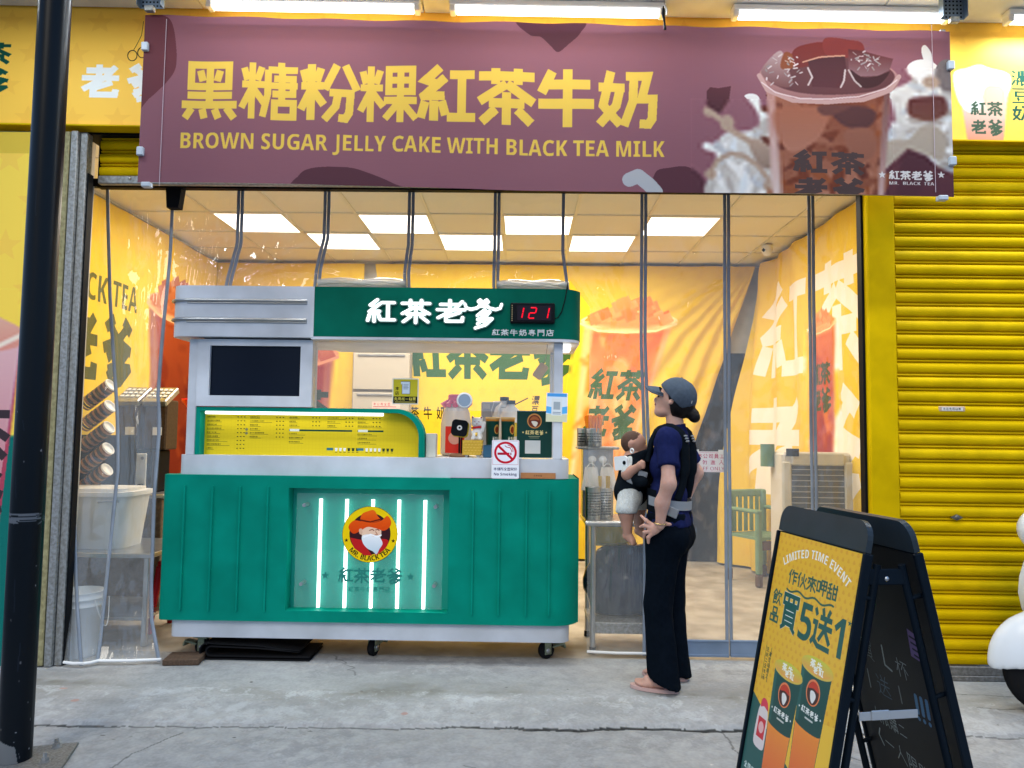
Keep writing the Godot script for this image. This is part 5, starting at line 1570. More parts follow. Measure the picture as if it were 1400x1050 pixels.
func build_kiosk():
	var k := thing("drinks_kiosk", "green and white drinks kiosk on wheels with a glowing roof sign and striped light box", "kiosk")
	var st := S()
	var F := -4.42
	var B := -5.12
	# lower cabinet: core, two side panels with rounded outer corners, bands above and below the light box
	slab(st, rrect(-2.1, B, 0.34, F - 0.105, 0.02, 0.06, 0.0, 0.0), 0.236, 1.07, false)
	part("cabinet", st, M.green, k)
	st = S()
	var pl := PackedVector2Array([Vector2(-1.36, F - 0.1), Vector2(-2.11, F - 0.1)])
	for i in 9:
		var a := PI - PI / 2 * i / 8.0
		pl.append(Vector2(-2.11 + 0.05 + 0.05 * cos(a), F - 0.05 + 0.05 * sin(a)))
	pl.append(Vector2(-1.36, F))
	slab(st, pl, 0.236, 1.074)
	part("front_panel", st, M.green, k)
	st = S()
	pl = PackedVector2Array([Vector2(-0.418, F - 0.1), Vector2(-0.418, F)])
	for i in 13:
		var a := PI / 2 - PI / 2 * i / 12.0
		pl.append(Vector2(0.348 - 0.16 + 0.16 * cos(a), F - 0.16 + 0.16 * sin(a)))
	pl.append(Vector2(0.348, B + 0.05))
	pl.append(Vector2(0.3425, B + 0.05))
	pl.append(Vector2(0.3425, F - 0.1))
	slab(st, pl, 0.236, 1.074)
	part("front_panel", st, M.green, k)
	st = S()
	box(st, Vector3(-0.889, 1.0395, F - 0.05), Vector3(0.942, 0.069, 0.1))
	part("upper_band", st, M.green, k)
	st = S()
	box(st, Vector3(-0.889, 0.268, F - 0.05), Vector3(0.942, 0.064, 0.1))
	part("lower_band", st, M.green, k)
	st = S()
	prism(st, rrect(0, 0, 0.011, 0.718, 0.002), 0.0, 0.013)
	var fin: MeshInstance3D = null
	for x in [-1.975, -1.811, -1.648, -1.484, -0.284, -0.131, 0.027, 0.16]:
		if fin == null:
			fin = part("fin", st, M.green, k)
			fin.position = Vector3(x, 0.293, F - 0.0005)
		else:
			again(fin, "fin", k, Vector3(x, 0.293, F - 0.0005))
	# plinth and wheels
	st = S()
	slab(st, rrect(-2.045, B + 0.08, 0.29, F - 0.035, 0.05, 0.07, 0.07, 0.04), 0.132, 0.235)
	part("plinth", st, M.white, k)
	for c in [[0.16, -4.6, 0.5], [-0.875, -4.6, 1.2], [-1.88, -4.55, 2.9], [0.16, -5.0, 0.9], [-1.88, -5.0, 2.2]]:
		caster(k, Vector3(c[0], 0.0, c[1]), c[2])
	# light box: standing tubes behind a clear plate
	st = S()
	box(st, Vector3(-0.889, 0.652, F - 0.098), Vector3(0.94, 0.706, 0.006))
	part("light_box_back", st, mat(0.01, 0.3, 0.23, 0.4), k)
	for i in 5:
		var x := -1.187 + 0.155 * i
		st = S()
		tube(st, [Vector3(x, 0.306, F - 0.072), Vector3(x, 0.938, F - 0.072)], 0.0105, 12)
		var tb := part("led_tube", st, M.led_on, k)
		area(Vector3(x, 0.62, F - 0.058), Vector3(0, PI, 0), 0.018, 0.62, 0.012, Color(0.88, 1.0, 0.97), tb)
	st = S()
	box(st, Vector3(-0.885, 0.645, F - 0.022), Vector3(0.86, 0.66, 0.008), 0.002)
	var gl := part("clear_plate", st, pane(0.05, 0.02, Color(0.7, 0.9, 0.85)), k)
	for q in [[-1.27, 0.905], [-0.5, 0.905], [-1.275, 0.45], [-0.5, 0.45]]:
		st = S()
		tube(st, [Vector3(q[0], q[1], F - 0.09), Vector3(q[0], q[1], F - 0.008)], 0.011, 12)
		part("standoff", st, M.steel, gl)
	st = S()
	prism(st, disc(0.163, 40), 0.0, 0.003, Transform3D(Basis.IDENTITY, Vector3(-0.88, 0.741, F - 0.0175)), true, Rect2(-0.163, -0.163, 0.326, 0.326))
	part("emblem", st, printed(emblem(384), 0.35), gl)
	st = S()
	for i in 4:
		solid_han(st, "紅茶老爹"[i], Vector3(-1.06 + 0.095 * i, 0.545, F - 0.0175), 0.086, 0.082, 13.0, 0.0015, false)
	for i in 7:
		solid_han(st, "紅茶牛奶專門店"[i], Vector3(-1.0 + 0.036 * i, 0.44, F - 0.0175), 0.03, 0.03, 9.0, 0.001, false)
	for x in [-1.135, -0.638]:
		var sp := PackedVector2Array()
		for i in 10:
			var a := PI / 2 + TAU * i / 10
			sp.append(Vector2(cos(a), sin(a)) * (0.024 if i % 2 == 0 else 0.0102))
		prism(st, sp, 0.0, 0.0015, Transform3D(Basis.IDENTITY, Vector3(x, 0.5, F - 0.0175)))
	part("plate_lettering", st, mat(0.02, 0.2, 0.16, 0.5), gl)
	# white counter
	st = S()
	slab(st, rrect(-2.03, B + 0.03, 0.283, F - 0.045, 0.02, 0.09, 0.09, 0.03), 1.0745, 1.19)
	part("counter", st, M.white, k)
	# roof
	st = S()
	slab(st, rrect(-2.112, B, -1.2575, F, 0.0, 0.0, 0.0, 0.1), 1.892, 2.197)
	part("roof_end", st, M.white, k)
	for y in [2.108, 1.994]:
		st = S()
		var rp := []
		rp.append(Vector3(-2.122, y, B + 0.1))
		for i in 9:
			var a := PI - PI / 2 * i / 8.0
			rp.append(Vector3(-2.012 + 0.11 * cos(a), y, F - 0.1 + 0.11 * sin(a)))
		rp.append(Vector3(-1.285, y, F + 0.01))
		tube(st, rp, 0.009, 8)
		tube(st, [Vector3(-2.0, y - 0.014, F + 0.003), Vector3(-1.285, y - 0.014, F + 0.003)], 0.006, 8)
		part("rail", st, M.steel, k)
	st = S()
	slab(st, rrect(-1.2425, B, 0.345, F, 0.0, 0.05, 0.13, 0.0), 1.899, 2.197)
	part("roof_front", st, grainy(mat(0.001, 0.145, 0.095, 0.55, 0.0, 0.15), M.mottle, M.bump_mid, 0.8, 0.04), k)
	st = S()
	slab(st, rrect(-1.257, B, 0.34, F + 0.001, 0.0, 0.05, 0.12, 0.0), 1.882, 1.898)
	box(st, Vector3(-1.25, 2.045, F - 0.3), Vector3(0.0145, 0.302, 0.606))
	part("white_trim", st, M.white, k)
	# posts
	for q in [[0.212, -4.5], [0.212, -5.06], [-1.974, -4.5], [-1.974, -5.06]]:
		st = S()
		box(st, Vector3(q[0], 1.536, q[1]), Vector3(0.056, 0.692, 0.056), 0.004)
		part("post", st, M.white, k)
	# screen block
	st = S()
	var z := -4.5
	box(st, Vector3(-1.6, 1.862, z), Vector3(0.69, 0.038, 0.08))
	box(st, Vector3(-1.6, 1.512, z), Vector3(0.69, 0.064, 0.08))
	box(st, Vector3(-1.908, 1.6935, z), Vector3(0.074, 0.299, 0.08))
	box(st, Vector3(-1.291, 1.6935, z), Vector3(0.072, 0.299, 0.08))
	box(st, Vector3(-1.6, 1.69, z - 0.06), Vector3(0.69, 0.42, 0.03))
	part("screen_housing", st, M.white, k)
	st = S()
	box(st, Vector3(-1.599, 1.6935, z + 0.01), Vector3(0.546, 0.299, 0.02), 0.002)
	part("screen", st, M.screen, k)
	# lit menu
	var cv := Can.new(self, 1360, 290, Color(0.86, 0.76, 0.13))
	for i in 62:
		cv.rect(i * 22, 0, 1, 290, Color(0.82, 0.7, 0.12))
	for i in 13:
		cv.rect(0, i * 22, 1360, 1, Color(0.82, 0.7, 0.12))
	var rng := RandomNumberGenerator.new()
	rng.seed = 77
	var ink := Color(0.17, 0.2, 0.1)
	for c in 5:
		var x: float = [26, 292, 536, 772, 960][c]
		var wd: float = [245, 220, 200, 170, 150][c]
		cv.rect(x, 18, wd, 11, Color(0.05, 0.26, 0.22))
		cv.rect(x + 3, 16, 60, 14, Color(0.85, 0.86, 0.8))
		for j in 3:
			cv.rect(x + wd - 60 + j * 20, 20, 7, 6, Color(0.86, 0.8, 0.4))
		var rows: int = [9, 6, 3, 3, 3][c]
		for r in rows:
			var y := 44.0 + r * 25
			var n := rng.randi_range(4, 9)
			for i in n:
				cv.hans("紅茶牛奶豆本全面工"[rng.randi_range(0, 8)], x + i * 10, y, 9, ink, 12, 1.0)
			cv.rect(x, y + 12, n * 10 * rng.randf_range(1.0, 1.7), 3, Color(0.5, 0.46, 0.14))
			for j in 3:
				cv.rect(x + wd - 58 + j * 20, y + 2, 8, 6, ink)
	for c in [[536, 390], [960, 160]]:
		cv.rect(c[0], 124, c[1], 11, Color(0.05, 0.26, 0.22))
		cv.rect(c[0] + 3, 121, 60, 15, Color(0.86, 0.88, 0.84))
		for r in 3:
			for i in rng.randi_range(5, 9):
				cv.hans("紅茶牛奶豆本全面工"[rng.randi_range(0, 8)], c[0] + i * 10, 146.0 + r * 26, 9, ink, 12, 1.0)
			cv.rect(c[0], 158.0 + r * 26, rng.randf_range(80, 130), 3, Color(0.5, 0.46, 0.14))
	for c in [[772, 6], [960, 7]]:
		cv.rect(c[0], 238, 40, 16, Color(0.2, 0.45, 0.5))
		for i in c[1]:
			var cc := Color(0.9, 0.9, 0.86) if i < c[1] - 3 else Color(0.18, 0.24, 0.16)
			cv.poly([c[0] + 50 + i * 26, 238, c[0] + 68 + i * 26, 238, c[0] + 65 + i * 26, 258, c[0] + 53 + i * 26, 258], cc)
			cv.rect(c[0] + 52 + i * 26, 264, 14, 3, ink)
	cv.oval(272, 128, 9, 9, Color(0.5, 0.5, 0.35))
	cv.oval(272, 152, 9, 9, Color(0.5, 0.5, 0.35))
	st = S()
	prism(st, rrect(-1.93, 1.19, -0.6, 1.465, 0.0, 0.0, 0.15, 0.0), -4.56, -4.54, Transform3D.IDENTITY, false, Rect2(-1.93, 1.19, 1.33, 0.275))
	var mb := part("menu_board", st, printed(cv.im, 0.4), k)
	st = S()
	var outer := rrect(-1.944, 1.19, -0.579, 1.476, 0.0, 0.0, 0.17, 0.012, 10)
	var inner := rrect(-1.918, 1.19, -0.612, 1.452, 0.0, 0.0, 0.145, 0.0, 10)
	var ring := PackedVector2Array()
	# open frame: up the left, over the top, down the rounded right end
	ring.append(Vector2(-0.579, 1.1905))
	for i in range(2, 13):
		ring.append(outer[i])
	for i in range(13, outer.size()):
		ring.append(outer[i])
	ring.append(Vector2(-1.944, 1.1905))
	ring.append(Vector2(-1.918, 1.1905))
	ring.append(Vector2(-1.918, 1.452))
	for i in range(12, 1, -1):
		ring.append(inner[i])
	ring.append(Vector2(-0.612, 1.1905))
	prism(st, ring, -4.57, -4.468)
	part("menu_frame", st, M.green, k)
	st = S()
	tube(st, [Vector3(-1.9, 1.442, -4.5), Vector3(-0.83, 1.442, -4.5)], 0.009, 10)
	var ls := part("led_strip", st, glow(1.0, 0.99, 0.9, 2.2), k)
	area(Vector3(-1.36, 1.43, -4.505), Vector3(-PI / 2 - 0.5, 0, 0), 1.05, 0.012, 0.06, Color(1, 0.98, 0.88), ls)
	st = S()
	box(st, Vector3(-0.545, 1.262, -4.56), Vector3(0.06, 0.143, 0.1), 0.004)
	part("end_block", st, M.cream, k)
	# serving window glass
	st = S()
	box(st, Vector3(-0.535, 1.676, -4.5), Vector3(1.43, 0.41, 0.006))
	var pn := part("window_pane", st, M.glass, k)
	# underside lamp
	st = S()
	box(st, Vector3(0.25, 1.862, -4.62), Vector3(0.08, 0.03, 0.16), 0.004)
	var ul := part("roof_lamp", st, glow(1.0, 1.0, 0.95, 2.2), k)
	area(Vector3(0.25, 1.84, -4.62), Vector3(-PI / 2, 0, 0), 0.07, 0.14, 0.06, Color(1, 0.98, 0.92), ul)
	# glowing characters
	var chs := ["紅", "茶", "老", "爹2"]
	for i in 4:
		var at := Vector3(-0.928 + 0.208 * i, 2.122 - (0.008 if i == 3 else 0.0), F + 0.004)
		st = S()
		solid_han(st, chs[i], at, 0.172 if i < 3 else 0.135, 0.142, 18.0, 0.016)
		var ln := part("sign_character", st, mat(0.2, 0.3, 0.27, 0.4), k)
		st = S()
		solid_han(st, chs[i], at + Vector3(0, 0, 0.016), 0.172 if i < 3 else 0.135, 0.142, 10.0, 0.008)
		part("glowing_sign_face", st, glow(0.95, 1.0, 1.0, 1.8), ln)
	st = S()
	for i in 7:
		solid_han(st, "紅茶牛奶專門店"[i], Vector3(-0.184 + 0.0535 * i, 1.953, F + 0.0005), 0.044, 0.037, 11.0 if i != 4 else 8.0, 0.002, false)
	part("small_lettering", st, mat(0.8, 0.82, 0.8, 0.5), k)
	# number display
	st = S()
	box(st, Vector3(0.054, 2.047, F + 0.016), Vector3(0.262, 0.12, 0.031), 0.005)
	var nd := part("number_display", st, M.black, k)
	st = S()
	box(st, Vector3(0.064, 2.047, F + 0.032), Vector3(0.2, 0.088, 0.002))
	part("display_window", st, mat(0.012, 0.004, 0.006, 0.1), nd)
	var red := glow(1.0, 0.0, 0.02, 1.1)
	red.albedo_color = Color(0.1, 0.0, 0.0)
	var seg := {"a": [0, 1, 1, 1], "b": [1, 1, 1, 0.5], "c": [1, 0.5, 1, 0], "d": [0, 0, 1, 0], "e": [0, 0.5, 0, 0], "f": [0, 1, 0, 0.5], "g": [0, 0.5, 1, 0.5]}
	for d in [["bc", -0.045], ["abged", 0.03], ["bc", 0.105]]:
		st = S()
		for c in d[0]:
			var g: Array = seg[c]
			var p := func(x: float, y: float) -> Vector3: return Vector3(d[1] + x * 0.036 + y * 0.012, 2.016 + y * 0.062, F + 0.0335)
			var a: Vector3 = p.call(g[0], g[1])
			var b: Vector3 = p.call(g[2], g[3])
			tube(st, [a.lerp(b, 0.06), a.lerp(b, 0.94)], 0.0038, 6, true)
		part("lit_sign_digit", st, red, nd)
	st = S()
	for i in 9:
		box(st, Vector3(-0.066, 2.002 + 0.011 * i, F + 0.0325), Vector3(0.006, 0.004, 0.002))
	part("number_scale", st, mat(0.5, 0.4, 0.2, 0.5), nd)
	st = S()
	tube(st, [Vector3(0.186, 2.02, F + 0.01), Vector3(0.205, 2.025, F + 0.008), Vector3(0.226, 2.06, F + 0.006), Vector3(0.245, 2.13, F + 0.006), Vector3(0.256, 2.195, F + 0.004), Vector3(0.262, 2.24, F - 0.03), Vector3(0.27, 2.21, F - 0.12)], 0.003, 6)
	part("power_cable", st, M.black, nd)
	# cables under the cabinet
	st = S()
	tube(st, [Vector3(-1.3, 0.125, -4.8), Vector3(-1.1, 0.06, -4.75), Vector3(-0.8, 0.055, -4.78), Vector3(-0.5, 0.09, -4.82), Vector3(-0.3, 0.128, -4.85)], 0.006, 6)
	part("cable", st, M.plastic_white, k)

func disc(r: float, n: int) -> PackedVector2Array:
	var o := PackedVector2Array()
	for i in n:
		o.append(Vector2(cos(TAU * i / n), sin(TAU * i / n)) * r)
	return o

# ---------- what stands on and round the kiosk ----------
func build_counter_things():
	var st := S()
	var Y := 1.19
	# giant milk bottle
	var t := thing("display_bottle", "big white display bottle with pink frilled cap and red label on the counter", "bottle", Vector3(-0.43, Y, -4.92))
	lathe(st, Vector3.ZERO, [Vector2(0.001, 0.0), Vector2(0.09, 0.003), Vector2(0.1, 0.02), Vector2(0.1, 0.2), Vector2(0.088, 0.28), Vector2(0.06, 0.34), Vector2(0.05, 0.365)], 28)
	part("bottle", st, mat(0.72, 0.66, 0.6, 0.25), t)
	st = S()
	for k in 24:
		pass
	lathe(st, Vector3.ZERO, [Vector2(0.076, 0.335), Vector2(0.07, 0.345), Vector2(0.054, 0.36), Vector2(0.056, 0.385), Vector2(0.05, 0.398), Vector2(0.001, 0.4)], 18)
	for k in 12:
		var a := TAU * k / 12
		tube(st, [Vector3(0.055 * cos(a), 0.36, 0.055 * sin(a)), Vector3(0.092 * cos(a), 0.325, 0.092 * sin(a))], [0.008, 0.02], 8)
	part("cap", st, mat(0.8, 0.08, 0.2, 0.5), t)
	st = S()
	grid(st, 14, 6, func(u: float, v: float) -> Vector3: return Vector3(0.1015 * sin((u - 0.5) * 1.3), 0.02 + v * 0.17, 0.1015 * cos((u - 0.5) * 1.3)), Vector3.BACK)
	var lb := part("label", st, mat(0.75, 0.04, 0.03, 0.5), t)
	st = S()
	prism(st, disc(0.04, 24), 0.0, 0.001, Transform3D(Basis.IDENTITY, Vector3(0, 0.115, 0.1035)))
	part("label_spot", st, mat(0.75, 0.4, 0.35, 0.5), lb)
	# round mirror hanging on the glass
	t = thing("round_mirror", "small round grey mirror with a white rim on the kiosk window", "mirror", Vector3(-0.345, 1.533, -4.495))
	st = S()
	lathe(st, Vector3.ZERO, [Vector2(0.001, 0.0), Vector2(0.045, 0.0), Vector2(0.048, 0.006), Vector2(0.044, 0.012), Vector2(0.037, 0.012)], 28, Basis.from_euler(Vector3(PI / 2, 0, 0)))
	part("rim", st, M.plastic_white, t)
	st = S()
	prism(st, disc(0.0375, 28), 0.003, 0.0105)
	part("mirror_face", st, mat(0.3, 0.36, 0.42, 0.2, 0.3), t)
	# order scanner on a stand
	t = thing("code_scanner", "black rounded scanner head with a yellow rim on a thin stand on the counter", "scanner", Vector3(-0.385, Y, -4.66))
	st = S()
	lathe(st, Vector3.ZERO, [Vector2(0.001, 0), Vector2(0.06, 0), Vector2(0.062, 0.008), Vector2(0.05, 0.022), Vector2(0.001, 0.024)], 24)
	part("base", st, M.wood, t)
	st = S()
	tube(st, [Vector3(0, 0.02, 0), Vector3(0, 0.14, 0)], 0.006, 8)
	tube(st, [Vector3(0.014, 0.02, 0.01), Vector3(0.014, 0.13, 0.0)], 0.005, 8)
	part("stem", st, M.black, t)
	st = S()
	var tl := Transform3D(Basis.from_euler(Vector3(-0.15, 0.1, -0.12)), Vector3(0.0, 0.178, 0.012))
	prism(st, rrect(-0.052, -0.05, 0.052, 0.05, 0.024), -0.012, 0.0, Transform3D(tl.basis, tl.origin + Vector3(0.006, -0.005, -0.004)))
	part("rim", st, mat(0.7, 0.5, 0.03, 0.5), t)
	st = S()
	prism(st, rrect(-0.05, -0.05, 0.05, 0.05, 0.024), 0.0, 0.014, tl)
	part("head", st, M.black, t)
	st = S()
	lathe(st, tl * Vector3(0, 0, 0.014), [Vector2(0.016, 0), Vector2(0.015, 0.004), Vector2(0.007, 0.004)], 20, tl.basis * Basis.from_euler(Vector3(PI / 2, 0, 0)))
	part("lens_ring", st, M.plastic_white, t)
	# crate with the lucky cat on it
	t = thing("small_crate", "small yellow woven crate on little wheels on the kiosk counter", "crate", Vector3(-0.3, Y, -4.66))
	st = S()
	var pr := [[-0.062, 0.015], [0.05, 0.015], [0.062, 0.105], [-0.062, 0.105]]
	var pp := PackedVector2Array()
	for q in pr:
		pp.append(Vector2(q[0], q[1]))
	prism(st, pp, -0.05, 0.05)
	part("crate_body", st, mat(0.6, 0.38, 0.04, 0.7), t)
	st = S()
	for r in 5:
		for c in 6:
			box(st, Vector3(-0.05 + 0.02 * c + (0.008 if r % 2 else 0.0), 0.026 + 0.017 * r, 0.051), Vector3(0.014, 0.006, 0.004), 0.001, Basis.from_euler(Vector3(0, 0, 0.1)))
	part("weave", st, mat(0.7, 0.47, 0.08, 0.7), t).set_meta("kind", "stuff")
	for x in [-0.04, 0.035]:
		st = S()
		tube(st, [Vector3(x, 0.013, -0.045), Vector3(x, 0.013, 0.045)], 0.013, 12)
		part("wheel", st, M.plastic_grey, t)
	t = thing("lucky_cat", "white beckoning cat figurine with a red collar on the yellow crate", "figurine", Vector3(-0.278, Y + 0.105, -4.66))
	st = S()
	sculpt(st, [[Vector3(0, 0.028, 0), Vector3(0, 0.06, 0), 0.036, 0.026], [Vector3(0, 0.108, 0), Vector3(0, 0.11, 0.002), 0.036, 0.035, Vector3(0, 1, 0), 1.12], [Vector3(-0.026, 0.135, 0), Vector3(-0.028, 0.15, 0), 0.011, 0.003], [Vector3(0.026, 0.135, 0), Vector3(0.028, 0.15, 0), 0.011, 0.003], [Vector3(0.034, 0.06, 0.012), Vector3(0.044, 0.105, 0.02), 0.011, 0.012], [Vector3(-0.024, 0.05, 0.022), Vector3(-0.014, 0.03, 0.036), 0.011, 0.01], [Vector3(-0.02, 0.012, 0.03), Vector3(-0.022, 0.012, 0.034), 0.012, 0.012], [Vector3(0.02, 0.012, 0.03), Vector3(0.022, 0.012, 0.034), 0.012, 0.012]], 0.004, 0.004)
	var cb := part("cat_body", st, mat(0.78, 0.77, 0.73, 0.3), t)
	st = S()
	var rr := []
	for i in 21:
		rr.append(Vector3(0.03 * cos(TAU * i / 20), 0.079 + 0.004 * sin(TAU * i / 20 + 1.5), 0.03 * sin(TAU * i / 20)))
	tube(st, rr, 0.006, 8)
	part("collar", st, mat(0.6, 0.01, 0.02, 0.4), t)
	st = S()
	for s in [-1, 1]:
		tube(st, [Vector3(s * 0.018, 0.112, 0.0335), Vector3(s * 0.008, 0.114, 0.036)], 0.0018, 6)
		tube(st, [Vector3(s * 0.027, 0.136, 0.009), Vector3(s * 0.028, 0.146, 0.006)], [0.006, 0.002], 6)
	tube(st, [Vector3(-0.005, 0.1, 0.0365), Vector3(0.005, 0.1, 0.0365)], 0.002, 6)
	part("face_marks", st, mat(0.35, 0.05, 0.05, 0.4), t)
	st = S()
	tube(st, [Vector3(-0.006, 0.036, 0.036), Vector3(0.006, 0.036, 0.037)], 0.013, 10)
	part("gold_coin", st, mat(0.6, 0.42, 0.08, 0.3, 0.8), t)
	# two green canisters
	var cv := Can.new(self, 256, 160, Color(0.06, 0.24, 0.2))
	cv.rect(0, 0, 256, 10, Color(0.75, 0.5, 0.2))
	cv.rect(0, 122, 256, 38, Color(0.8, 0.5, 0.2))
	for x in [64, 192]:
		cv.oval(x, 44, 20, 20, Color(0.8, 0.62, 0.3))
		cv.oval(x, 46, 14, 14, Color(0.5, 0.2, 0.12))
		cv.hans("紅茶老爹", x - 34, 74, 15, Color(0.9, 0.88, 0.8), 12, 1.1)
		cv.oval(x - 6, 128, 26, 22, Color(0.72, 0.66, 0.15))
	var cm := printed(cv.im, 0.35)
	for q in [[-0.185, -4.74, "green and orange paper canister on the counter next to the lucky cat"], [-0.088, -4.72, "green and orange paper canister on the counter between its twin and the dark green sign"]]:
		t = thing("paper_canister", q[2], "canister", Vector3(q[0], Y, q[1]), "green canisters on the counter")
		st = S()
		lathe(st, Vector3.ZERO, [Vector2(0.037, 0.0), Vector2(0.043, 0.24)], 28, Basis.from_euler(Vector3(0, 0.8, 0)))
		part("can", st, cm, t)
		st = S()
		lathe(st, Vector3.ZERO, [Vector2(0.044, 0.236), Vector2(0.0465, 0.242), Vector2(0.045, 0.25), Vector2(0.04, 0.246), Vector2(0.001, 0.246)], 28)
		part("lid", st, mat(0.62, 0.4, 0.16, 0.4), t)
		st = S()
		lathe(st, Vector3.ZERO, [Vector2(0.001, 0.0), Vector2(0.037, 0.0)], 24)
		part("bottom", st, M.paper, t)
	# white jugs behind
	for q in [[-0.075, -5.0, 0.36, "white plastic jug with a round yellow label and a black cap behind the canisters"], [-0.12, -5.06, 0.385, "white plastic jug standing behind the jug with the yellow label"]]:
		t = thing("plastic_jug", q[3], "jug", Vector3(q[0], Y, q[1]))
		st = S()
		lathe(st, Vector3.ZERO, [Vector2(0.001, 0.0), Vector2(0.075, 0.004), Vector2(0.08, 0.03), Vector2(0.08, q[2] - 0.12), Vector2(0.06, q[2] - 0.06), Vector2(0.026, q[2] - 0.03), Vector2(0.026, q[2] - 0.012)], 24)
		tube(st, [Vector3(-0.02, q[2] - 0.03, 0), Vector3(-0.07, q[2] - 0.03, 0), Vector3(-0.085, q[2] - 0.08, 0), Vector3(-0.078, q[2] - 0.13, 0)], 0.011, 8)
		part("jug", st, M.plastic_white, t)
		st = S()
		lathe(st, Vector3.ZERO, [Vector2(0.03, q[2] - 0.018), Vector2(0.03, q[2] + 0.008), Vector2(0.001, q[2] + 0.01)], 20)
		part("cap", st, M.black, t)
		st = S()
		grid(st, 8, 8, func(u: float, v: float) -> Vector3: return Vector3(0.0815 * sin((u - 0.5) * 1.0 + 0.2), q[2] - 0.23 + 0.09 * v, 0.0815 * cos((u - 0.5) * 1.0 + 0.2)), Vector3.BACK)
		part("label", st, mat(0.66, 0.5, 0.06, 0.5), t)
	# receipt machine
	t = thing("receipt_printer", "grey box shaped printer behind the white jugs", "printer", Vector3(-0.2, Y, -5.08))
	st = S()
	box(st, Vector3(0, 0.18, 0), Vector3(0.15, 0.36, 0.06), 0.008)
	part("case", st, M.plastic_grey, t)
	st = S()
	box(st, Vector3(-0.04, 0.33, 0.032), Vector3(0.045, 0.035, 0.004), 0.001)
	part("label", st, M.cream, t)
	# dark green sign on an acrylic stand, its code square left blank
	cv = Can.new(self, 270, 350, Color(0.09, 0.23, 0.2))
	cv.oval(135, 76, 56, 56, Color(0.75, 0.52, 0.28))
	cv.oval(135, 78, 47, 47, Color(0.42, 0.2, 0.14))
	cv.blob([100, 70, 120, 44, 150, 44, 172, 70, 140, 66], Color(0.62, 0.36, 0.2))
	cv.blob([112, 80, 140, 78, 160, 90, 146, 118, 126, 108], Color(0.85, 0.82, 0.76))
	cv.hans("紅茶老爹", 66, 146, 33, Color(0.85, 0.76, 0.5), 14, 1.07)
	cv.star(48, 162, 9, Color(0.85, 0.76, 0.5))
	cv.star(226, 162, 9, Color(0.85, 0.76, 0.5))
	cv.rect(90, 190, 88, 4, Color(0.6, 0.6, 0.45))
	cv.rect(98, 202, 72, 3, Color(0.6, 0.6, 0.45))
	cv.rect(64, 222, 118, 98, Color(0.75, 0.76, 0.74))
	t = thing("counter_sign", "dark green upright sign with gold characters and a pale square on the counter", "sign", Vector3(0.075, Y, -4.55))
	card("sign_face", printed(cv.im, 0.35), t, Vector3(0, 0.147, 0.0), 0.212, 0.282, 0.004, Vector3(-0.06, 0, 0))
	st = S()
	box(st, Vector3(0, 0.003, -0.03), Vector3(0.2, 0.006, 0.09), 0.001)
	part("foot", st, M.glass, t)
	# no smoking sign
	cv = Can.new(self, 192, 280, Color(0.86, 0.87, 0.89))
	cv.rect(6, 6, 180, 2, Color(0.7, 0.25, 0.35)); cv.rect(6, 178, 180, 2, Color(0.7, 0.25, 0.35))
	cv.rect(6, 6, 2, 174, Color(0.7, 0.25, 0.35)); cv.rect(184, 6, 2, 174, Color(0.7, 0.25, 0.35))
	cv.oval(96, 92, 80, 80, Color(0.72, 0.02, 0.14))
	cv.oval(96, 92, 64, 64, Color(0.86, 0.87, 0.89))
	cv.rect(40, 92, 84, 17, Color(0.62, 0.05, 0.16))
	cv.rect(130, 92, 8, 17, Color(0.62, 0.05, 0.16))
	cv.line([92, 42, 104, 52, 128, 56, 138, 74, 138, 86], 5, Color(0.62, 0.05, 0.16))
	cv.line([112, 36, 136, 46, 148, 66, 148, 86], 5, Color(0.62, 0.05, 0.16))
	cv.line([44, 42, 148, 142], 17, Color(0.72, 0.02, 0.14), false)
	cv.hans("本場所全面禁菸", 14, 200, 23, Color(0.15, 0.17, 0.3), 11, 1.03)
	cv.write("No Smoking", 14, 258, 26, Color(0.15, 0.17, 0.3), bold, 164)
	t = thing("no_smoking_sign", "white no smoking sign with a red ring leaning on the kiosk counter front", "sign", Vector3(-0.095, 1.1885, -4.43))
	card("sign_face", printed(cv.im, 0.35), t, Vector3.ZERO, 0.16, 0.225, 0.004, Vector3(-0.09, 0, 0), 0.008)
	# brown plate
	t = thing("brown_plate", "flat brown name plate leaning on the kiosk counter front beside the no smoking sign", "plate", Vector3(0.098, 1.0945, -4.445))
	cv = Can.new(self, 256, 40, Color(0.62, 0.42, 0.26))
	cv.hans("紅茶老爹", 96, 14, 13, Color(0.3, 0.18, 0.1), 10, 1.2)
	card("plate_face", printed(cv.im, 0.5), t, Vector3.ZERO, 0.205, 0.034, 0.004, Vector3(-0.2, 0, 0))
	# blue card on the post
	cv = Can.new(self, 192, 260, Color(0.85, 0.89, 0.92))
	cv.rect(8, 4, 176, 30, Color(0.3, 0.6, 0.85))
	cv.poly([0, 120, 60, 130, 60, 190, 0, 180], Color(0.35, 0.68, 0.9))
	cv.poly([130, 130, 192, 118, 192, 180, 130, 190], Color(0.35, 0.68, 0.9))
	cv.poly([0, 190, 192, 190, 192, 260, 0, 260], Color(0.83, 0.83, 0.7))
	cv.rect(48, 52, 96, 150, Color(0.85, 0.87, 0.87))
	cv.rect(60, 172, 72, 5, Color(0.3, 0.4, 0.5)); cv.rect(60, 186, 72, 5, Color(0.3, 0.4, 0.5))
	cv.rect(66, 80, 60, 70, Color(0.62, 0.66, 0.68))
	t = thing("blue_notice", "pale blue payment notice taped on the white kiosk post", "notice", Vector3(0.205, 1.497, -4.468))
	card("notice_face", printed(cv.im, 0.3), t, Vector3.ZERO, 0.126, 0.172, 0.002, Vector3(0, 0, -0.02))
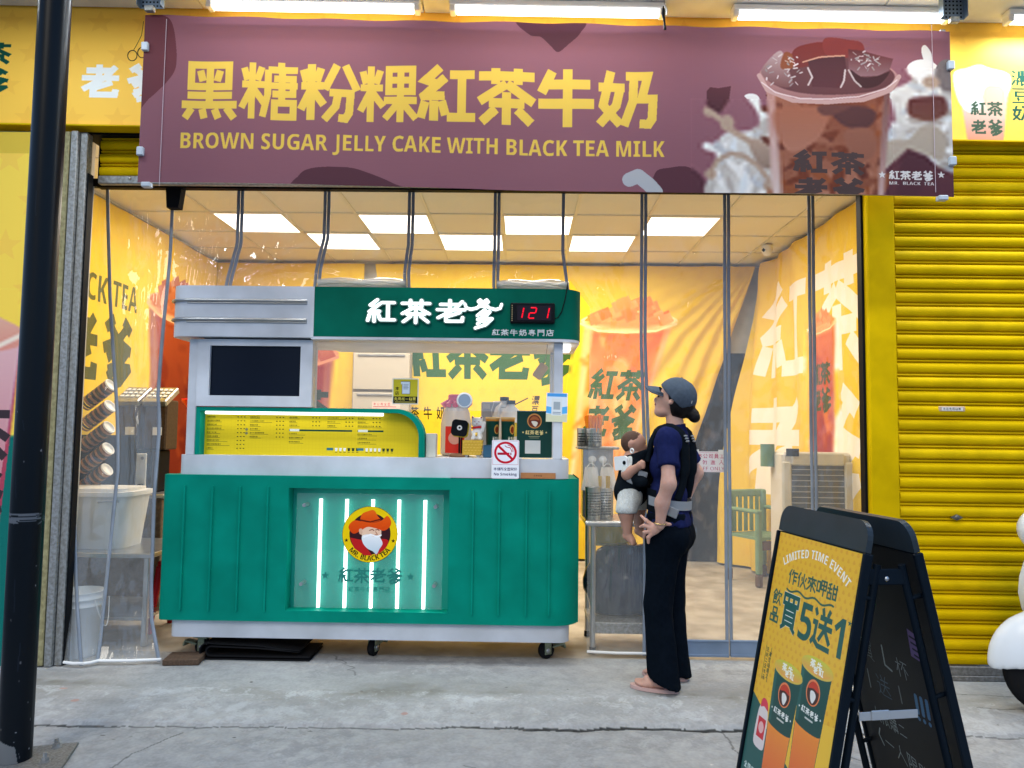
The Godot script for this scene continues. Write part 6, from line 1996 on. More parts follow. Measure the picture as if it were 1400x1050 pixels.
	# yellow receipt notice on the glass
	cv = Can.new(self, 192, 192, Color(0.82, 0.82, 0.76))
	cv.rect(8, 8, 176, 126, Color(0.72, 0.68, 0.16))
	cv.rect(8, 134, 176, 50, Color(0.05, 0.05, 0.05))
	cv.poly([62, 24, 128, 24, 128, 116, 70, 116, 70, 44, 62, 44], Color(0.75, 0.8, 0.85))
	cv.line([62, 24, 128, 24, 128, 116, 70, 116, 70, 40], 3, Color(0.2, 0.2, 0.25))
	for i in 4:
		cv.rect(80, 46 + 10 * i, 38 - 5 * (i % 2), 4, Color(0.4, 0.45, 0.5))
	cv.hans("本", 22, 62, 28, Color(0.1, 0.1, 0.05), 12)
	cv.hans("店", 22, 96, 28, Color(0.1, 0.1, 0.05), 12)
	cv.hans("免用統一發票", 14, 140, 25, Color(0.8, 0.75, 0.3), 12, 1.07)
	cv.rect(20, 172, 150, 6, Color(0.7, 0.65, 0.3))
	t = thing("receipt_notice", "square yellow and black receipt notice stuck on the kiosk window", "notice", Vector3(-0.7, 1.583, -4.494))
	card("notice_face", printed(cv.im, 0.4), t, Vector3.ZERO, 0.158, 0.156, 0.002)
	# paper tag under the roof
	t = thing("paper_tag", "brown paper tag hanging under the kiosk roof near the post", "tag", Vector3(0.12, 1.883, -4.55))
	st = S()
	tube(st, [Vector3(0.03, 0, 0), Vector3(0.02, -0.08, 0), Vector3(0.005, -0.12, 0)], 0.0015, 6)
	part("string", st, M.wood, t)
	st = S()
	prism(st, rrect(-0.03, -0.05, 0.03, 0.05, 0.012), -0.002, 0.002, Transform3D(Basis.from_euler(Vector3(0, 0.2, -0.6)), Vector3(-0.012, -0.165, 0)))
	part("tag_card", st, mat(0.42, 0.27, 0.12, 0.7), t)
	# blue box by the crate
	t = thing("blue_box", "small dark blue box on the counter behind the no smoking sign", "box", Vector3(-0.21, Y, -4.62))
	st = S()
	box(st, Vector3(0, 0.036, 0), Vector3(0.05, 0.072, 0.04), 0.003)
	part("box_body", st, mat(0.03, 0.1, 0.17, 0.5), t)
	st = S()
	box(st, Vector3(0, 0.0745, 0), Vector3(0.052, 0.005, 0.042), 0.001)
	part("lid", st, mat(0.03, 0.1, 0.17, 0.5), t)
	# rolled rubber mat and timber block on the ground
	t = thing("rubber_mat", "folded black rubber mat pushed under the kiosk", "mat", Vector3(-1.52, 0.0, -4.56))
	for k in 2:
		st = S()
		var p := PackedVector2Array()
		var y0 := 0.004 + 0.018 * k
		var top := []
		for i in 19:
			var a := PI / 2 + PI * i / 18.0
			top.append(Vector2(-0.3 + 0.02 * k + 0.045 * (1.0 - 0.4 * k) * cos(a), y0 + 0.045 * (1.0 - 0.4 * k) * (1.0 + sin(a))))
		var path := PackedVector2Array([Vector2(0.24, y0 + 0.05 * (1.0 - 0.4 * k)), Vector2(0.0, y0 + 0.08 * (1.0 - 0.4 * k))])
		for q in top:
			path.append(q)
		path.append(Vector2(0.3, y0))
		for o in Geometry2D.offset_polyline(path, 0.004, Geometry2D.JOIN_ROUND, Geometry2D.END_BUTT):
			prism(st, o, -0.2, 0.1, Transform3D(Basis.IDENTITY, Vector3(0, 0.002, 0)), true)
		part("fold", st, M.rubber, t)
	t = thing("timber_block", "flat brown timber block on the ground by the kiosk wheel", "block", Vector3(-1.93, 0, -4.42))
	st = S()
	box(st, Vector3(0, 0.019, 0), Vector3(0.2, 0.034, 0.16), 0.004, Basis.from_euler(Vector3(0, 0.12, 0)))
	part("timber", st, grainy(mat(0.14, 0.09, 0.06, 0.8), M.dirt, M.bump_mid, 6.0, 0.2), t)

# ---------- steel table on the right ----------
func build_steel_table():
	var t := thing("steel_table", "stainless steel table with round legs and a low shelf behind the clear curtain", "table", Vector3(0.72, 0, -4.94))
	var st := S()
	box(st, Vector3(0, 0.79, 0), Vector3(0.64, 0.03, 0.44), 0.006)
	tube(st, [Vector3(-0.32, 0.79, 0.22), Vector3(0.32, 0.79, 0.22)], 0.019, 12)
	part("table_top", st, M.steel, t)
	st = S()
	box(st, Vector3(0, 0.17, 0), Vector3(0.58, 0.025, 0.4), 0.004)
	box(st, Vector3(0, 0.14, 0.195), Vector3(0.58, 0.05, 0.006), 0.002)
	part("shelf", st, M.galv, t)
	for x in [-0.27, 0.28]:
		for z in [-0.19, 0.2]:
			st = S()
			tube(st, [Vector3(x, 0.03, z), Vector3(x, 0.78, z)], 0.017, 14)
			var lg := part("leg", st, M.steel, t)
			st = S()
			tube(st, [Vector3(x, 0.0, z), Vector3(x, 0.035, z)], [0.021, 0.019], 14)
			part("foot", st, M.rubber, lg)
	# perforated cutlery canisters
	for q in [[0.455, 0.807, -4.8, 0.05, 0.2, "tall perforated steel canister on the front corner of the steel table"], [0.53, 0.807, -4.86, 0.048, 0.19, "perforated steel canister with yellow sticks behind the tall canister"], [0.405, 1.262, -4.98, 0.042, 0.115, "perforated steel cup on the steel box left of the straws"], [0.468, 1.262, -4.95, 0.055, 0.115, "perforated steel cup full of orange straws"]]:
		var c := thing("steel_canister", q[5], "canister", Vector3(q[0], q[1], q[2]), "perforated steel canisters")
		st = S()
		lathe(st, Vector3.ZERO, [Vector2(0.001, 0.002), Vector2(q[3], 0.0), Vector2(q[3], q[4]), Vector2(q[3] + 0.003, q[4] + 0.003), Vector2(q[3] - 0.003, q[4]), Vector2(q[3] - 0.003, 0.01), Vector2(0.001, 0.01)], 28)
		part("wall", st, M.steel, c)
		st = S()
		var rows := int(q[4] / 0.017) - 2
		for r in rows:
			for i in 9:
				var a := PI * 0.5 + (i - 4) * 0.22
				var b := Basis.from_euler(Vector3(0, PI / 2 - a, 0))
				prism(st, disc(0.0045, 6), 0.0, 0.0006, Transform3D(b, b * Vector3(0, 0.03 + r * 0.017, q[3])))
		part("perforation", st, M.black, c).set_meta("kind", "stuff")
	var sw := thing("straw_bundle", "bundle of orange drinking straws standing in the steel cup", "straws", Vector3(0.468, 1.275, -4.95))
	var rng := RandomNumberGenerator.new()
	rng.seed = 6
	for k in 46:
		st = S()
		var a := rng.randf() * TAU
		var r := sqrt(rng.randf()) * 0.046
		var d := Vector3(cos(a) * r, 0, sin(a) * r)
		tube(st, [d * 0.8, d * 1.5 + Vector3(0, 0.185 + rng.randf_range(-0.012, 0.012), 0)], 0.0055, 6)
		part("straw", st, mat(0.85, 0.26, 0.01, 0.4), sw)
	var yk := thing("stick_bundle", "yellow wooden sticks standing in a steel canister", "sticks", Vector3(0.535, 0.82, -4.86))
	for k in 8:
		st = S()
		var d := Vector3(rng.randf_range(-0.03, 0.03), 0, rng.randf_range(-0.02, 0.02))
		box(st, d + Vector3(0, 0.13, 0), Vector3(0.012, 0.25, 0.002), 0.0, Basis.from_euler(Vector3(0, rng.randf() * 3.0, rng.randf_range(-0.1, 0.1))))
		part("stick", st, mat(0.6, 0.4, 0.08, 0.7), yk)
	# steel box that carries the cups, with two suction hooks and paper bags
	var bx := thing("steel_box", "upright steel box on the steel table under the straw cups", "box", Vector3(0.5, 0.806, -5.03))
	st = S()
	box(st, Vector3(0, 0.22, 0), Vector3(0.2, 0.44, 0.16), 0.004)
	part("case", st, M.steel, bx)
	st = S()
	box(st, Vector3(0.0, 0.446, 0.0), Vector3(0.27, 0.018, 0.24), 0.006)
	part("top_plate", st, M.galv, bx)
	for x in [0.462, 0.53]:
		var h := thing("suction_hook", "white suction hook on the steel box" , "hook", Vector3(x, 1.175, -4.948), "white suction hooks")
		st = S()
		lathe(st, Vector3.ZERO, [Vector2(0.001, 0.012), Vector2(0.018, 0.01), Vector2(0.025, 0.002), Vector2(0.026, 0.0)], 20, Basis.from_euler(Vector3(PI / 2, 0, 0)))
		part("cup", st, M.plastic_white, h)
		st = S()
		tube(st, [Vector3(0, 0, 0.012), Vector3(0, -0.03, 0.014), Vector3(0, -0.05, 0.022), Vector3(0, -0.045, 0.034), Vector3(0, -0.034, 0.036)], 0.005, 8)
		part("hook", st, M.plastic_white, h)
	for q in [[0.45, "white paper bag hanging on the suction hook nearer the kiosk"], [0.555, "white paper bag hanging on the suction hook nearer the woman"]]:
		var b := thing("paper_bag", q[1], "bag", Vector3(q[0], 1.13, -4.9))
		st = S()
		grid(st, 10, 10, func(u: float, v: float) -> Vector3: return Vector3((u - 0.5) * 0.1 * (1.3 - 0.5 * v), -0.15 + 0.15 * v, 0.012 * sin(u * 9.0 + v * 3.0) * (1.0 - 0.5 * v)), Vector3.BACK)
		part("bag_front", st, mat(0.78, 0.75, 0.7, 0.7), b)
		st = S()
		tube(st, [Vector3(-0.03, -0.005, 0), Vector3(-0.01, 0.02, 0), Vector3(0.015, 0.02, 0), Vector3(0.03, -0.005, 0)], 0.003, 6)
		part("handle", st, M.paper, b)
	# dark rubbish bag under the table
	var gb := thing("rubbish_bag", "dark blue plastic rubbish bag slumped under the steel table", "bag", Vector3(0.68, 0.185, -4.96))
	var fz := FastNoiseLite.new()
	fz.seed = 31
	fz.frequency = 9.0
	st = S()
	sculpt(st, [[Vector3(-0.13, 0.2, 0), Vector3(0.1, 0.2, 0), 0.14, 0.15], [Vector3(-0.1, 0.1, 0.0), Vector3(0.14, 0.11, 0.0), 0.13, 0.12], [Vector3(-0.12, 0.34, 0.02), Vector3(0.1, 0.36, 0), 0.1, 0.08], [Vector3(0.12, 0.36, 0), Vector3(0.18, 0.45, 0), 0.05, 0.025]], 0.022, 0.02, [[Vector3(0, 0.004, 0), Vector3(0, -1, 0)], [Vector3(0, 0, 0.185), Vector3(0, 0, 1)]], func(p: Vector3) -> float: return 0.02 * fz.get_noise_3dv(p * 0.7))
	part("bag_body", st, mat(0.008, 0.016, 0.045, 0.22), gb)
	st = S()
	tube(st, [Vector3(0.18, 0.44, 0), Vector3(0.2, 0.5, 0.02), Vector3(0.24, 0.53, 0.04)], [0.02, 0.03, 0.012], 8)
	part("knot", st, mat(0.008, 0.016, 0.045, 0.22), gb)
	var yb := thing("yellow_tray", "yellow tray under the steel table top above the rubbish bag", "tray", Vector3(0.6, 0.62, -5.06))
	st = S()
	box(st, Vector3(0, 0.07, 0), Vector3(0.22, 0.14, 0.1), 0.01)
	part("tray_body", st, mat(0.7, 0.46, 0.02, 0.5), yb)
	st = S()
	box(st, Vector3(0, 0.0, 0.0), Vector3(0.26, 0.012, 0.14), 0.004)
	part("rim", st, mat(0.7, 0.55, 0.2, 0.5), yb)
	# staff notice
	var cv := Can.new(self, 360, 200, Color(0.9, 0.88, 0.88))
	for r in [[8, 8, 344, 3], [8, 189, 344, 3], [8, 8, 3, 184], [349, 8, 3, 184]]:
		cv.rect(r[0], r[1], r[2], r[3], Color(0.8, 0.5, 0.6))
	var mg := Color(0.72, 0.12, 0.32)
	cv.hans("本公司員工", 74, 22, 46, mg, 11, 1.14)
	cv.hans("勿進入", 120, 82, 46, mg, 11, 1.7)
	cv.write("STAFF ONLY", 30, 182, 46, mg, sans, 300)
	var sn := thing("staff_notice", "white notice with pink characters hanging on the dark screen behind the clear curtain", "notice", Vector3(1.16, 1.18, -4.71))
	card("notice_face", printed(cv.im, 0.4), sn, Vector3.ZERO, 0.235, 0.128, 0.002, Vector3.ZERO, 0.006)
	st = S()
	for x in [-0.08, 0.08]:
		box(st, Vector3(x, 0.06, 0.002), Vector3(0.04, 0.03, 0.002))
	part("tape", st, M.paper, sn)

# ---------- things at the left inside the shop ----------
func build_left_room():
	var st := S()
	var t := thing("work_table", "steel work table with square legs behind the clear curtain at the left", "table", Vector3(-2.78, 0, -5.02))
	box(st, Vector3(0, 0.555, 0), Vector3(1.0, 0.03, 0.68), 0.004)
	part("table_top", st, M.steel, t)
	for x in [-0.46, 0.46]:
		for z in [-0.3, 0.3]:
			st = S()
			box(st, Vector3(x, 0.27, z), Vector3(0.032, 0.54, 0.032), 0.004)
			part("leg", st, M.steel, t)
	st = S()
	box(st, Vector3(0, 0.16, 0), Vector3(0.9, 0.02, 0.58), 0.003)
	part("shelf", st, M.steel, t)
	# lidded tub
	t = thing("white_tub", "big white lidded plastic tub on the steel work table", "tub", Vector3(-2.78, 0.571, -4.98))
	st = S()
	for k in 1:
		var a := rrect(-0.23, -0.17, 0.23, 0.17, 0.09)
		var b := rrect(-0.27, -0.2, 0.27, 0.2, 0.1)
		st.set_smooth_group(1)
		for i in a.size():
			var j := (i + 1) % a.size()
			var o := Vector3(a[i].x, 0, a[i].y)
			quad(st, Vector3(a[i].x, 0, a[i].y), Vector3(a[j].x, 0, a[j].y), Vector3(b[j].x, 0.34, b[j].y), Vector3(b[i].x, 0.34, b[i].y), o)
		slab(st, a, 0.0, 0.004)
	part("tub_body", st, mat(0.6, 0.62, 0.6, 0.4), t)
	st = S()
	slab(st, rrect(-0.285, -0.215, 0.285, 0.215, 0.11), 0.335, 0.362)
	slab(st, rrect(-0.25, -0.18, 0.25, 0.18, 0.1), 0.362, 0.382)
	part("lid", st, M.plastic_white, t)
	st = S()
	tube(st, [Vector3(0.1, 0.3, 0.2), Vector3(0.12, 0.305, 0.225), Vector3(0.2, 0.31, 0.215), Vector3(0.22, 0.305, 0.18)], 0.008, 8)
	part("handle", st, M.plastic_grey, t)
	# counter at the back with machines
	t = thing("back_counter", "brown grey work counter along the left wall", "counter", Vector3(-2.95, 0, -6.2))
	st = S()
	box(st, Vector3(0, 0.42, 0), Vector3(0.62, 0.82, 1.3), 0.006)
	part("cabinet", st, grainy(mat(0.16, 0.12, 0.09, 0.6), M.dirt, null, 2.0, 0.0), t)
	st = S()
	box(st, Vector3(0, 0.845, 0), Vector3(0.66, 0.03, 1.34), 0.005)
	part("counter_top", st, M.steel, t)
	t = thing("ice_maker", "white and black boxed ice maker on the back counter", "machine", Vector3(-2.92, 0.861, -5.75))
	st = S()
	box(st, Vector3(0, 0.16, 0), Vector3(0.33, 0.32, 0.3), 0.012)
	part("case", st, M.black, t)
	st = S()
	box(st, Vector3(-0.01, 0.155, 0.152), Vector3(0.28, 0.28, 0.012), 0.005)
	part("front_panel", st, M.plastic_white, t)
	st = S()
	tube(st, [Vector3(0.1, 0.05, 0.155), Vector3(0.1, 0.05, 0.19)], 0.022, 14)
	part("knob", st, M.black, t)
	st = S()
	tube(st, [Vector3(0.1, 0.26, 0.157), Vector3(0.1, 0.26, 0.162)], 0.012, 14)
	part("badge", st, M.steel, t)
	for q in [[-3.0, "brown tea dispenser with a slanted steel keypad on the ice maker, nearer the wall"], [-2.79, "brown tea dispenser with a slanted steel keypad on the ice maker, nearer the kiosk"]]:
		var d := thing("tea_dispenser", q[1], "dispenser", Vector3(q[0], 1.182, -5.8))
		st = S()
		box(st, Vector3(0, 0.19, 0), Vector3(0.17, 0.38, 0.2), 0.01)
		part("body", st, grainy(mat(0.07, 0.045, 0.03, 0.45), M.dirt, null, 3.0, 0.0), d)
		st = S()
		box(st, Vector3(0, 0.405, 0.03), Vector3(0.19, 0.05, 0.24), 0.008, Basis.from_euler(Vector3(0.5, 0, 0)))
		part("keypad", st, M.steel, d)
		st = S()
		for r in 3:
			for c in 4:
				box(st, Vector3(-0.06 + 0.04 * c, 0.41 + 0.0 * r, 0.03) + Basis.from_euler(Vector3(0.5, 0, 0)) * Vector3(0, 0.026, -0.06 + 0.055 * r), Vector3(0.026, 0.004, 0.03), 0.001, Basis.from_euler(Vector3(0.5, 0, 0)))
		part("keys", st, M.plastic_white, d).set_meta("kind", "stuff")
		st = S()
		box(st, Vector3(0.02, 0.14, 0.102), Vector3(0.07, 0.06, 0.003))
		part("label", st, M.paper, d)
	# leaning sleeves of stacked cups
	var ck := thing("cup_rack", "slanted black rack for stacked cups on the work table", "rack", Vector3(-3.02, 0.571, -5.28))
	st = S()
	box(st, Vector3(0, 0.36, -0.12), Vector3(0.5, 0.72, 0.02), 0.003)
	box(st, Vector3(-0.24, 0.3, 0), Vector3(0.02, 0.6, 0.22), 0.003)
	part("back_board", st, M.black, ck)
	var cv := Can.new(self, 256, 128, Color(0.42, 0.24, 0.13))
	cv.rect(0, 44, 256, 84, Color(0.07, 0.1, 0.08))
	for x in [50, 178]:
		cv.oval(x, 74, 18, 18, Color(0.62, 0.4, 0.25))
		cv.oval(x, 74, 12, 12, Color(0.2, 0.08, 0.05))
		cv.hans("紅茶老爹", x - 26, 100, 12, Color(0.7, 0.65, 0.55), 12, 1.1)
	var cm := printed(cv.im, 0.5)
	var rim := mat(0.3, 0.15, 0.07, 0.5)
	var dk := mat(0.03, 0.03, 0.025, 0.5)
	for j in 5:
		var s := thing("cup_stack", "slanted stack of dark paper cups with brown rims in the cup rack", "cups", Vector3(-3.14 + 0.03 * (j % 2), 0.85 + 0.165 * j * 0.88, -5.22 + 0.05 * (j % 2)), "stacks of cups in the rack")
		s.rotation = Vector3(0, -0.15, -0.95)
		for i in 11:
			st = S()
			lathe(st, Vector3(0, i * 0.021, 0), [Vector2(0.046, 0.115), Vector2(0.047, 0.12), Vector2(0.0485, 0.128), Vector2(0.046, 0.132)], 20)
			part("cup_rim", st, rim if i % 2 == 0 else dk, s)
		st = S()
		lathe(st, Vector3(0, 0.22, 0), [Vector2(0.034, 0.0), Vector2(0.046, 0.13)], 24)
		part("cup", st, cm, s)
		st = S()
		lathe(st, Vector3(0, 0.35, 0), [Vector2(0.0465, 0.0), Vector2(0.0495, 0.004), Vector2(0.046, 0.012), Vector2(0.04, 0.012), Vector2(0.04, 0.002), Vector2(0.001, 0.002)], 24)
		part("lid", st, M.plastic_white, s)
	# bucket on the floor
	t = thing("white_bucket", "white plastic bucket with a wire handle on the floor behind the curtain", "bucket", Vector3(-2.62, 0.0, -4.52))
	st = S()
	lathe(st, Vector3.ZERO, [Vector2(0.001, 0.004), Vector2(0.115, 0.0), Vector2(0.118, 0.01), Vector2(0.128, 0.29), Vector2(0.136, 0.292), Vector2(0.136, 0.3), Vector2(0.129, 0.302), Vector2(0.13, 0.33), Vector2(0.138, 0.332), Vector2(0.138, 0.342), Vector2(0.131, 0.344), Vector2(0.132, 0.37), Vector2(0.137, 0.376), Vector2(0.128, 0.376), Vector2(0.112, 0.01), Vector2(0.001, 0.01)], 36)
	part("pail", st, mat(0.66, 0.67, 0.66, 0.4), t)
	st = S()
	var hp := []
	for i in 15:
		var a := -0.1 + 1.9 * i / 14.0
		hp.append(Vector3(0.133 + 0.03 * sin(a * 1.6), 0.33 - 0.16 * sin(PI * i / 14.0), 0.06 - 0.13 * i / 14.0))
	tube(st, hp, 0.003, 6)
	part("handle", st, M.plastic_white, t)
	# red stool
	t = thing("red_stool", "red plastic stool between the work table and the kiosk", "stool", Vector3(-2.28, 0, -5.15))
	st = S()
	slab(st, rrect(-0.13, -0.13, 0.13, 0.13, 0.03), 0.43, 0.46)
	part("seat", st, mat(0.5, 0.012, 0.02, 0.4), t)
	for x in [-1, 1]:
		for z in [-1, 1]:
			st = S()
			tube(st, [Vector3(x * 0.15, 0, z * 0.15), Vector3(x * 0.11, 0.43, z * 0.11)], [0.02, 0.026], 8)
			part("leg", st, mat(0.5, 0.012, 0.02, 0.4), t)
	# funnel and order slips hung beside the kiosk
	t = thing("red_funnel", "bright red plastic funnel on the back counter beside the kiosk", "funnel", Vector3(-2.72, 0.861, -6.5))
	st = S()
	lathe(st, Vector3.ZERO, [Vector2(0.03, 0.0), Vector2(0.035, 0.3), Vector2(0.04, 0.5), Vector2(0.22, 0.72), Vector2(0.22, 0.74), Vector2(0.03, 0.53), Vector2(0.025, 0.0)], 24)
	part("cone", st, mat(0.75, 0.01, 0.02, 0.35), t)
	st = S()
	lathe(st, Vector3.ZERO, [Vector2(0.001, 0.0), Vector2(0.08, 0.0), Vector2(0.08, 0.02), Vector2(0.03, 0.03)], 20)
	part("foot", st, M.steel, t)
	cv = Can.new(self, 96, 256, Color(0.72, 0.4, 0.08))
	for k in 9:
		cv.hans("紅茶"[k % 2], 30, 12 + 26 * k, 22, Color(0.2, 0.1, 0.05), 12)
	t = thing("order_strip", "narrow orange notice with dark characters in a black frame by the kiosk", "notice", Vector3(-2.3, 1.32, -5.3))
	card("notice_face", printed(cv.im), t, Vector3(0, 0, 0.004), 0.07, 0.21, 0.002)
	st = S()
	box(st, Vector3(0, 0, -0.004), Vector3(0.08, 0.225, 0.012), 0.002)
	tube(st, [Vector3(0, -0.11, -0.004), Vector3(0, -0.2, -0.004)], 0.006, 6)
	part("frame", st, M.black, t)
	st = S()
	box(st, Vector3(0, -0.75, -0.004), Vector3(0.02, 1.1, 0.02), 0.002)
	box(st, Vector3(0, -1.31, -0.004), Vector3(0.16, 0.02, 0.16), 0.004)
	part("stand", st, M.black, t)

# ---------- things at the back and right ----------
func build_right_room():
	var st := S()
	# beige cabinets in the gap of the cloths
	var t := thing("beige_cabinet", "tall beige steel cabinet with shelves seen through the serving window", "cabinet", Vector3(-1.5, 0, -7.98))
	box(st, Vector3(0, 1.4, -0.05), Vector3(0.62, 2.8, 0.1))
	part("back", st, grainy(mat(0.42, 0.38, 0.31, 0.6), M.mottle, null, 1.0, 0.0), t)
	for k in 6:
		st = S()
		box(st, Vector3(0, 0.3 + 0.42 * k, 0.02), Vector3(0.6, 0.39, 0.03), 0.006)
		var d := part("drawer", st, mat(0.46, 0.42, 0.35, 0.5), t)
		st = S()
		box(st, Vector3(0, 0.3 + 0.42 * k + 0.17, 0.042), Vector3(0.5, 0.02, 0.016), 0.004)
		part("pull", st, M.steel, d)
	var cv := Can.new(self, 160, 40, Color(0.84, 0.76, 0.72))
	cv.hans("本公司全面", 8, 6, 16, Color(0.7, 0.25, 0.25), 11, 1.25)
	cv.rect(8, 27, 130, 4, Color(0.7, 0.25, 0.25))
	card("sticker", printed(cv.im), t, Vector3(0.06, 1.62, 0.0375), 0.3, 0.075, 0.001)
	# dark tarpaulin screen in the back corner
	var n := noise_image(256, 0.03, 17, 5)
	var im := Image.create(256, 256, false, Image.FORMAT_RGB8)
	for y in 256:
		for x in 256:
			var v := n.get_pixel(x, y).r
			var c := Color(0.1, 0.085, 0.08).lerp(Color(0.34, 0.3, 0.27), smoothstep(0.45, 0.85, v))
			im.set_pixel(x, y, c)
	t = thing("dark_screen", "dark stained screen standing in the back corner behind the woman", "screen", Vector3(1.95, 0, -8.19))
	card("board", printed(im, 0.5), t, Vector3(0, 1.12, 0), 1.3, 2.24, 0.03)
	st = S()
	for x in [-0.65, 0.65]:
		box(st, Vector3(x, 1.12, 0.0), Vector3(0.03, 2.24, 0.04), 0.003)
	part("frame", st, M.black, t)
	# air cooler
	t = thing("air_cooler", "big cream and grey evaporative air cooler against the right wall", "air cooler", Vector3(2.3, 0, -6.05))
	st = S()
	var body := mat(0.58, 0.55, 0.48, 0.45)
	box(st, Vector3(0, 0.64, -0.02), Vector3(0.54, 1.16, 0.3), 0.02)
	part("case", st, body, t)
	st = S()
	box(st, Vector3(-0.24, 0.62, 0.14), Vector3(0.07, 1.06, 0.03), 0.012)
	box(st, Vector3(0.24, 0.62, 0.14), Vector3(0.07, 1.06, 0.03), 0.012)
	box(st, Vector3(0, 1.17, 0.14), Vector3(0.41, 0.1, 0.03), 0.01)
	box(st, Vector3(0, 0.3, 0.14), Vector3(0.41, 0.4, 0.03), 0.01)
	part("front_frame", st, M.cream, t)
	st = S()
	box(st, Vector3(0, 0.81, 0.134), Vector3(0.41, 0.62, 0.008))
	var gr := part("grille", st, mat(0.05, 0.055, 0.06, 0.4), t)
	for k in 14:
		st = S()
		box(st, Vector3(0, 0.53 + 0.043 * k, 0.142), Vector3(0.4, 0.006, 0.01), 0.001)
		part("slat", st, M.plastic_grey, gr)
	st = S()
	box(st, Vector3(-0.2, 1.22, 0.158), Vector3(0.1, 0.06, 0.008), 0.003)
	part("control_panel", st, M.black, t)
	st = S()
	for x in [-0.22, 0.22]:
		for z in [-0.12, 0.1]:
			tube(st, [Vector3(x - 0.012, 0.03, z), Vector3(x + 0.012, 0.03, z)], 0.03, 12)
			box(st, Vector3(x, 0.055, z), Vector3(0.03, 0.03, 0.03))
	part("castor", st, M.black, t)
	st = S()
	tube(st, [Vector3(-0.31, 1.1, -0.1), Vector3(-0.31, 1.28, -0.1)], 0.055, 18)
	part("green_tank", st, mat(0.12, 0.22, 0.13, 0.5), t)
	# plastic armchair
	t = thing("plastic_armchair", "pale green plastic armchair with dirty feet beside the air cooler", "chair", Vector3(2.24, 0, -7.12))
	t.rotation.y = 0.45
	var pg := grainy(mat(0.2, 0.33, 0.2, 0.45), M.mottle, null, 2.0, 0.0)
	var pd := grainy(mat(0.16, 0.085, 0.04, 0.7), M.dirt, null, 6.0, 0.0)
	st = S()
	slab(st, rrect(-0.22, -0.21, 0.22, 0.21, 0.05), 0.41, 0.435)
	part("seat", st, pg, t)
	st = S()
	box(st, Vector3(0, 0.36, 0.2), Vector3(0.36, 0.08, 0.02), 0.006)
	part("apron", st, pd, t)
	for q in [[-0.22, 0.2, 0.66], [0.22, 0.2, 0.66], [-0.21, -0.2, 0.82], [0.21, -0.2, 0.82]]:
		st = S()
		box(st, Vector3(q[0], 0.06 + q[2] / 2, q[1]), Vector3(0.06, q[2] - 0.1, 0.05), 0.012)
		var lg := part("leg", st, pg, t)
		st = S()
		box(st, Vector3(q[0], 0.055, q[1]), Vector3(0.062, 0.11, 0.052), 0.012)
		part("dirty_foot", st, pd, lg)
	for x in [-0.225, 0.225]:
		st = S()
		box(st, Vector3(x, 0.665, 0.0), Vector3(0.06, 0.035, 0.46), 0.012)
		part("armrest", st, pg, t)
	st = S()
	box(st, Vector3(0, 0.8, -0.21), Vector3(0.44, 0.07, 0.03), 0.012)
	for k in 5:
		box(st, Vector3(-0.14 + 0.07 * k, 0.61, -0.205), Vector3(0.04, 0.34, 0.02), 0.004)
	part("backrest", st, pg, t)

# ---------- the black pole ----------
func build_post():
	var t := thing("canopy_pole", "black painted round pole bolted to the pavement at the left", "pole", Vector3(-2.075, -0.035, -3.17))
	var cv := Can.new(self, 128, 1024, Color(0.035, 0.06, 0.085))
	var rng := RandomNumberGenerator.new()
	rng.seed = 15
	for k in 55:
		var y := 1024.0 * (1.0 - pow(rng.randf(), 2.2) * 0.55)
		var g := rng.randf_range(0.2, 0.62)
		var x := rng.randf() * 128
		cv.oval(x, y, rng.randf_range(0.3, 1.0), rng.randf_range(0.5, 1.8), Color(g, g, g * 1.02))
	for k in 30:
		var y := 760.0 + rng.randf_range(-6, 8)
		cv.line([rng.randf() * 128, y, rng.randf() * 128, y + rng.randf_range(-5, 5)], 1.0, Color(0.36, 0.38, 0.4))
	for k in 40:
		var x := rng.randf() * 128
		var y := rng.randf() * 1024
		cv.line([x, y, x + rng.randf_range(-3, 3), y + rng.randf_range(6, 40)], 1.0, Color(0.1, 0.13, 0.17))
	cv.poly([20, 1006, 52, 994, 60, 1024, 16, 1024], Color(0.42, 0.43, 0.43))
	var st := S()
	lathe(st, Vector3.ZERO, [Vector2(0.064, 0.012), Vector2(0.064, 0.97), Vector2(0.064, 1.93), Vector2(0.064, 2.89), Vector2(0.064, 3.86)], 32)
	var pm := printed(cv.im, 0.32, 0.28)
	part("shaft", st, pm, t)
	st = S()
	box(st, Vector3(0.03, 0.006, 0.0), Vector3(0.36, 0.012, 0.26), 0.002, Basis.from_euler(Vector3(0, 0.3, 0)))
	part("base_plate", st, grainy(mat(0.3, 0.3, 0.29, 0.6, 0.5), M.dirt, M.bump_mid, 5.0, 0.1), t)
	for q in [[0.14, 0.02], [-0.08, 0.1], [0.1, -0.12], [-0.1, -0.08]]:
		st = S()
		lathe(st, Vector3(q[0], 0.012, q[1]), [Vector2(0.024, 0.0), Vector2(0.024, 0.003), Vector2(0.016, 0.003), Vector2(0.016, 0.018), Vector2(0.009, 0.018), Vector2(0.009, 0.036), Vector2(0.001, 0.036)], 6, Basis.IDENTITY, false)
		part("bolt", st, M.galv, t)

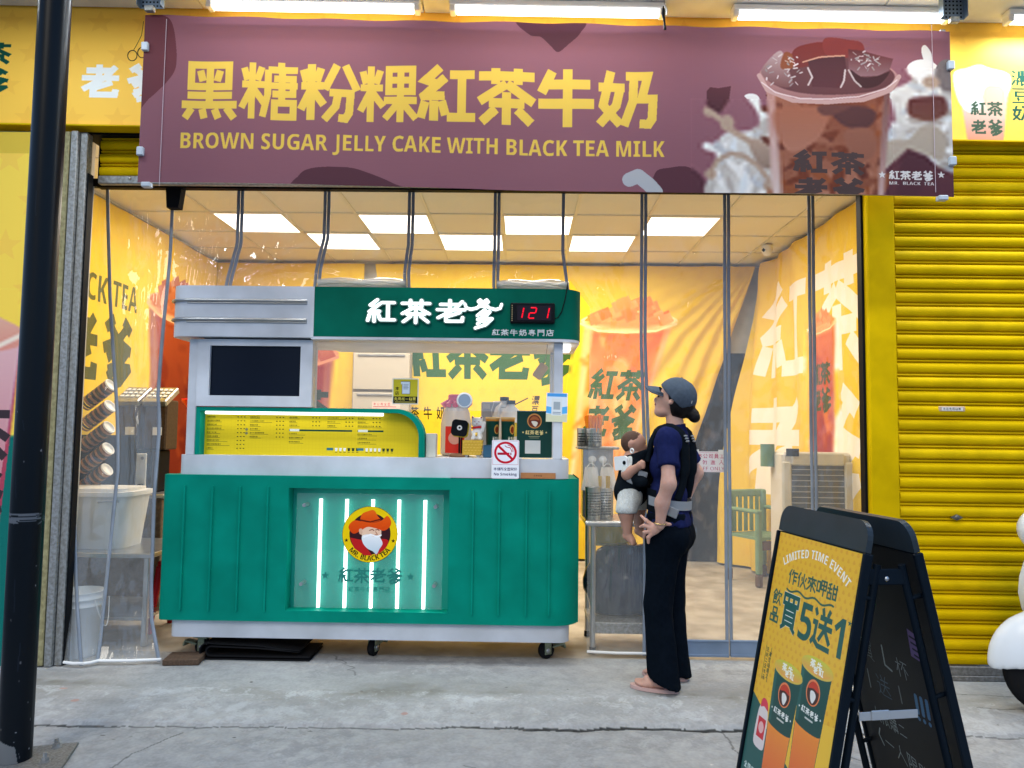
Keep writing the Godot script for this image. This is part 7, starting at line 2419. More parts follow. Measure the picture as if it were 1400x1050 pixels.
# ---------- A-board ----------
func build_board():
	var t := thing("a_board", "black folding pavement board with a yellow drinks poster on its front", "sandwich board", Vector3(1.13, -0.032, -2.722))
	t.basis = Basis(Vector3(0.139, 0, 0.99), Vector3.UP, Vector3(-0.99, 0, 0.139))
	var lean := atan2(0.21, 1.09)
	var W := 0.575
	# poster
	var cv := Can.new(self, 560, 1130, Color(0.93, 0.71, 0.17))
	var rng := RandomNumberGenerator.new()
	rng.seed = 3
	for r in 30:
		for c in 18:
			var x := c * 33.0 + (r % 2) * 16
			var y := r * 30.0
			cv.blob([x, y + 14, x + 8, y + 2, x + 16, y + 14, x + 8, y + 20], Color(0.9, 0.64, 0.16))
	cv.poly([0, 720, 130, 780, 560, 700, 560, 1130, 0, 1130], Color(0.1, 0.34, 0.32))
	cv.poly([110, 700, 330, 690, 560, 640, 560, 1010, 330, 900, 130, 820], Color(0.95, 0.75, 0.22))
	var g := Color(0.1, 0.32, 0.3)
	cv.arc("LIMITED TIME EVENT", 285, 460, 385, -PI / 2, 50, Color(0.97, 0.95, 0.9), bold, false, 0.92)
	cv.hans("作伙來呷甜", 118, 142, 66, g, 12, 1.02)
	var wv := []
	for k in 25:
		wv += [120 + k * 13.4, 232 + 7 * sin(k * 0.75)]
	cv.line(wv, 8, g)
	cv.hans("飲", 26, 250, 66, g, 12)
	cv.hans("品", 26, 326, 66, g, 13)
	cv.han("買", Transform2D(Vector2(1.28, 0), Vector2(0, 1.55), Vector2(104, 246)), 14, Color(0.97, 0.95, 0.9), false)
	cv.han("買", Transform2D(Vector2(1.28, 0), Vector2(0, 1.55), Vector2(104, 246)), 12, g)
	cv.write("5", 236, 402, 205, g, bold, 100)
	cv.han("送", Transform2D(Vector2(1.28, 0), Vector2(0, 1.6), Vector2(330, 244)), 13, g)
	cv.write("1", 458, 402, 205, g, bold, 96)
	cv.star(548, 262, 12, g)
	for k in 2:
		cv.rect(40 + 42 * k, 500, 3, 150, Color(0.25, 0.25, 0.15))
	for k in 6:
		cv.hans("豆奶二全本品"[k], 46, 506 + 24 * k, 19, Color(0.2, 0.22, 0.14), 12)
	for k in 5:
		cv.hans("濃豆奶用工"[k], 70, 520 + 24 * k, 19, Color(0.2, 0.22, 0.14), 12)
	# two printed cups
	for q in [[404, 478, 0.95], [226, 556, 1.0]]:
		var x: float = q[0]
		var y: float = q[1]
		cv.poly([x - 96, y, x + 96, y, x + 68, y + 520, x - 68, y + 520], Color(0.1, 0.28, 0.26))
		cv.poly([x - 96, y, x - 74, y, x - 52, y + 520, x - 68, y + 520], Color(0.16, 0.36, 0.33))
		cv.poly([x - 81, y + 230, x + 81, y + 230, x + 68, y + 520, x - 68, y + 520], Color(0.95, 0.56, 0.2), Color(0.88, 0.36, 0.2))
		cv.oval(x, y + 230, 81, 13, Color(0.1, 0.28, 0.26))
		cv.oval(x, y, 103, 34, Color(0.88, 0.72, 0.28))
		cv.oval(x, y - 6, 101, 32, Color(0.82, 0.8, 0.24), Color(0.93, 0.62, 0.3))
		cv.hans("茶牛", x - 46, y - 28, 34, Color(0.97, 0.95, 0.88), 16, 1.3)
		cv.hans("老紅", x - 20, y - 6, 28, Color(0.97, 0.95, 0.88), 16, 1.3)
		cv.oval(x, y + 94, 44, 50, Color(0.92, 0.5, 0.3))
		cv.oval(x, y + 96, 37, 43, Color(0.3, 0.12, 0.1))
		cv.blob([x - 34, y + 84, x - 14, y + 56, x + 14, y + 56, x + 34, y + 84, x, y + 78], Color(0.8, 0.2, 0.12))
		cv.blob([x - 16, y + 92, x + 6, y + 88, x + 20, y + 104, x + 6, y + 132, x - 10, y + 122], Color(0.92, 0.9, 0.86))
		cv.hans("紅茶老爹", x - 56, y + 158, 26, Color(0.95, 0.94, 0.9), 14, 1.08)
		cv.rect(x - 26, y + 194, 52, 7, Color(0.8, 0.8, 0.76))
		cv.star(x - 70, y + 170, 6, Color(0.95, 0.94, 0.9))
		cv.star(x + 68, y + 172, 6, Color(0.95, 0.94, 0.9))
	# printed bottle
	cv.blob([62, 774, 80, 744, 90, 736, 112, 736, 122, 748, 138, 784, 142, 884, 132, 920, 70, 920, 56, 884], Color(0.88, 0.82, 0.8))
	cv.blob([78, 724, 96, 714, 120, 724, 132, 756, 100, 748, 74, 756], Color(0.86, 0.22, 0.32))
	cv.rect(72, 796, 58, 84, Color(0.82, 0.16, 0.22))
	cv.oval(101, 836, 20, 24, Color(0.93, 0.7, 0.68))
	cv.hans("全面用", 20, 1010, 26, Color(0.85, 0.9, 0.86), 13, 1.1)
	var poster := printed(cv.im, 0.3, 0.5)
	# inner chalk writing
	cv = Can.new(self, 512, 830, Color(0.09, 0.1, 0.11))
	var ch := Color(0.6, 0.66, 0.68)
	cv.han("買", Transform2D(Vector2(0.7, 0.0), Vector2(0, 0.7), Vector2(90, 330)), 4, ch.darkened(0.25), true)
	cv.line([222, 330, 216, 392, 250, 402], 7, ch)
	cv.han("杯", Transform2D(Vector2(0.6, 0.05), Vector2(0, 0.6), Vector2(280, 345)), 5, ch, true)
	cv.line([96, 440, 92, 500], 6, ch.darkened(0.2))
	cv.han("送", Transform2D(Vector2(0.7, 0.0), Vector2(0, 0.7), Vector2(140, 436)), 5, Color(0.32, 0.42, 0.5), true)
	cv.line([268, 444, 266, 496], 6, ch.darkened(0.2))
	for k in 3:
		cv.line([352 + 26 * k, 446, 346 + 26 * k, 496], 15, Color(0.35, 0.55, 0.72))
		cv.oval(344 + 26 * k, 516, 7, 7, Color(0.35, 0.55, 0.72))
	cv.han("人限購二", Transform2D(Vector2(0.4, 0.02), Vector2(0, 0.5), Vector2(70, 560)), 6, ch, true, 116.0)
	cv.line([88, 636, 74, 660, 92, 690], 5, ch)
	cv.han("一人限購二組", Transform2D(Vector2(0.52, 0.08), Vector2(0, 0.56), Vector2(104, 640)), 6, ch, true, 112.0)
	cv.line([470, 688, 486, 716, 466, 748], 5, ch)
	for k in 5:
		cv.line([60 + 40 * k, 120 + 30 * (k % 2), 110 + 42 * k, 150 + 24 * (k % 3), 130 + 42 * k, 116], 2, Color(0.2, 0.21, 0.21))
	cv.poly([390, 236, 440, 250, 452, 330, 380, 320], Color(0.5, 0.4, 0.62))
	for k in 4:
		cv.line([394 + 2 * k, 258 + 18 * k, 444 + 2 * k, 266 + 18 * k], 6, Color(0.12, 0.1, 0.16))
	var chalk := printed(cv.im, 0.5, 0.4)
	for s in [1.0, -1.0]:
		var lb := Basis.from_euler(Vector3(-lean if s > 0 else lean * 1.2, 0, 0))
		# leaf frame: origin at its top edge, y down the slope is negative
		var top := Transform3D(lb, Vector3(0, 1.106, 0.052 if s > 0 else -0.075))
		var st := S()
		# header with rounded shoulders
		prism(st, rrect(-W / 2, -0.1, W / 2, 0.0, 0.0, 0.0, 0.06, 0.06), -0.01, 0.01, top)
		var hd := part("header", st, grainy(mat(0.03, 0.043, 0.054, 0.35), M.mottle, null, 2.0, 0.0), t)
		st = S()
		prism(st, rrect(-W / 2 + 0.008, -1.08, W / 2 - 0.008, -0.101, 0.01), -0.008, 0.006, top)
		part("board", st, M.navy, t)
		st = S()
		var face := top * Transform3D(Basis.IDENTITY, Vector3(0, -0.588, 0.0072))
		prism(st, rrect(-W / 2 + 0.014, -0.482, W / 2 - 0.014, 0.482, 0.002), -0.001, 0.0, face, false, Rect2(-W / 2 + 0.014, -0.482, W - 0.028, 0.964))
		part("poster" if s > 0 else "chalk_face", st, poster if s > 0 else chalk, t)
		st = S()
		for x in [-W / 2, W / 2]:
			st = S()
			box(st, top * Vector3(x, -0.592, 0.0), Vector3(0.016, 0.98, 0.03), 0.003, lb)
			part("edge_rail", st, M.navy, t)
		# tube legs behind the board
		for x in [-W / 2 + 0.02, W / 2 - 0.02]:
			st = S()
			var a := top * Vector3(x, -0.13, -s * 0.05)
			var b := top * Vector3(x, -1.115, -s * 0.05)
			b.y = 0.012
			tube(st, [a, b], 0.0145, 4)
			var lg := part("leg", st, M.navy, t)
			st = S()
			box(st, b, Vector3(0.032, 0.026, 0.036), 0.004)
			part("foot", st, M.rubber, lg)
			for y in [-0.24, -0.56, -0.92]:
				st = S()
				tube(st, [top * Vector3(x, y, 0.0), top * Vector3(x, y, -s * 0.05)], 0.008, 8)
				part("peg", st, M.navy, lg)
	for x in [-W / 2 + 0.02, W / 2 - 0.02]:
		var st := S()
		box(st, Vector3(x, 0.93, 0), Vector3(0.012, 0.05, 0.13), 0.003)
		var hg := part("hinge", st, M.navy, t)
		st = S()
		lathe(st, Vector3(x + 0.006 * signf(x), 0.925, 0.0), [Vector2(0.001, 0.004), Vector2(0.007, 0.003), Vector2(0.008, 0.0)], 12, Basis.from_euler(Vector3(0, 0, -PI / 2 * signf(x))))
		part("rivet", st, M.steel, hg)
		st = S()
		box(st, Vector3(x, 0.5, 0), Vector3(0.005, 0.026, 0.2), 0.001, Basis.from_euler(Vector3(0.02, 0, 0)))
		box(st, Vector3(x + 0.004, 0.502, 0.03), Vector3(0.006, 0.03, 0.06), 0.002, Basis.from_euler(Vector3(0.02, 0, 0)))
		part("stay_bar", st, mat(0.5, 0.52, 0.53, 0.35, 0.7), t)

# ---------- scooter ----------
func build_scooter():
	var t := thing("white_scooter", "white motor scooter parked in front of the yellow shutter", "scooter", Vector3(2.62, -0.006, -3.82))
	t.rotation.y = -0.14
	var st := S()
	var white := mat(0.76, 0.79, 0.8, 0.18)
	white.clearcoat_enabled = true
	white.clearcoat = 0.6
	var dark := mat(0.012, 0.014, 0.018, 0.35)
	var wheel := func(x: float):
		var b := Basis.from_euler(Vector3(PI / 2, 0, 0))
		var s := S()
		lathe(s, Vector3(x, 0.225, -0.05), [Vector2(0.13, 0.012), Vector2(0.17, 0.0), Vector2(0.21, 0.012), Vector2(0.225, 0.04), Vector2(0.225, 0.06), Vector2(0.21, 0.088), Vector2(0.17, 0.1), Vector2(0.13, 0.088)], 40, b)
		var w := part("wheel", s, M.rubber, t)
		s = S()
		lathe(s, Vector3(x, 0.225, -0.03), [Vector2(0.001, 0.0), Vector2(0.035, 0.0), Vector2(0.045, 0.015), Vector2(0.11, 0.022), Vector2(0.135, 0.0), Vector2(0.14, 0.0), Vector2(0.14, 0.06), Vector2(0.12, 0.06), Vector2(0.11, 0.04), Vector2(0.045, 0.05), Vector2(0.035, 0.075), Vector2(0.001, 0.075)], 32, b)
		for k in 5:
			var a := TAU * k / 5
			box(s, Vector3(x, 0.225, 0.022) + Vector3(cos(a), sin(a), 0) * 0.075, Vector3(0.1, 0.025, 0.014), 0.005, Basis.from_euler(Vector3(0, 0, a)))
		part("rim", s, mat(0.05, 0.055, 0.06, 0.4, 0.5), w)
	wheel.call(0.0)
	wheel.call(1.24)
	st = S()
	# front mudguard
	sculpt(st, [[Vector3(-0.03, 0.25, 0), Vector3(0.06, 0.31, 0), 0.262, 0.25, Vector3(0, 0, 1), 2.5]], 0.018, 0.01, [[Vector3(0, 0.27, 0), Vector3(0.2, -1, 0).normalized()]])
	part("front_mudguard", st, white, t)
	st = S()
	# leg shield: white shell in front, dark lining behind it
	var edge := [Vector2(0.06, 0.9), Vector2(0.01, 0.82), Vector2(-0.03, 0.73), Vector2(-0.058, 0.64), Vector2(-0.066, 0.56), Vector2(-0.052, 0.48), Vector2(-0.015, 0.4), Vector2(0.03, 0.34)]
	var shell := PackedVector2Array(edge)
	var lining := PackedVector2Array()
	for k in range(edge.size() - 1, -1, -1):
		shell.append(edge[k] + Vector2(0.026, 0.004))
	for q in edge:
		lining.append(q + Vector2(0.0265, 0.004))
	lining.append(Vector2(0.16, 0.34))
	lining.append(Vector2(0.13, 0.6))
	lining.append(Vector2(0.14, 0.88))
	prism(st, shell, -0.17, 0.17, Transform3D.IDENTITY, true)
	part("leg_shield", st, white, t)
	st = S()
	prism(st, lining, -0.155, 0.155, Transform3D.IDENTITY, true)
	part("shield_lining", st, dark, t)
	for s in [-1, 1]:
		st = S()
		sculpt(st, [[Vector3(-0.012, 0.49, s * 0.158), Vector3(-0.016, 0.53, s * 0.16), 0.02, 0.022, Vector3(0, 0, 1), 1.6]], 0.006, 0.005)
		part("turn_lamp", st, mat(0.6, 0.2, 0.01, 0.15), t)
	st = S()
	sculpt(st, [[Vector3(-0.030, 0.900, 0), Vector3(0.010, 0.930, 0), 0.1, 0.11], [Vector3(-0.010, 0.910, -0.1), Vector3(-0.010, 0.910, 0.1), 0.07, 0.07], [Vector3(0.010, 0.850, 0), Vector3(0.030, 0.810, 0), 0.08, 0.06]], 0.018, 0.02)
	part("handlebar_cover", st, white, t)
	st = S()
	lathe(st, Vector3(-0.025, 0.955, 0), [Vector2(0.07, 0.0), Vector2(0.06, 0.016), Vector2(0.03, 0.026), Vector2(0.001, 0.03)], 24, Basis.from_euler(Vector3(0, 0, PI / 2)))
	part("headlamp", st, mat(0.7, 0.72, 0.74, 0.08), t)
	for s in [-1, 1]:
		st = S()
		tube(st, [Vector3(0.120, 0.98, s * 0.1), Vector3(0.170, 1.0, s * 0.34)], 0.016, 10)
		part("handle_grip", st, M.rubber, t)
	st = S()
	sculpt(st, [[Vector3(0.0, 0.36, 0), Vector3(0.75, 0.28, 0), 0.09, 0.1, Vector3(0, 1, 0), 1.6], [Vector3(0.8, 0.42, 0), Vector3(1.35, 0.62, 0), 0.17, 0.12], [Vector3(0.8, 0.6, 0), Vector3(1.4, 0.68, 0), 0.12, 0.1]], 0.028, 0.03)
	part("body", st, white, t)
	st = S()
	sculpt(st, [[Vector3(0.72, 0.75, 0), Vector3(1.3, 0.79, 0), 0.12, 0.11, Vector3(0, 1, 0), 1.7]], 0.022, 0.02)
	part("seat", st, dark, t)
	st = S()
	for s in [-1, 1]:
		tube(st, [Vector3(0.0, 0.225, s * 0.065), Vector3(0.0, 0.85, s * 0.05)], 0.017, 10)
	part("fork", st, dark, t)
	st = S()
	tube(st, [Vector3(0.6, 0.2, 0.08), Vector3(0.66, 0.012, 0.16)], 0.012, 8)
	tube(st, [Vector3(0.66, 0.2, -0.08), Vector3(0.7, 0.012, -0.16)], 0.012, 8)
	tube(st, [Vector3(0.66, 0.012, 0.16), Vector3(0.7, 0.012, -0.16)], 0.012, 8)
	part("stand", st, dark, t)

# ---------- woman with a baby ----------
func build_people():
	var O := Vector3(0.80, 0.0, -4.15)
	var F := Vector3(-0.912, 0, -0.41).normalized()
	var L := Vector3(-F.z, 0, F.x) * -1.0
	if L.z < 0:
		L = -L
	# a: forward, b: to her left, h: up
	var P := func(a: float, b: float, h: float) -> Vector3: return O + F * a + L * b + Vector3.UP * h
	var fz := FastNoiseLite.new()
	fz.seed = 14
	fz.frequency = 4.0
	fz.fractal_octaves = 3
	var w := thing("person", "standing woman in a grey cap, navy shirt and black trousers, hands on her hips", "person")
	var st := S()
	# body: trunk, limbs, neck in one surface
	var FF := (F * 0.965 + Vector3.UP * 0.26).normalized()
	var UU := (Vector3.UP * 0.965 - F * 0.26).normalized()
	var H: Vector3 = P.call(-0.035, 0.0, 1.535)
	sculpt(st, [
		[P.call(-0.05, 0, 1.34), P.call(-0.03, 0, 1.46), 0.05, 0.043],
		[P.call(-0.025, 0.095, 1.31), P.call(-0.025, -0.095, 1.31), 0.062, 0.062],
		[P.call(-0.01, 0.05, 1.2), P.call(-0.01, -0.05, 1.2), 0.075, 0.075],
		[P.call(0.0, 0.045, 1.0), P.call(0.0, -0.045, 1.0), 0.072, 0.072],
		[P.call(-0.01, 0.07, 0.86), P.call(-0.01, -0.07, 0.86), 0.095, 0.095],
		[P.call(-0.03, 0.155, 1.325), P.call(-0.06, 0.235, 1.09), 0.04, 0.034],
		[P.call(-0.06, 0.235, 1.09), P.call(-0.022, 0.222, 0.99), 0.034, 0.033],
		[P.call(-0.022, 0.222, 0.99), P.call(-0.008, 0.21, 0.872), 0.033, 0.024],
		[P.call(-0.03, -0.155, 1.325), P.call(-0.105, -0.25, 1.13), 0.04, 0.034],
		[P.call(-0.105, -0.25, 1.13), P.call(-0.02, -0.2, 0.9), 0.034, 0.024],
		[P.call(-0.02, -0.2, 0.9), P.call(0.05, -0.185, 0.88), 0.026, 0.022],
		[P.call(0.0, 0.085, 0.8), P.call(0.02, 0.1, 0.44), 0.075, 0.05],
		[P.call(0.02, 0.1, 0.44), P.call(-0.03, 0.11, 0.09), 0.05, 0.034],
		[P.call(0.0, -0.085, 0.8), P.call(0.0, -0.11, 0.44), 0.075, 0.05],
		[P.call(0.0, -0.11, 0.44), P.call(-0.04, -0.12, 0.09), 0.05, 0.034],
	], 0.012, 0.012)
	# head
	var side := L
	sculpt(st, [
		[H - FF * 0.012 + UU * 0.012, H - FF * 0.004 + UU * 0.016, 0.088, 0.086, side, 1.1],
		[H + FF * 0.03 - UU * 0.02, H + FF * 0.05 - UU * 0.075, 0.062, 0.036],
		[H + FF * 0.062 - UU * 0.082, H + FF * 0.066 - UU * 0.086, 0.024, 0.022],
		[H + FF * 0.078 + UU * 0.0, H + FF * 0.096 - UU * 0.026, 0.01, 0.013],
		[H + FF * 0.08 - UU * 0.05, H + FF * 0.082 - UU * 0.05, 0.014, 0.014],
		[H - UU * 0.06 - FF * 0.0, H + FF * 0.03 - UU * 0.072 + side * 0.026, 0.038, 0.024],
		[H - UU * 0.06 - FF * 0.0, H + FF * 0.03 - UU * 0.072 - side * 0.026, 0.038, 0.024],
		[H - UU * 0.05 - FF * 0.01, P.call(-0.045, 0, 1.40), 0.04, 0.043],
		[H + side * 0.078 - FF * 0.008 + UU * 0.004, H + side * 0.084 - FF * 0.016 + UU * 0.012, 0.012, 0.016, side, 2.0],
		[H + side * 0.078 - FF * 0.004 - UU * 0.016, H + side * 0.08 - FF * 0.004 - UU * 0.018, 0.01, 0.009],
		[H - side * 0.078 - FF * 0.008 + UU * 0.004, H - side * 0.084 - FF * 0.016 + UU * 0.012, 0.012, 0.016, side, 2.0],
	], 0.0045, 0.006)
	# left hand spread on the hip: palm, four fingers, thumb
	var hb := 0.197
	var wr: Vector3 = P.call(-0.008, 0.21, 0.874)
	var pm: Vector3 = P.call(0.022, hb + 0.004, 0.85)
	var fin := [
		[P.call(0.036, hb + 0.002, 0.872), P.call(0.066, hb + 0.004, 0.892), P.call(0.098, hb - 0.012, 0.914)],
		[P.call(0.044, hb + 0.002, 0.857), P.call(0.078, hb + 0.006, 0.866), P.call(0.102, hb - 0.012, 0.857)],
		[P.call(0.044, hb + 0.002, 0.84), P.call(0.074, hb + 0.006, 0.832), P.call(0.084, hb - 0.012, 0.8)],
		[P.call(0.034, hb + 0.004, 0.828), P.call(0.056, hb + 0.004, 0.806), P.call(0.058, hb - 0.006, 0.778)],
	]
	var hbones := [[wr, pm, 0.025, 0.024, L, 1.45], [pm, P.call(0.034, hb + 0.002, 0.86), 0.022, 0.016, L, 1.5], [pm, P.call(0.032, hb + 0.002, 0.836), 0.022, 0.016, L, 1.5],
		[P.call(0.0, hb, 0.868), P.call(-0.03, hb - 0.006, 0.882), 0.013, 0.011], [P.call(-0.03, hb - 0.006, 0.882), P.call(-0.052, hb - 0.022, 0.878), 0.0105, 0.0085]]
	for f in fin:
		hbones.append([pm.lerp(f[0], 0.6), f[0], 0.012, 0.0105])
		hbones.append([f[0], f[1], 0.0105, 0.0095])
		hbones.append([f[1], f[2], 0.0095, 0.0075])
	sculpt(st, hbones, 0.0035, 0.0028)
	# right hand on the other hip
	var hr := []
	var pr: Vector3 = P.call(0.05, -0.192, 0.872)
	hr.append([P.call(-0.02, -0.2, 0.9), pr, 0.024, 0.022, L, 1.4])
	for k in 4:
		var q: Vector3 = P.call(0.085 - 0.01 * k, -0.19, 0.885 - 0.02 * k)
		hr.append([pr, q, 0.012, 0.01])
		hr.append([q, P.call(0.115 - 0.014 * k, -0.178, 0.88 - 0.03 * k), 0.01, 0.0075])
	hr.append([P.call(0.01, -0.195, 0.89), P.call(-0.035, -0.185, 0.905), 0.012, 0.009])
	sculpt(st, hr, 0.0045, 0.003)
	# feet
	for q in [[0.11, -0.03, 1.0], [-0.12, -0.04, -1.0]]:
		var b: float = q[0]
		var s: float = q[2]
		var fb := [[P.call(-0.045, b, 0.055), P.call(-0.03, b, 0.1), 0.032, 0.034], [P.call(-0.04, b, 0.05), P.call(0.07, b + s * 0.006, 0.045), 0.03, 0.028], [P.call(-0.03, b, 0.08), P.call(0.08, b, 0.05), 0.03, 0.026],
			[P.call(0.06, b - s * 0.014, 0.042), P.call(0.1, b - s * 0.02, 0.036), 0.026, 0.018], [P.call(0.06, b + s * 0.02, 0.04), P.call(0.085, b + s * 0.026, 0.034), 0.022, 0.016]]
		var tl := [[0.15, -0.03, 0.0115], [0.148, -0.009, 0.009], [0.14, 0.008, 0.0085], [0.128, 0.022, 0.008], [0.112, 0.034, 0.0075]]
		for k in 5:
			fb.append([P.call(tl[k][0] - 0.055, b + s * tl[k][1] * 0.8, 0.036), P.call(tl[k][0], b + s * tl[k][1], 0.03), tl[k][2] + 0.002, tl[k][2]])
		sculpt(st, fb, 0.005, 0.004)
	part("body", st, M.skin, w)
	# eyes, brows, lips
	st = S()
	for s in [-1, 1]:
		var c: Vector3 = H + FF * 0.079 - UU * 0.004 + side * (s * 0.032)
		sculpt(st, [[c - side * 0.01, c + side * 0.01, 0.005, 0.005, FF, 1.5]], 0.0025, 0.0015)
		var br: Vector3 = H + FF * 0.082 + UU * 0.018 + side * (s * 0.032)
		tube(st, [br - side * 0.018, br + UU * 0.004, br + side * 0.018 - FF * 0.008], 0.003, 6)
	part("eyes_and_brows", st, M.black, w)
	st = S()
	sculpt(st, [[H + FF * 0.091 - UU * 0.05 - side * 0.016, H + FF * 0.091 - UU * 0.05 + side * 0.016, 0.005, 0.005]], 0.0025, 0.0015)
	part("lips", st, mat(0.4, 0.12, 0.1, 0.5), w)
	# hair under the cap, knot at the nape
	st = S()
	var hn := func(p: Vector3) -> float: return 0.0025 * fz.get_noise_3d(p.x * 60.0, p.y * 12.0, p.z * 60.0)
	sculpt(st, [[H - FF * 0.02 + UU * 0.012, H - FF * 0.03 - UU * 0.01, 0.094, 0.088, side, 1.06], [H - FF * 0.05 - UU * 0.03, P.call(-0.125, 0, 1.462), 0.05, 0.028], [P.call(-0.138, 0.0, 1.452), P.call(-0.146, 0.004, 1.44), 0.034, 0.031], [H + side * 0.075 + FF * 0.012 + UU * 0.03, H + side * 0.074 + FF * 0.016 - UU * 0.0, 0.016, 0.006]], 0.0055, 0.005, [[H + FF * 0.012, (FF + UU * -0.35).normalized()]], hn)
	part("hair", st, mat(0.007, 0.006, 0.006, 0.45, 0.0, 0.25), w)
	# cap
	st = S()
	var capm := grainy(mat(0.07, 0.09, 0.12, 0.9, 0.0, 0.12), M.mottle, M.bump_fine, 12.0, 0.05)
	var tilt := (-UU * 0.93 - FF * 0.02).normalized()
	sculpt(st, [[H - FF * 0.014 + UU * 0.018, H - FF * 0.006 + UU * 0.022, 0.106, 0.104, side, 1.06]], 0.0055, 0.004, [[H + UU * 0.008, (-UU + FF * 0.62).normalized()]])
	var cp := part("cap", st, capm, w)
	st = S()
	for ly in [0.0, -0.006]:
		grid(st, 16, 8, func(u: float, v: float) -> Vector3:
			var s := u * 2.0 - 1.0
			var rim := sqrt(maxf(0.0, 1.0 - s * s))
			return H + FF * (0.045 + 0.05 * rim + v * 0.078 * pow(rim, 0.6)) + side * (s * 0.078) + UU * (0.05 - 0.03 * s * s - 0.012 * v + ly), UU if ly == 0.0 else -UU)
	var er := []
	for k in 25:
		var s := k / 12.0 - 1.0
		var rim := sqrt(maxf(0.0, 1.0 - s * s))
		er.append(H + FF * (0.045 + 0.05 * rim + 0.078 * pow(rim, 0.6)) + side * (s * 0.078) + UU * (0.035 - 0.03 * s * s))
	tube(st, er, 0.004, 6)
	part("brim", st, capm, cp)
	st = S()
	tube(st, [H + UU * 0.122 - FF * 0.01, H + UU * 0.13 - FF * 0.01], [0.007, 0.004], 8)
	part("cap_button", st, capm, cp)
	st = S()
	box(st, H - FF * 0.106 + side * 0.04 + UU * 0.012, Vector3(0.004, 0.016, 0.022), 0.001, Basis(FF, UU, FF.cross(UU)))
	part("patch", st, mat(0.4, 0.4, 0.38, 0.7), cp)
	# shirt
	var folds := func(p: Vector3) -> float: return 0.007 * fz.get_noise_3d(p.x * 1.6, p.y * 1.1, p.z * 1.6) + 0.004 * fz.get_noise_3d(p.x * 4.0, p.y * 2.5, p.z * 4.0)
	st = S()
	var sh := [
		[P.call(-0.025, 0.095, 1.3), P.call(-0.025, -0.095, 1.3), 0.078, 0.078],
		[P.call(-0.045, 0, 1.345), P.call(-0.045, 0, 1.395), 0.06, 0.052],
		[P.call(-0.01, 0.065, 1.18), P.call(-0.01, -0.065, 1.18), 0.094, 0.094],
		[P.call(-0.002, 0.06, 1.02), P.call(-0.002, -0.06, 1.02), 0.09, 0.09],
		[P.call(-0.008, 0.072, 0.88), P.call(-0.008, -0.072, 0.88), 0.108, 0.108],
		[P.call(-0.012, 0.076, 0.78), P.call(-0.012, -0.076, 0.78), 0.115, 0.115],
	]
	sculpt(st, sh, 0.011, 0.016, [[P.call(0, 0, 0.868), (Vector3.DOWN + F * 0.12).normalized()], [P.call(-0.03, 0, 1.392), (Vector3.UP + F * 0.25).normalized()]], folds)
	for s in [1.0, -1.0]:
		var a: Vector3 = P.call(-0.03, s * 0.14, 1.325)
		var b: Vector3 = P.call(-0.055, s * 0.222, 1.13) if s > 0 else P.call(-0.095, -0.222, 1.16)
		var d := (b - a).normalized()
		sculpt(st, [[a, b, 0.054, 0.058], [P.call(-0.03, s * 0.095, 1.3), a, 0.075, 0.056]], 0.009, 0.012, [[a + d * 0.165, d]], folds)
	part("shirt", st, grainy(mat(0.013, 0.018, 0.075, 0.9, 0.0, 0.1), M.mottle, M.bump_fine, 10.0, 0.05), w)
	# trousers, wide at the hem
	st = S()
	var cr := func(p: Vector3) -> float: return 0.008 * fz.get_noise_3d(p.x * 3.0, p.y * 0.7, p.z * 3.0) + 0.004 * fz.get_noise_3d(p.x * 6.0, p.y * 2.0, p.z * 6.0)
	sculpt(st, [
		[P.call(-0.01, 0.075, 0.9), P.call(-0.01, -0.075, 0.9), 0.105, 0.105],
		[P.call(-0.025, 0.066, 0.8), P.call(-0.025, -0.066, 0.8), 0.11, 0.11],
		[P.call(0.0, 0.08, 0.8), P.call(0.03, 0.1, 0.45), 0.096, 0.07],
		[P.call(0.03, 0.1, 0.45), P.call(-0.004, 0.11, 0.02), 0.07, 0.088],
		[P.call(0.0, -0.08, 0.8), P.call(0.005, -0.11, 0.45), 0.096, 0.066],
		[P.call(0.005, -0.11, 0.45), P.call(-0.02, -0.12, 0.02), 0.066, 0.076],
	], 0.011, 0.01, [[P.call(0.0, 0, 0.052), (Vector3.DOWN + F * 0.42).normalized()], [P.call(0, 0, 0.93), Vector3.UP]], cr)
	part("trousers", st, grainy(mat(0.004, 0.007, 0.012, 0.85, 0.0, 0.1), M.mottle, M.bump_fine, 10.0, 0.04), w)
	# flip-flops
	for q in [0.11, -0.12]:
		var b: float = q
		var sg := signf(q)
		st = S()
		var pl := PackedVector2Array()
		for k in 28:
			var t := TAU * k / 28
			var a := 0.048 + 0.128 * cos(t)
			var wd := 0.045 + 0.006 * cos(t)
			var c: Vector3 = P.call(a, b + wd * sin(t) + 0.004 * sg * cos(t), 0.0)
			pl.append(Vector2(c.x, c.z))
		slab(st, pl, 0.003, 0.021)
		var fl := part("flip_flop", st, mat(0.55, 0.36, 0.32, 0.55), w)
		st = S()
		tube(st, [P.call(-0.03, b + 0.042, 0.03), P.call(0.03, b + 0.034, 0.062), P.call(0.085, b + 0.006, 0.066), P.call(0.112, b - sg * 0.012, 0.04)], [0.006, 0.006, 0.0055, 0.005], 8, true, Vector2(1, 0.6))
		tube(st, [P.call(-0.03, b - 0.042, 0.03), P.call(0.03, b - 0.034, 0.062), P.call(0.085, b - 0.012, 0.066), P.call(0.112, b - sg * 0.012, 0.04)], [0.006, 0.006, 0.0055, 0.005], 8, true, Vector2(1, 0.6))
		part("strap", st, mat(0.45, 0.22, 0.2, 0.4), fl)
	# bracelet
	st = S()
	var d := (P.call(-0.022, 0.222, 0.99) - wr).normalized() as Vector3
	var fb := frame_of(d)
	var rp := []
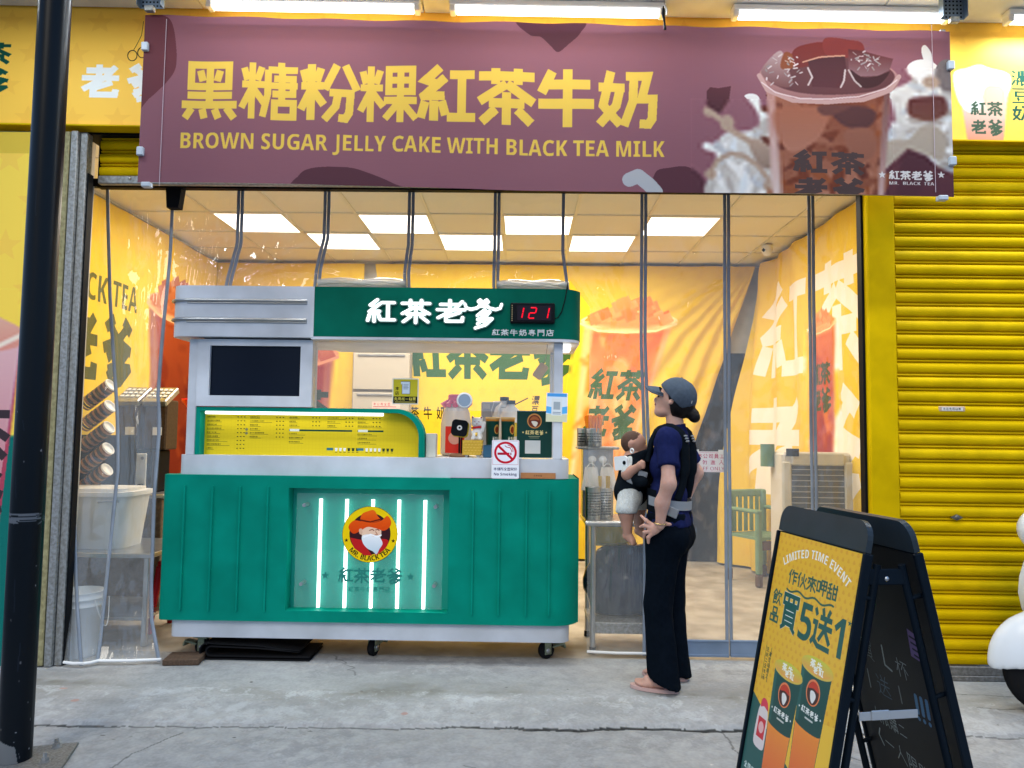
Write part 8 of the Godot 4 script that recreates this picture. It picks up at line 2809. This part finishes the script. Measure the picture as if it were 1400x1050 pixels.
	for k in 25:
		rp.append(wr + d * 0.012 + (fb.x * cos(TAU * k / 24) + fb.z * sin(TAU * k / 24)) * 0.0305)
	tube(st, rp, 0.0028, 6)
	part("bracelet", st, mat(0.7, 0.5, 0.2, 0.25, 0.9), w)

	# ----- baby -----
	var by := thing("person", "baby with short brown hair in pale shorts, carried against the woman's chest", "person")
	var BH: Vector3 = P.call(0.188, 0.0, 1.285)
	st = S()
	sculpt(st, [
		[P.call(0.185, 0, 1.2), P.call(0.205, 0, 1.02), 0.066, 0.076],
		[P.call(0.183, 0, 1.22), BH, 0.04, 0.045],
		[P.call(0.185, 0.06, 1.19), P.call(0.198, 0.104, 1.125), 0.032, 0.029],
		[P.call(0.198, 0.104, 1.125), P.call(0.125, 0.135, 1.172), 0.028, 0.02],
		[P.call(0.185, -0.06, 1.19), P.call(0.198, -0.104, 1.125), 0.032, 0.029],
		[P.call(0.198, -0.104, 1.125), P.call(0.13, -0.12, 1.172), 0.028, 0.02],
		[P.call(0.19, 0.06, 1.0), P.call(0.2, 0.12, 0.925), 0.055, 0.042],
		[P.call(0.2, 0.12, 0.925), P.call(0.192, 0.118, 0.81), 0.041, 0.025],
		[P.call(0.19, -0.06, 1.0), P.call(0.2, -0.12, 0.925), 0.055, 0.042],
		[P.call(0.2, -0.12, 0.925), P.call(0.192, -0.118, 0.81), 0.041, 0.025],
	], 0.009, 0.008)
	sculpt(st, [[BH + Vector3(0, 0.008, 0), BH + Vector3(0, 0.012, 0) + F * 0.006, 0.064, 0.064, L, 1.06], [BH - F * 0.024 - Vector3(0, 0.026, 0), BH - F * 0.03 - Vector3(0, 0.03, 0), 0.04, 0.034], [BH - F * 0.062 - Vector3(0, 0.01, 0), BH - F * 0.063 - Vector3(0, 0.012, 0), 0.009, 0.009],
		[BH + L * 0.06 - Vector3(0, 0.004, 0), BH + L * 0.062 + Vector3(0, 0.006, 0), 0.011, 0.012, L, 1.8], [BH - L * 0.06 - Vector3(0, 0.004, 0), BH - L * 0.062 + Vector3(0, 0.006, 0), 0.011, 0.012, L, 1.8]], 0.0045, 0.005)
	for s in [1.0, -1.0]:
		# small fist
		var c: Vector3 = P.call(0.118, s * (0.137 if s > 0 else 0.12), 1.178)
		var hbn := [[P.call(0.125, s * (0.135 if s > 0 else 0.12), 1.172), c, 0.02, 0.02]]
		for k in 4:
			var o: Vector3 = F * -0.004 + Vector3.UP * (0.016 - 0.009 * k)
			hbn.append([c + o + L * s * 0.006, c + o - F * 0.018 + L * s * 0.008, 0.0068, 0.0066])
			hbn.append([c + o - F * 0.018 + L * s * 0.008, c + o - F * 0.014 - L * s * 0.012, 0.0066, 0.006])
		hbn.append([c + Vector3.UP * 0.012, c + Vector3.UP * 0.024 - F * 0.01, 0.0075, 0.0065])
		sculpt(st, hbn, 0.0035, 0.0025)
		# foot with toes
		var an: Vector3 = P.call(0.192, s * 0.118, 0.806)
		var ft := [[an, P.call(0.165, s * 0.124, 0.774), 0.024, 0.019, L, 1.1], [an - Vector3(0, 0.012, 0) + F * 0.008, P.call(0.17, s * 0.122, 0.776), 0.02, 0.018]]
		for k in 5:
			ft.append([P.call(0.165, s * (0.112 + 0.006 * k), 0.772), P.call(0.147 + 0.0028 * k, s * (0.108 + 0.0085 * k), 0.756), 0.008, 0.0062])
		sculpt(st, ft, 0.0035, 0.003)
	var bskin := mat(0.42, 0.225, 0.16, 0.55)
	bskin.subsurf_scatter_enabled = true
	bskin.subsurf_scatter_strength = 0.1
	part("body", st, bskin, by)
	st = S()
	sculpt(st, [[BH + Vector3(0, 0.011, 0) + F * 0.006, BH + Vector3(0, 0.014, 0) + F * 0.012, 0.0652, 0.0645, L, 1.06]], 0.0045, 0.004, [[BH - F * 0.034, (-F * 0.9 - Vector3.UP * 0.42).normalized()]], func(p: Vector3) -> float: return 0.0018 * fz.get_noise_3d(p.x * 40.0, p.y * 40.0, p.z * 40.0))
	part("hair", st, mat(0.075, 0.038, 0.024, 0.7), by)
	st = S()
	for s in [1.0, -1.0]:
		sculpt(st, [[P.call(0.195, s * 0.05, 1.02), P.call(0.2, s * 0.118, 0.93), 0.064, 0.058], [P.call(0.2, 0, 1.04), P.call(0.195, s * 0.05, 1.0), 0.07, 0.064]], 0.008, 0.01, [[P.call(0.2, s * 0.12, 0.918), Vector3.DOWN]], func(p: Vector3) -> float: return 0.004 * fz.get_noise_3d(p.x * 7.0, p.y * 7.0, p.z * 7.0))
	var cl := grainy(mat(0.62, 0.66, 0.66, 0.85), M.dirt, M.bump_mid, 9.0, 0.1)
	part("shorts", st, cl, by)
	st = S()
	for s in [1.0, -1.0]:
		sculpt(st, [[P.call(0.185, s * 0.055, 1.19), P.call(0.197, s * 0.098, 1.135), 0.039, 0.036]], 0.007, 0.006)
	part("sleeve", st, cl, by)

	# ----- carrier -----
	var bc := thing("baby_carrier", "black baby carrier with grey buckles and a white flap strapped on the woman", "baby carrier")
	var blk := grainy(mat(0.006, 0.009, 0.013, 0.85, 0.0, 0.1), M.mottle, M.bump_fine, 8.0, 0.05)
	var gry := mat(0.22, 0.235, 0.25, 0.7)
	st = S()
	sculpt(st, [[P.call(0.19, 0, 1.19), P.call(0.21, 0, 1.04), 0.074, 0.084], [P.call(0.205, 0.03, 1.02), P.call(0.205, -0.03, 1.02), 0.084, 0.084], [P.call(0.15, 0.06, 1.14), P.call(0.15, -0.06, 1.14), 0.06, 0.06], [P.call(0.18, 0.05, 1.1), P.call(0.1, 0.14, 1.09), 0.04, 0.028], [P.call(0.18, -0.05, 1.1), P.call(0.1, -0.14, 1.09), 0.04, 0.028], [P.call(0.14, 0.05, 1.2), P.call(0.06, 0.1, 1.3), 0.045, 0.03], [P.call(0.14, -0.05, 1.2), P.call(0.06, -0.1, 1.3), 0.045, 0.03]], 0.009, 0.012, [[P.call(0.19, 0, 1.235), (Vector3.UP + F * 0.3).normalized()], [P.call(0.2, 0, 0.945), Vector3.DOWN]])
	part("pouch", st, blk, bc)
	for s in [1.0, -1.0]:
		st = S()
		var p := [P.call(0.09, s * 0.09, 1.2), P.call(0.07, s * 0.092, 1.3), P.call(0.035, s * 0.092, 1.37), P.call(-0.025, s * 0.088, 1.39), P.call(-0.085, s * 0.086, 1.36), P.call(-0.112, s * 0.084, 1.28), P.call(-0.114, s * 0.086, 1.17), P.call(-0.1, s * 0.098, 1.07), P.call(-0.08, s * 0.12, 1.0)]
		var q := []
		for k in 33:
			q.append(along(p, k / 32.0))
		var rad := []
		for k in 33:
			rad.append(0.034 if k < 26 else 0.026)
		tube(st, q, rad, 12, true, Vector2(0.45, 1.0) if absf(frame_of(q[1] - q[0]).x.dot(L)) < 0.5 else Vector2(1.0, 0.45))
		var sp := part("shoulder_strap", st, blk, bc)
		st = S()
		var m0: Vector3 = P.call(-0.104, s * 0.086, 1.338)
		for k in 3:
			box(st, m0 + Vector3(0, -0.014 * k, 0) - F * (0.012 + 0.005 * k), Vector3(0.008, 0.009, 0.06), 0.002, Basis(F, Vector3.UP, F.cross(Vector3.UP)) * Basis.from_euler(Vector3(0, 0, 0.4)))
		part("adjuster", st, gry, sp)
		st = S()
		box(st, P.call(0.108, s * 0.125, 1.122), Vector3(0.05, 0.05, 0.014), 0.005, Basis(F, Vector3.UP, F.cross(Vector3.UP)) * Basis.from_euler(Vector3(0, 0, 0.3)))
		part("buckle", st, gry, bc)
		st = S()
		box(st, P.call(0.176, s * 0.112, 1.098), Vector3(0.04, 0.04, 0.012), 0.004, Basis(F, Vector3.UP, F.cross(Vector3.UP)) * Basis.from_euler(Vector3(0, 0, 0.4)))
		part("buckle", st, gry, bc)
	# belt: black pad in front, grey webbing behind
	var ring := func(r: float, h0: float, a0: float, a1: float, hgt: float, m: Material, called: String):
		var s := S()
		grid(s, 30, 2, func(u: float, v: float) -> Vector3:
			var t := lerpf(a0, a1, u)
			return P.call(-0.004 + (0.1 + r) * cos(t), (0.162 + r) * sin(t), h0 + hgt * (v - 0.5) + 0.02 * cos(t)), L)
		part(called, s, m, bc)
	ring.call(0.012, 0.985, -1.35, 1.35, 0.12, blk, "belt_pad")
	ring.call(0.02, 0.985, 0.9, 3.14, 0.048, gry, "belt_webbing")
	ring.call(0.02, 0.985, 3.14, 5.4, 0.048, gry, "belt_webbing")
	st = S()
	box(st, P.call(-0.06, 0.186, 0.945), Vector3(0.075, 0.05, 0.012), 0.004, Basis(F, Vector3.UP, F.cross(Vector3.UP)) * Basis.from_euler(Vector3(0, 0, 0.35)))
	part("belt_buckle", st, gry, bc)
	# white flap with a round stud
	st = S()
	var fx := Transform3D(Basis(F, Vector3.UP, F.cross(Vector3.UP)) * Basis.from_euler(Vector3(0, 0.5, -0.1)), P.call(0.235, 0.085, 1.185))
	if fx.basis.z.dot(L) < 0:
		fx.basis = Basis(-F, Vector3.UP, (-F).cross(Vector3.UP)) * Basis.from_euler(Vector3(0, -0.5, 0.1))
	prism(st, rrect(-0.05, -0.038, 0.05, 0.038, 0.006, 0.03, 0.03, 0.006), -0.008, 0.008, fx)
	var fp := part("white_flap", st, mat(0.72, 0.73, 0.72, 0.7), bc)
	st = S()
	for e in [[0.011, 0.003], [0.006, 0.005]]:
		prism(st, disc(e[0], 16), 0.008, 0.008 + e[1], fx * Transform3D(Basis.IDENTITY, Vector3(0.028, 0, 0)))
	part("stud", st, M.black, fp)
	st = S()
	var e2 := fx * Transform3D(Basis.IDENTITY, Vector3(0.075, 0.062, -0.02))
	var rr := []
	for k in 17:
		rr.append(e2 * Vector3(0.011 * cos(TAU * k / 16), 0.011 * sin(TAU * k / 16), 0.01))
	tube(st, rr, 0.0045, 6)
	part("eyelet", st, M.plastic_white, bc)
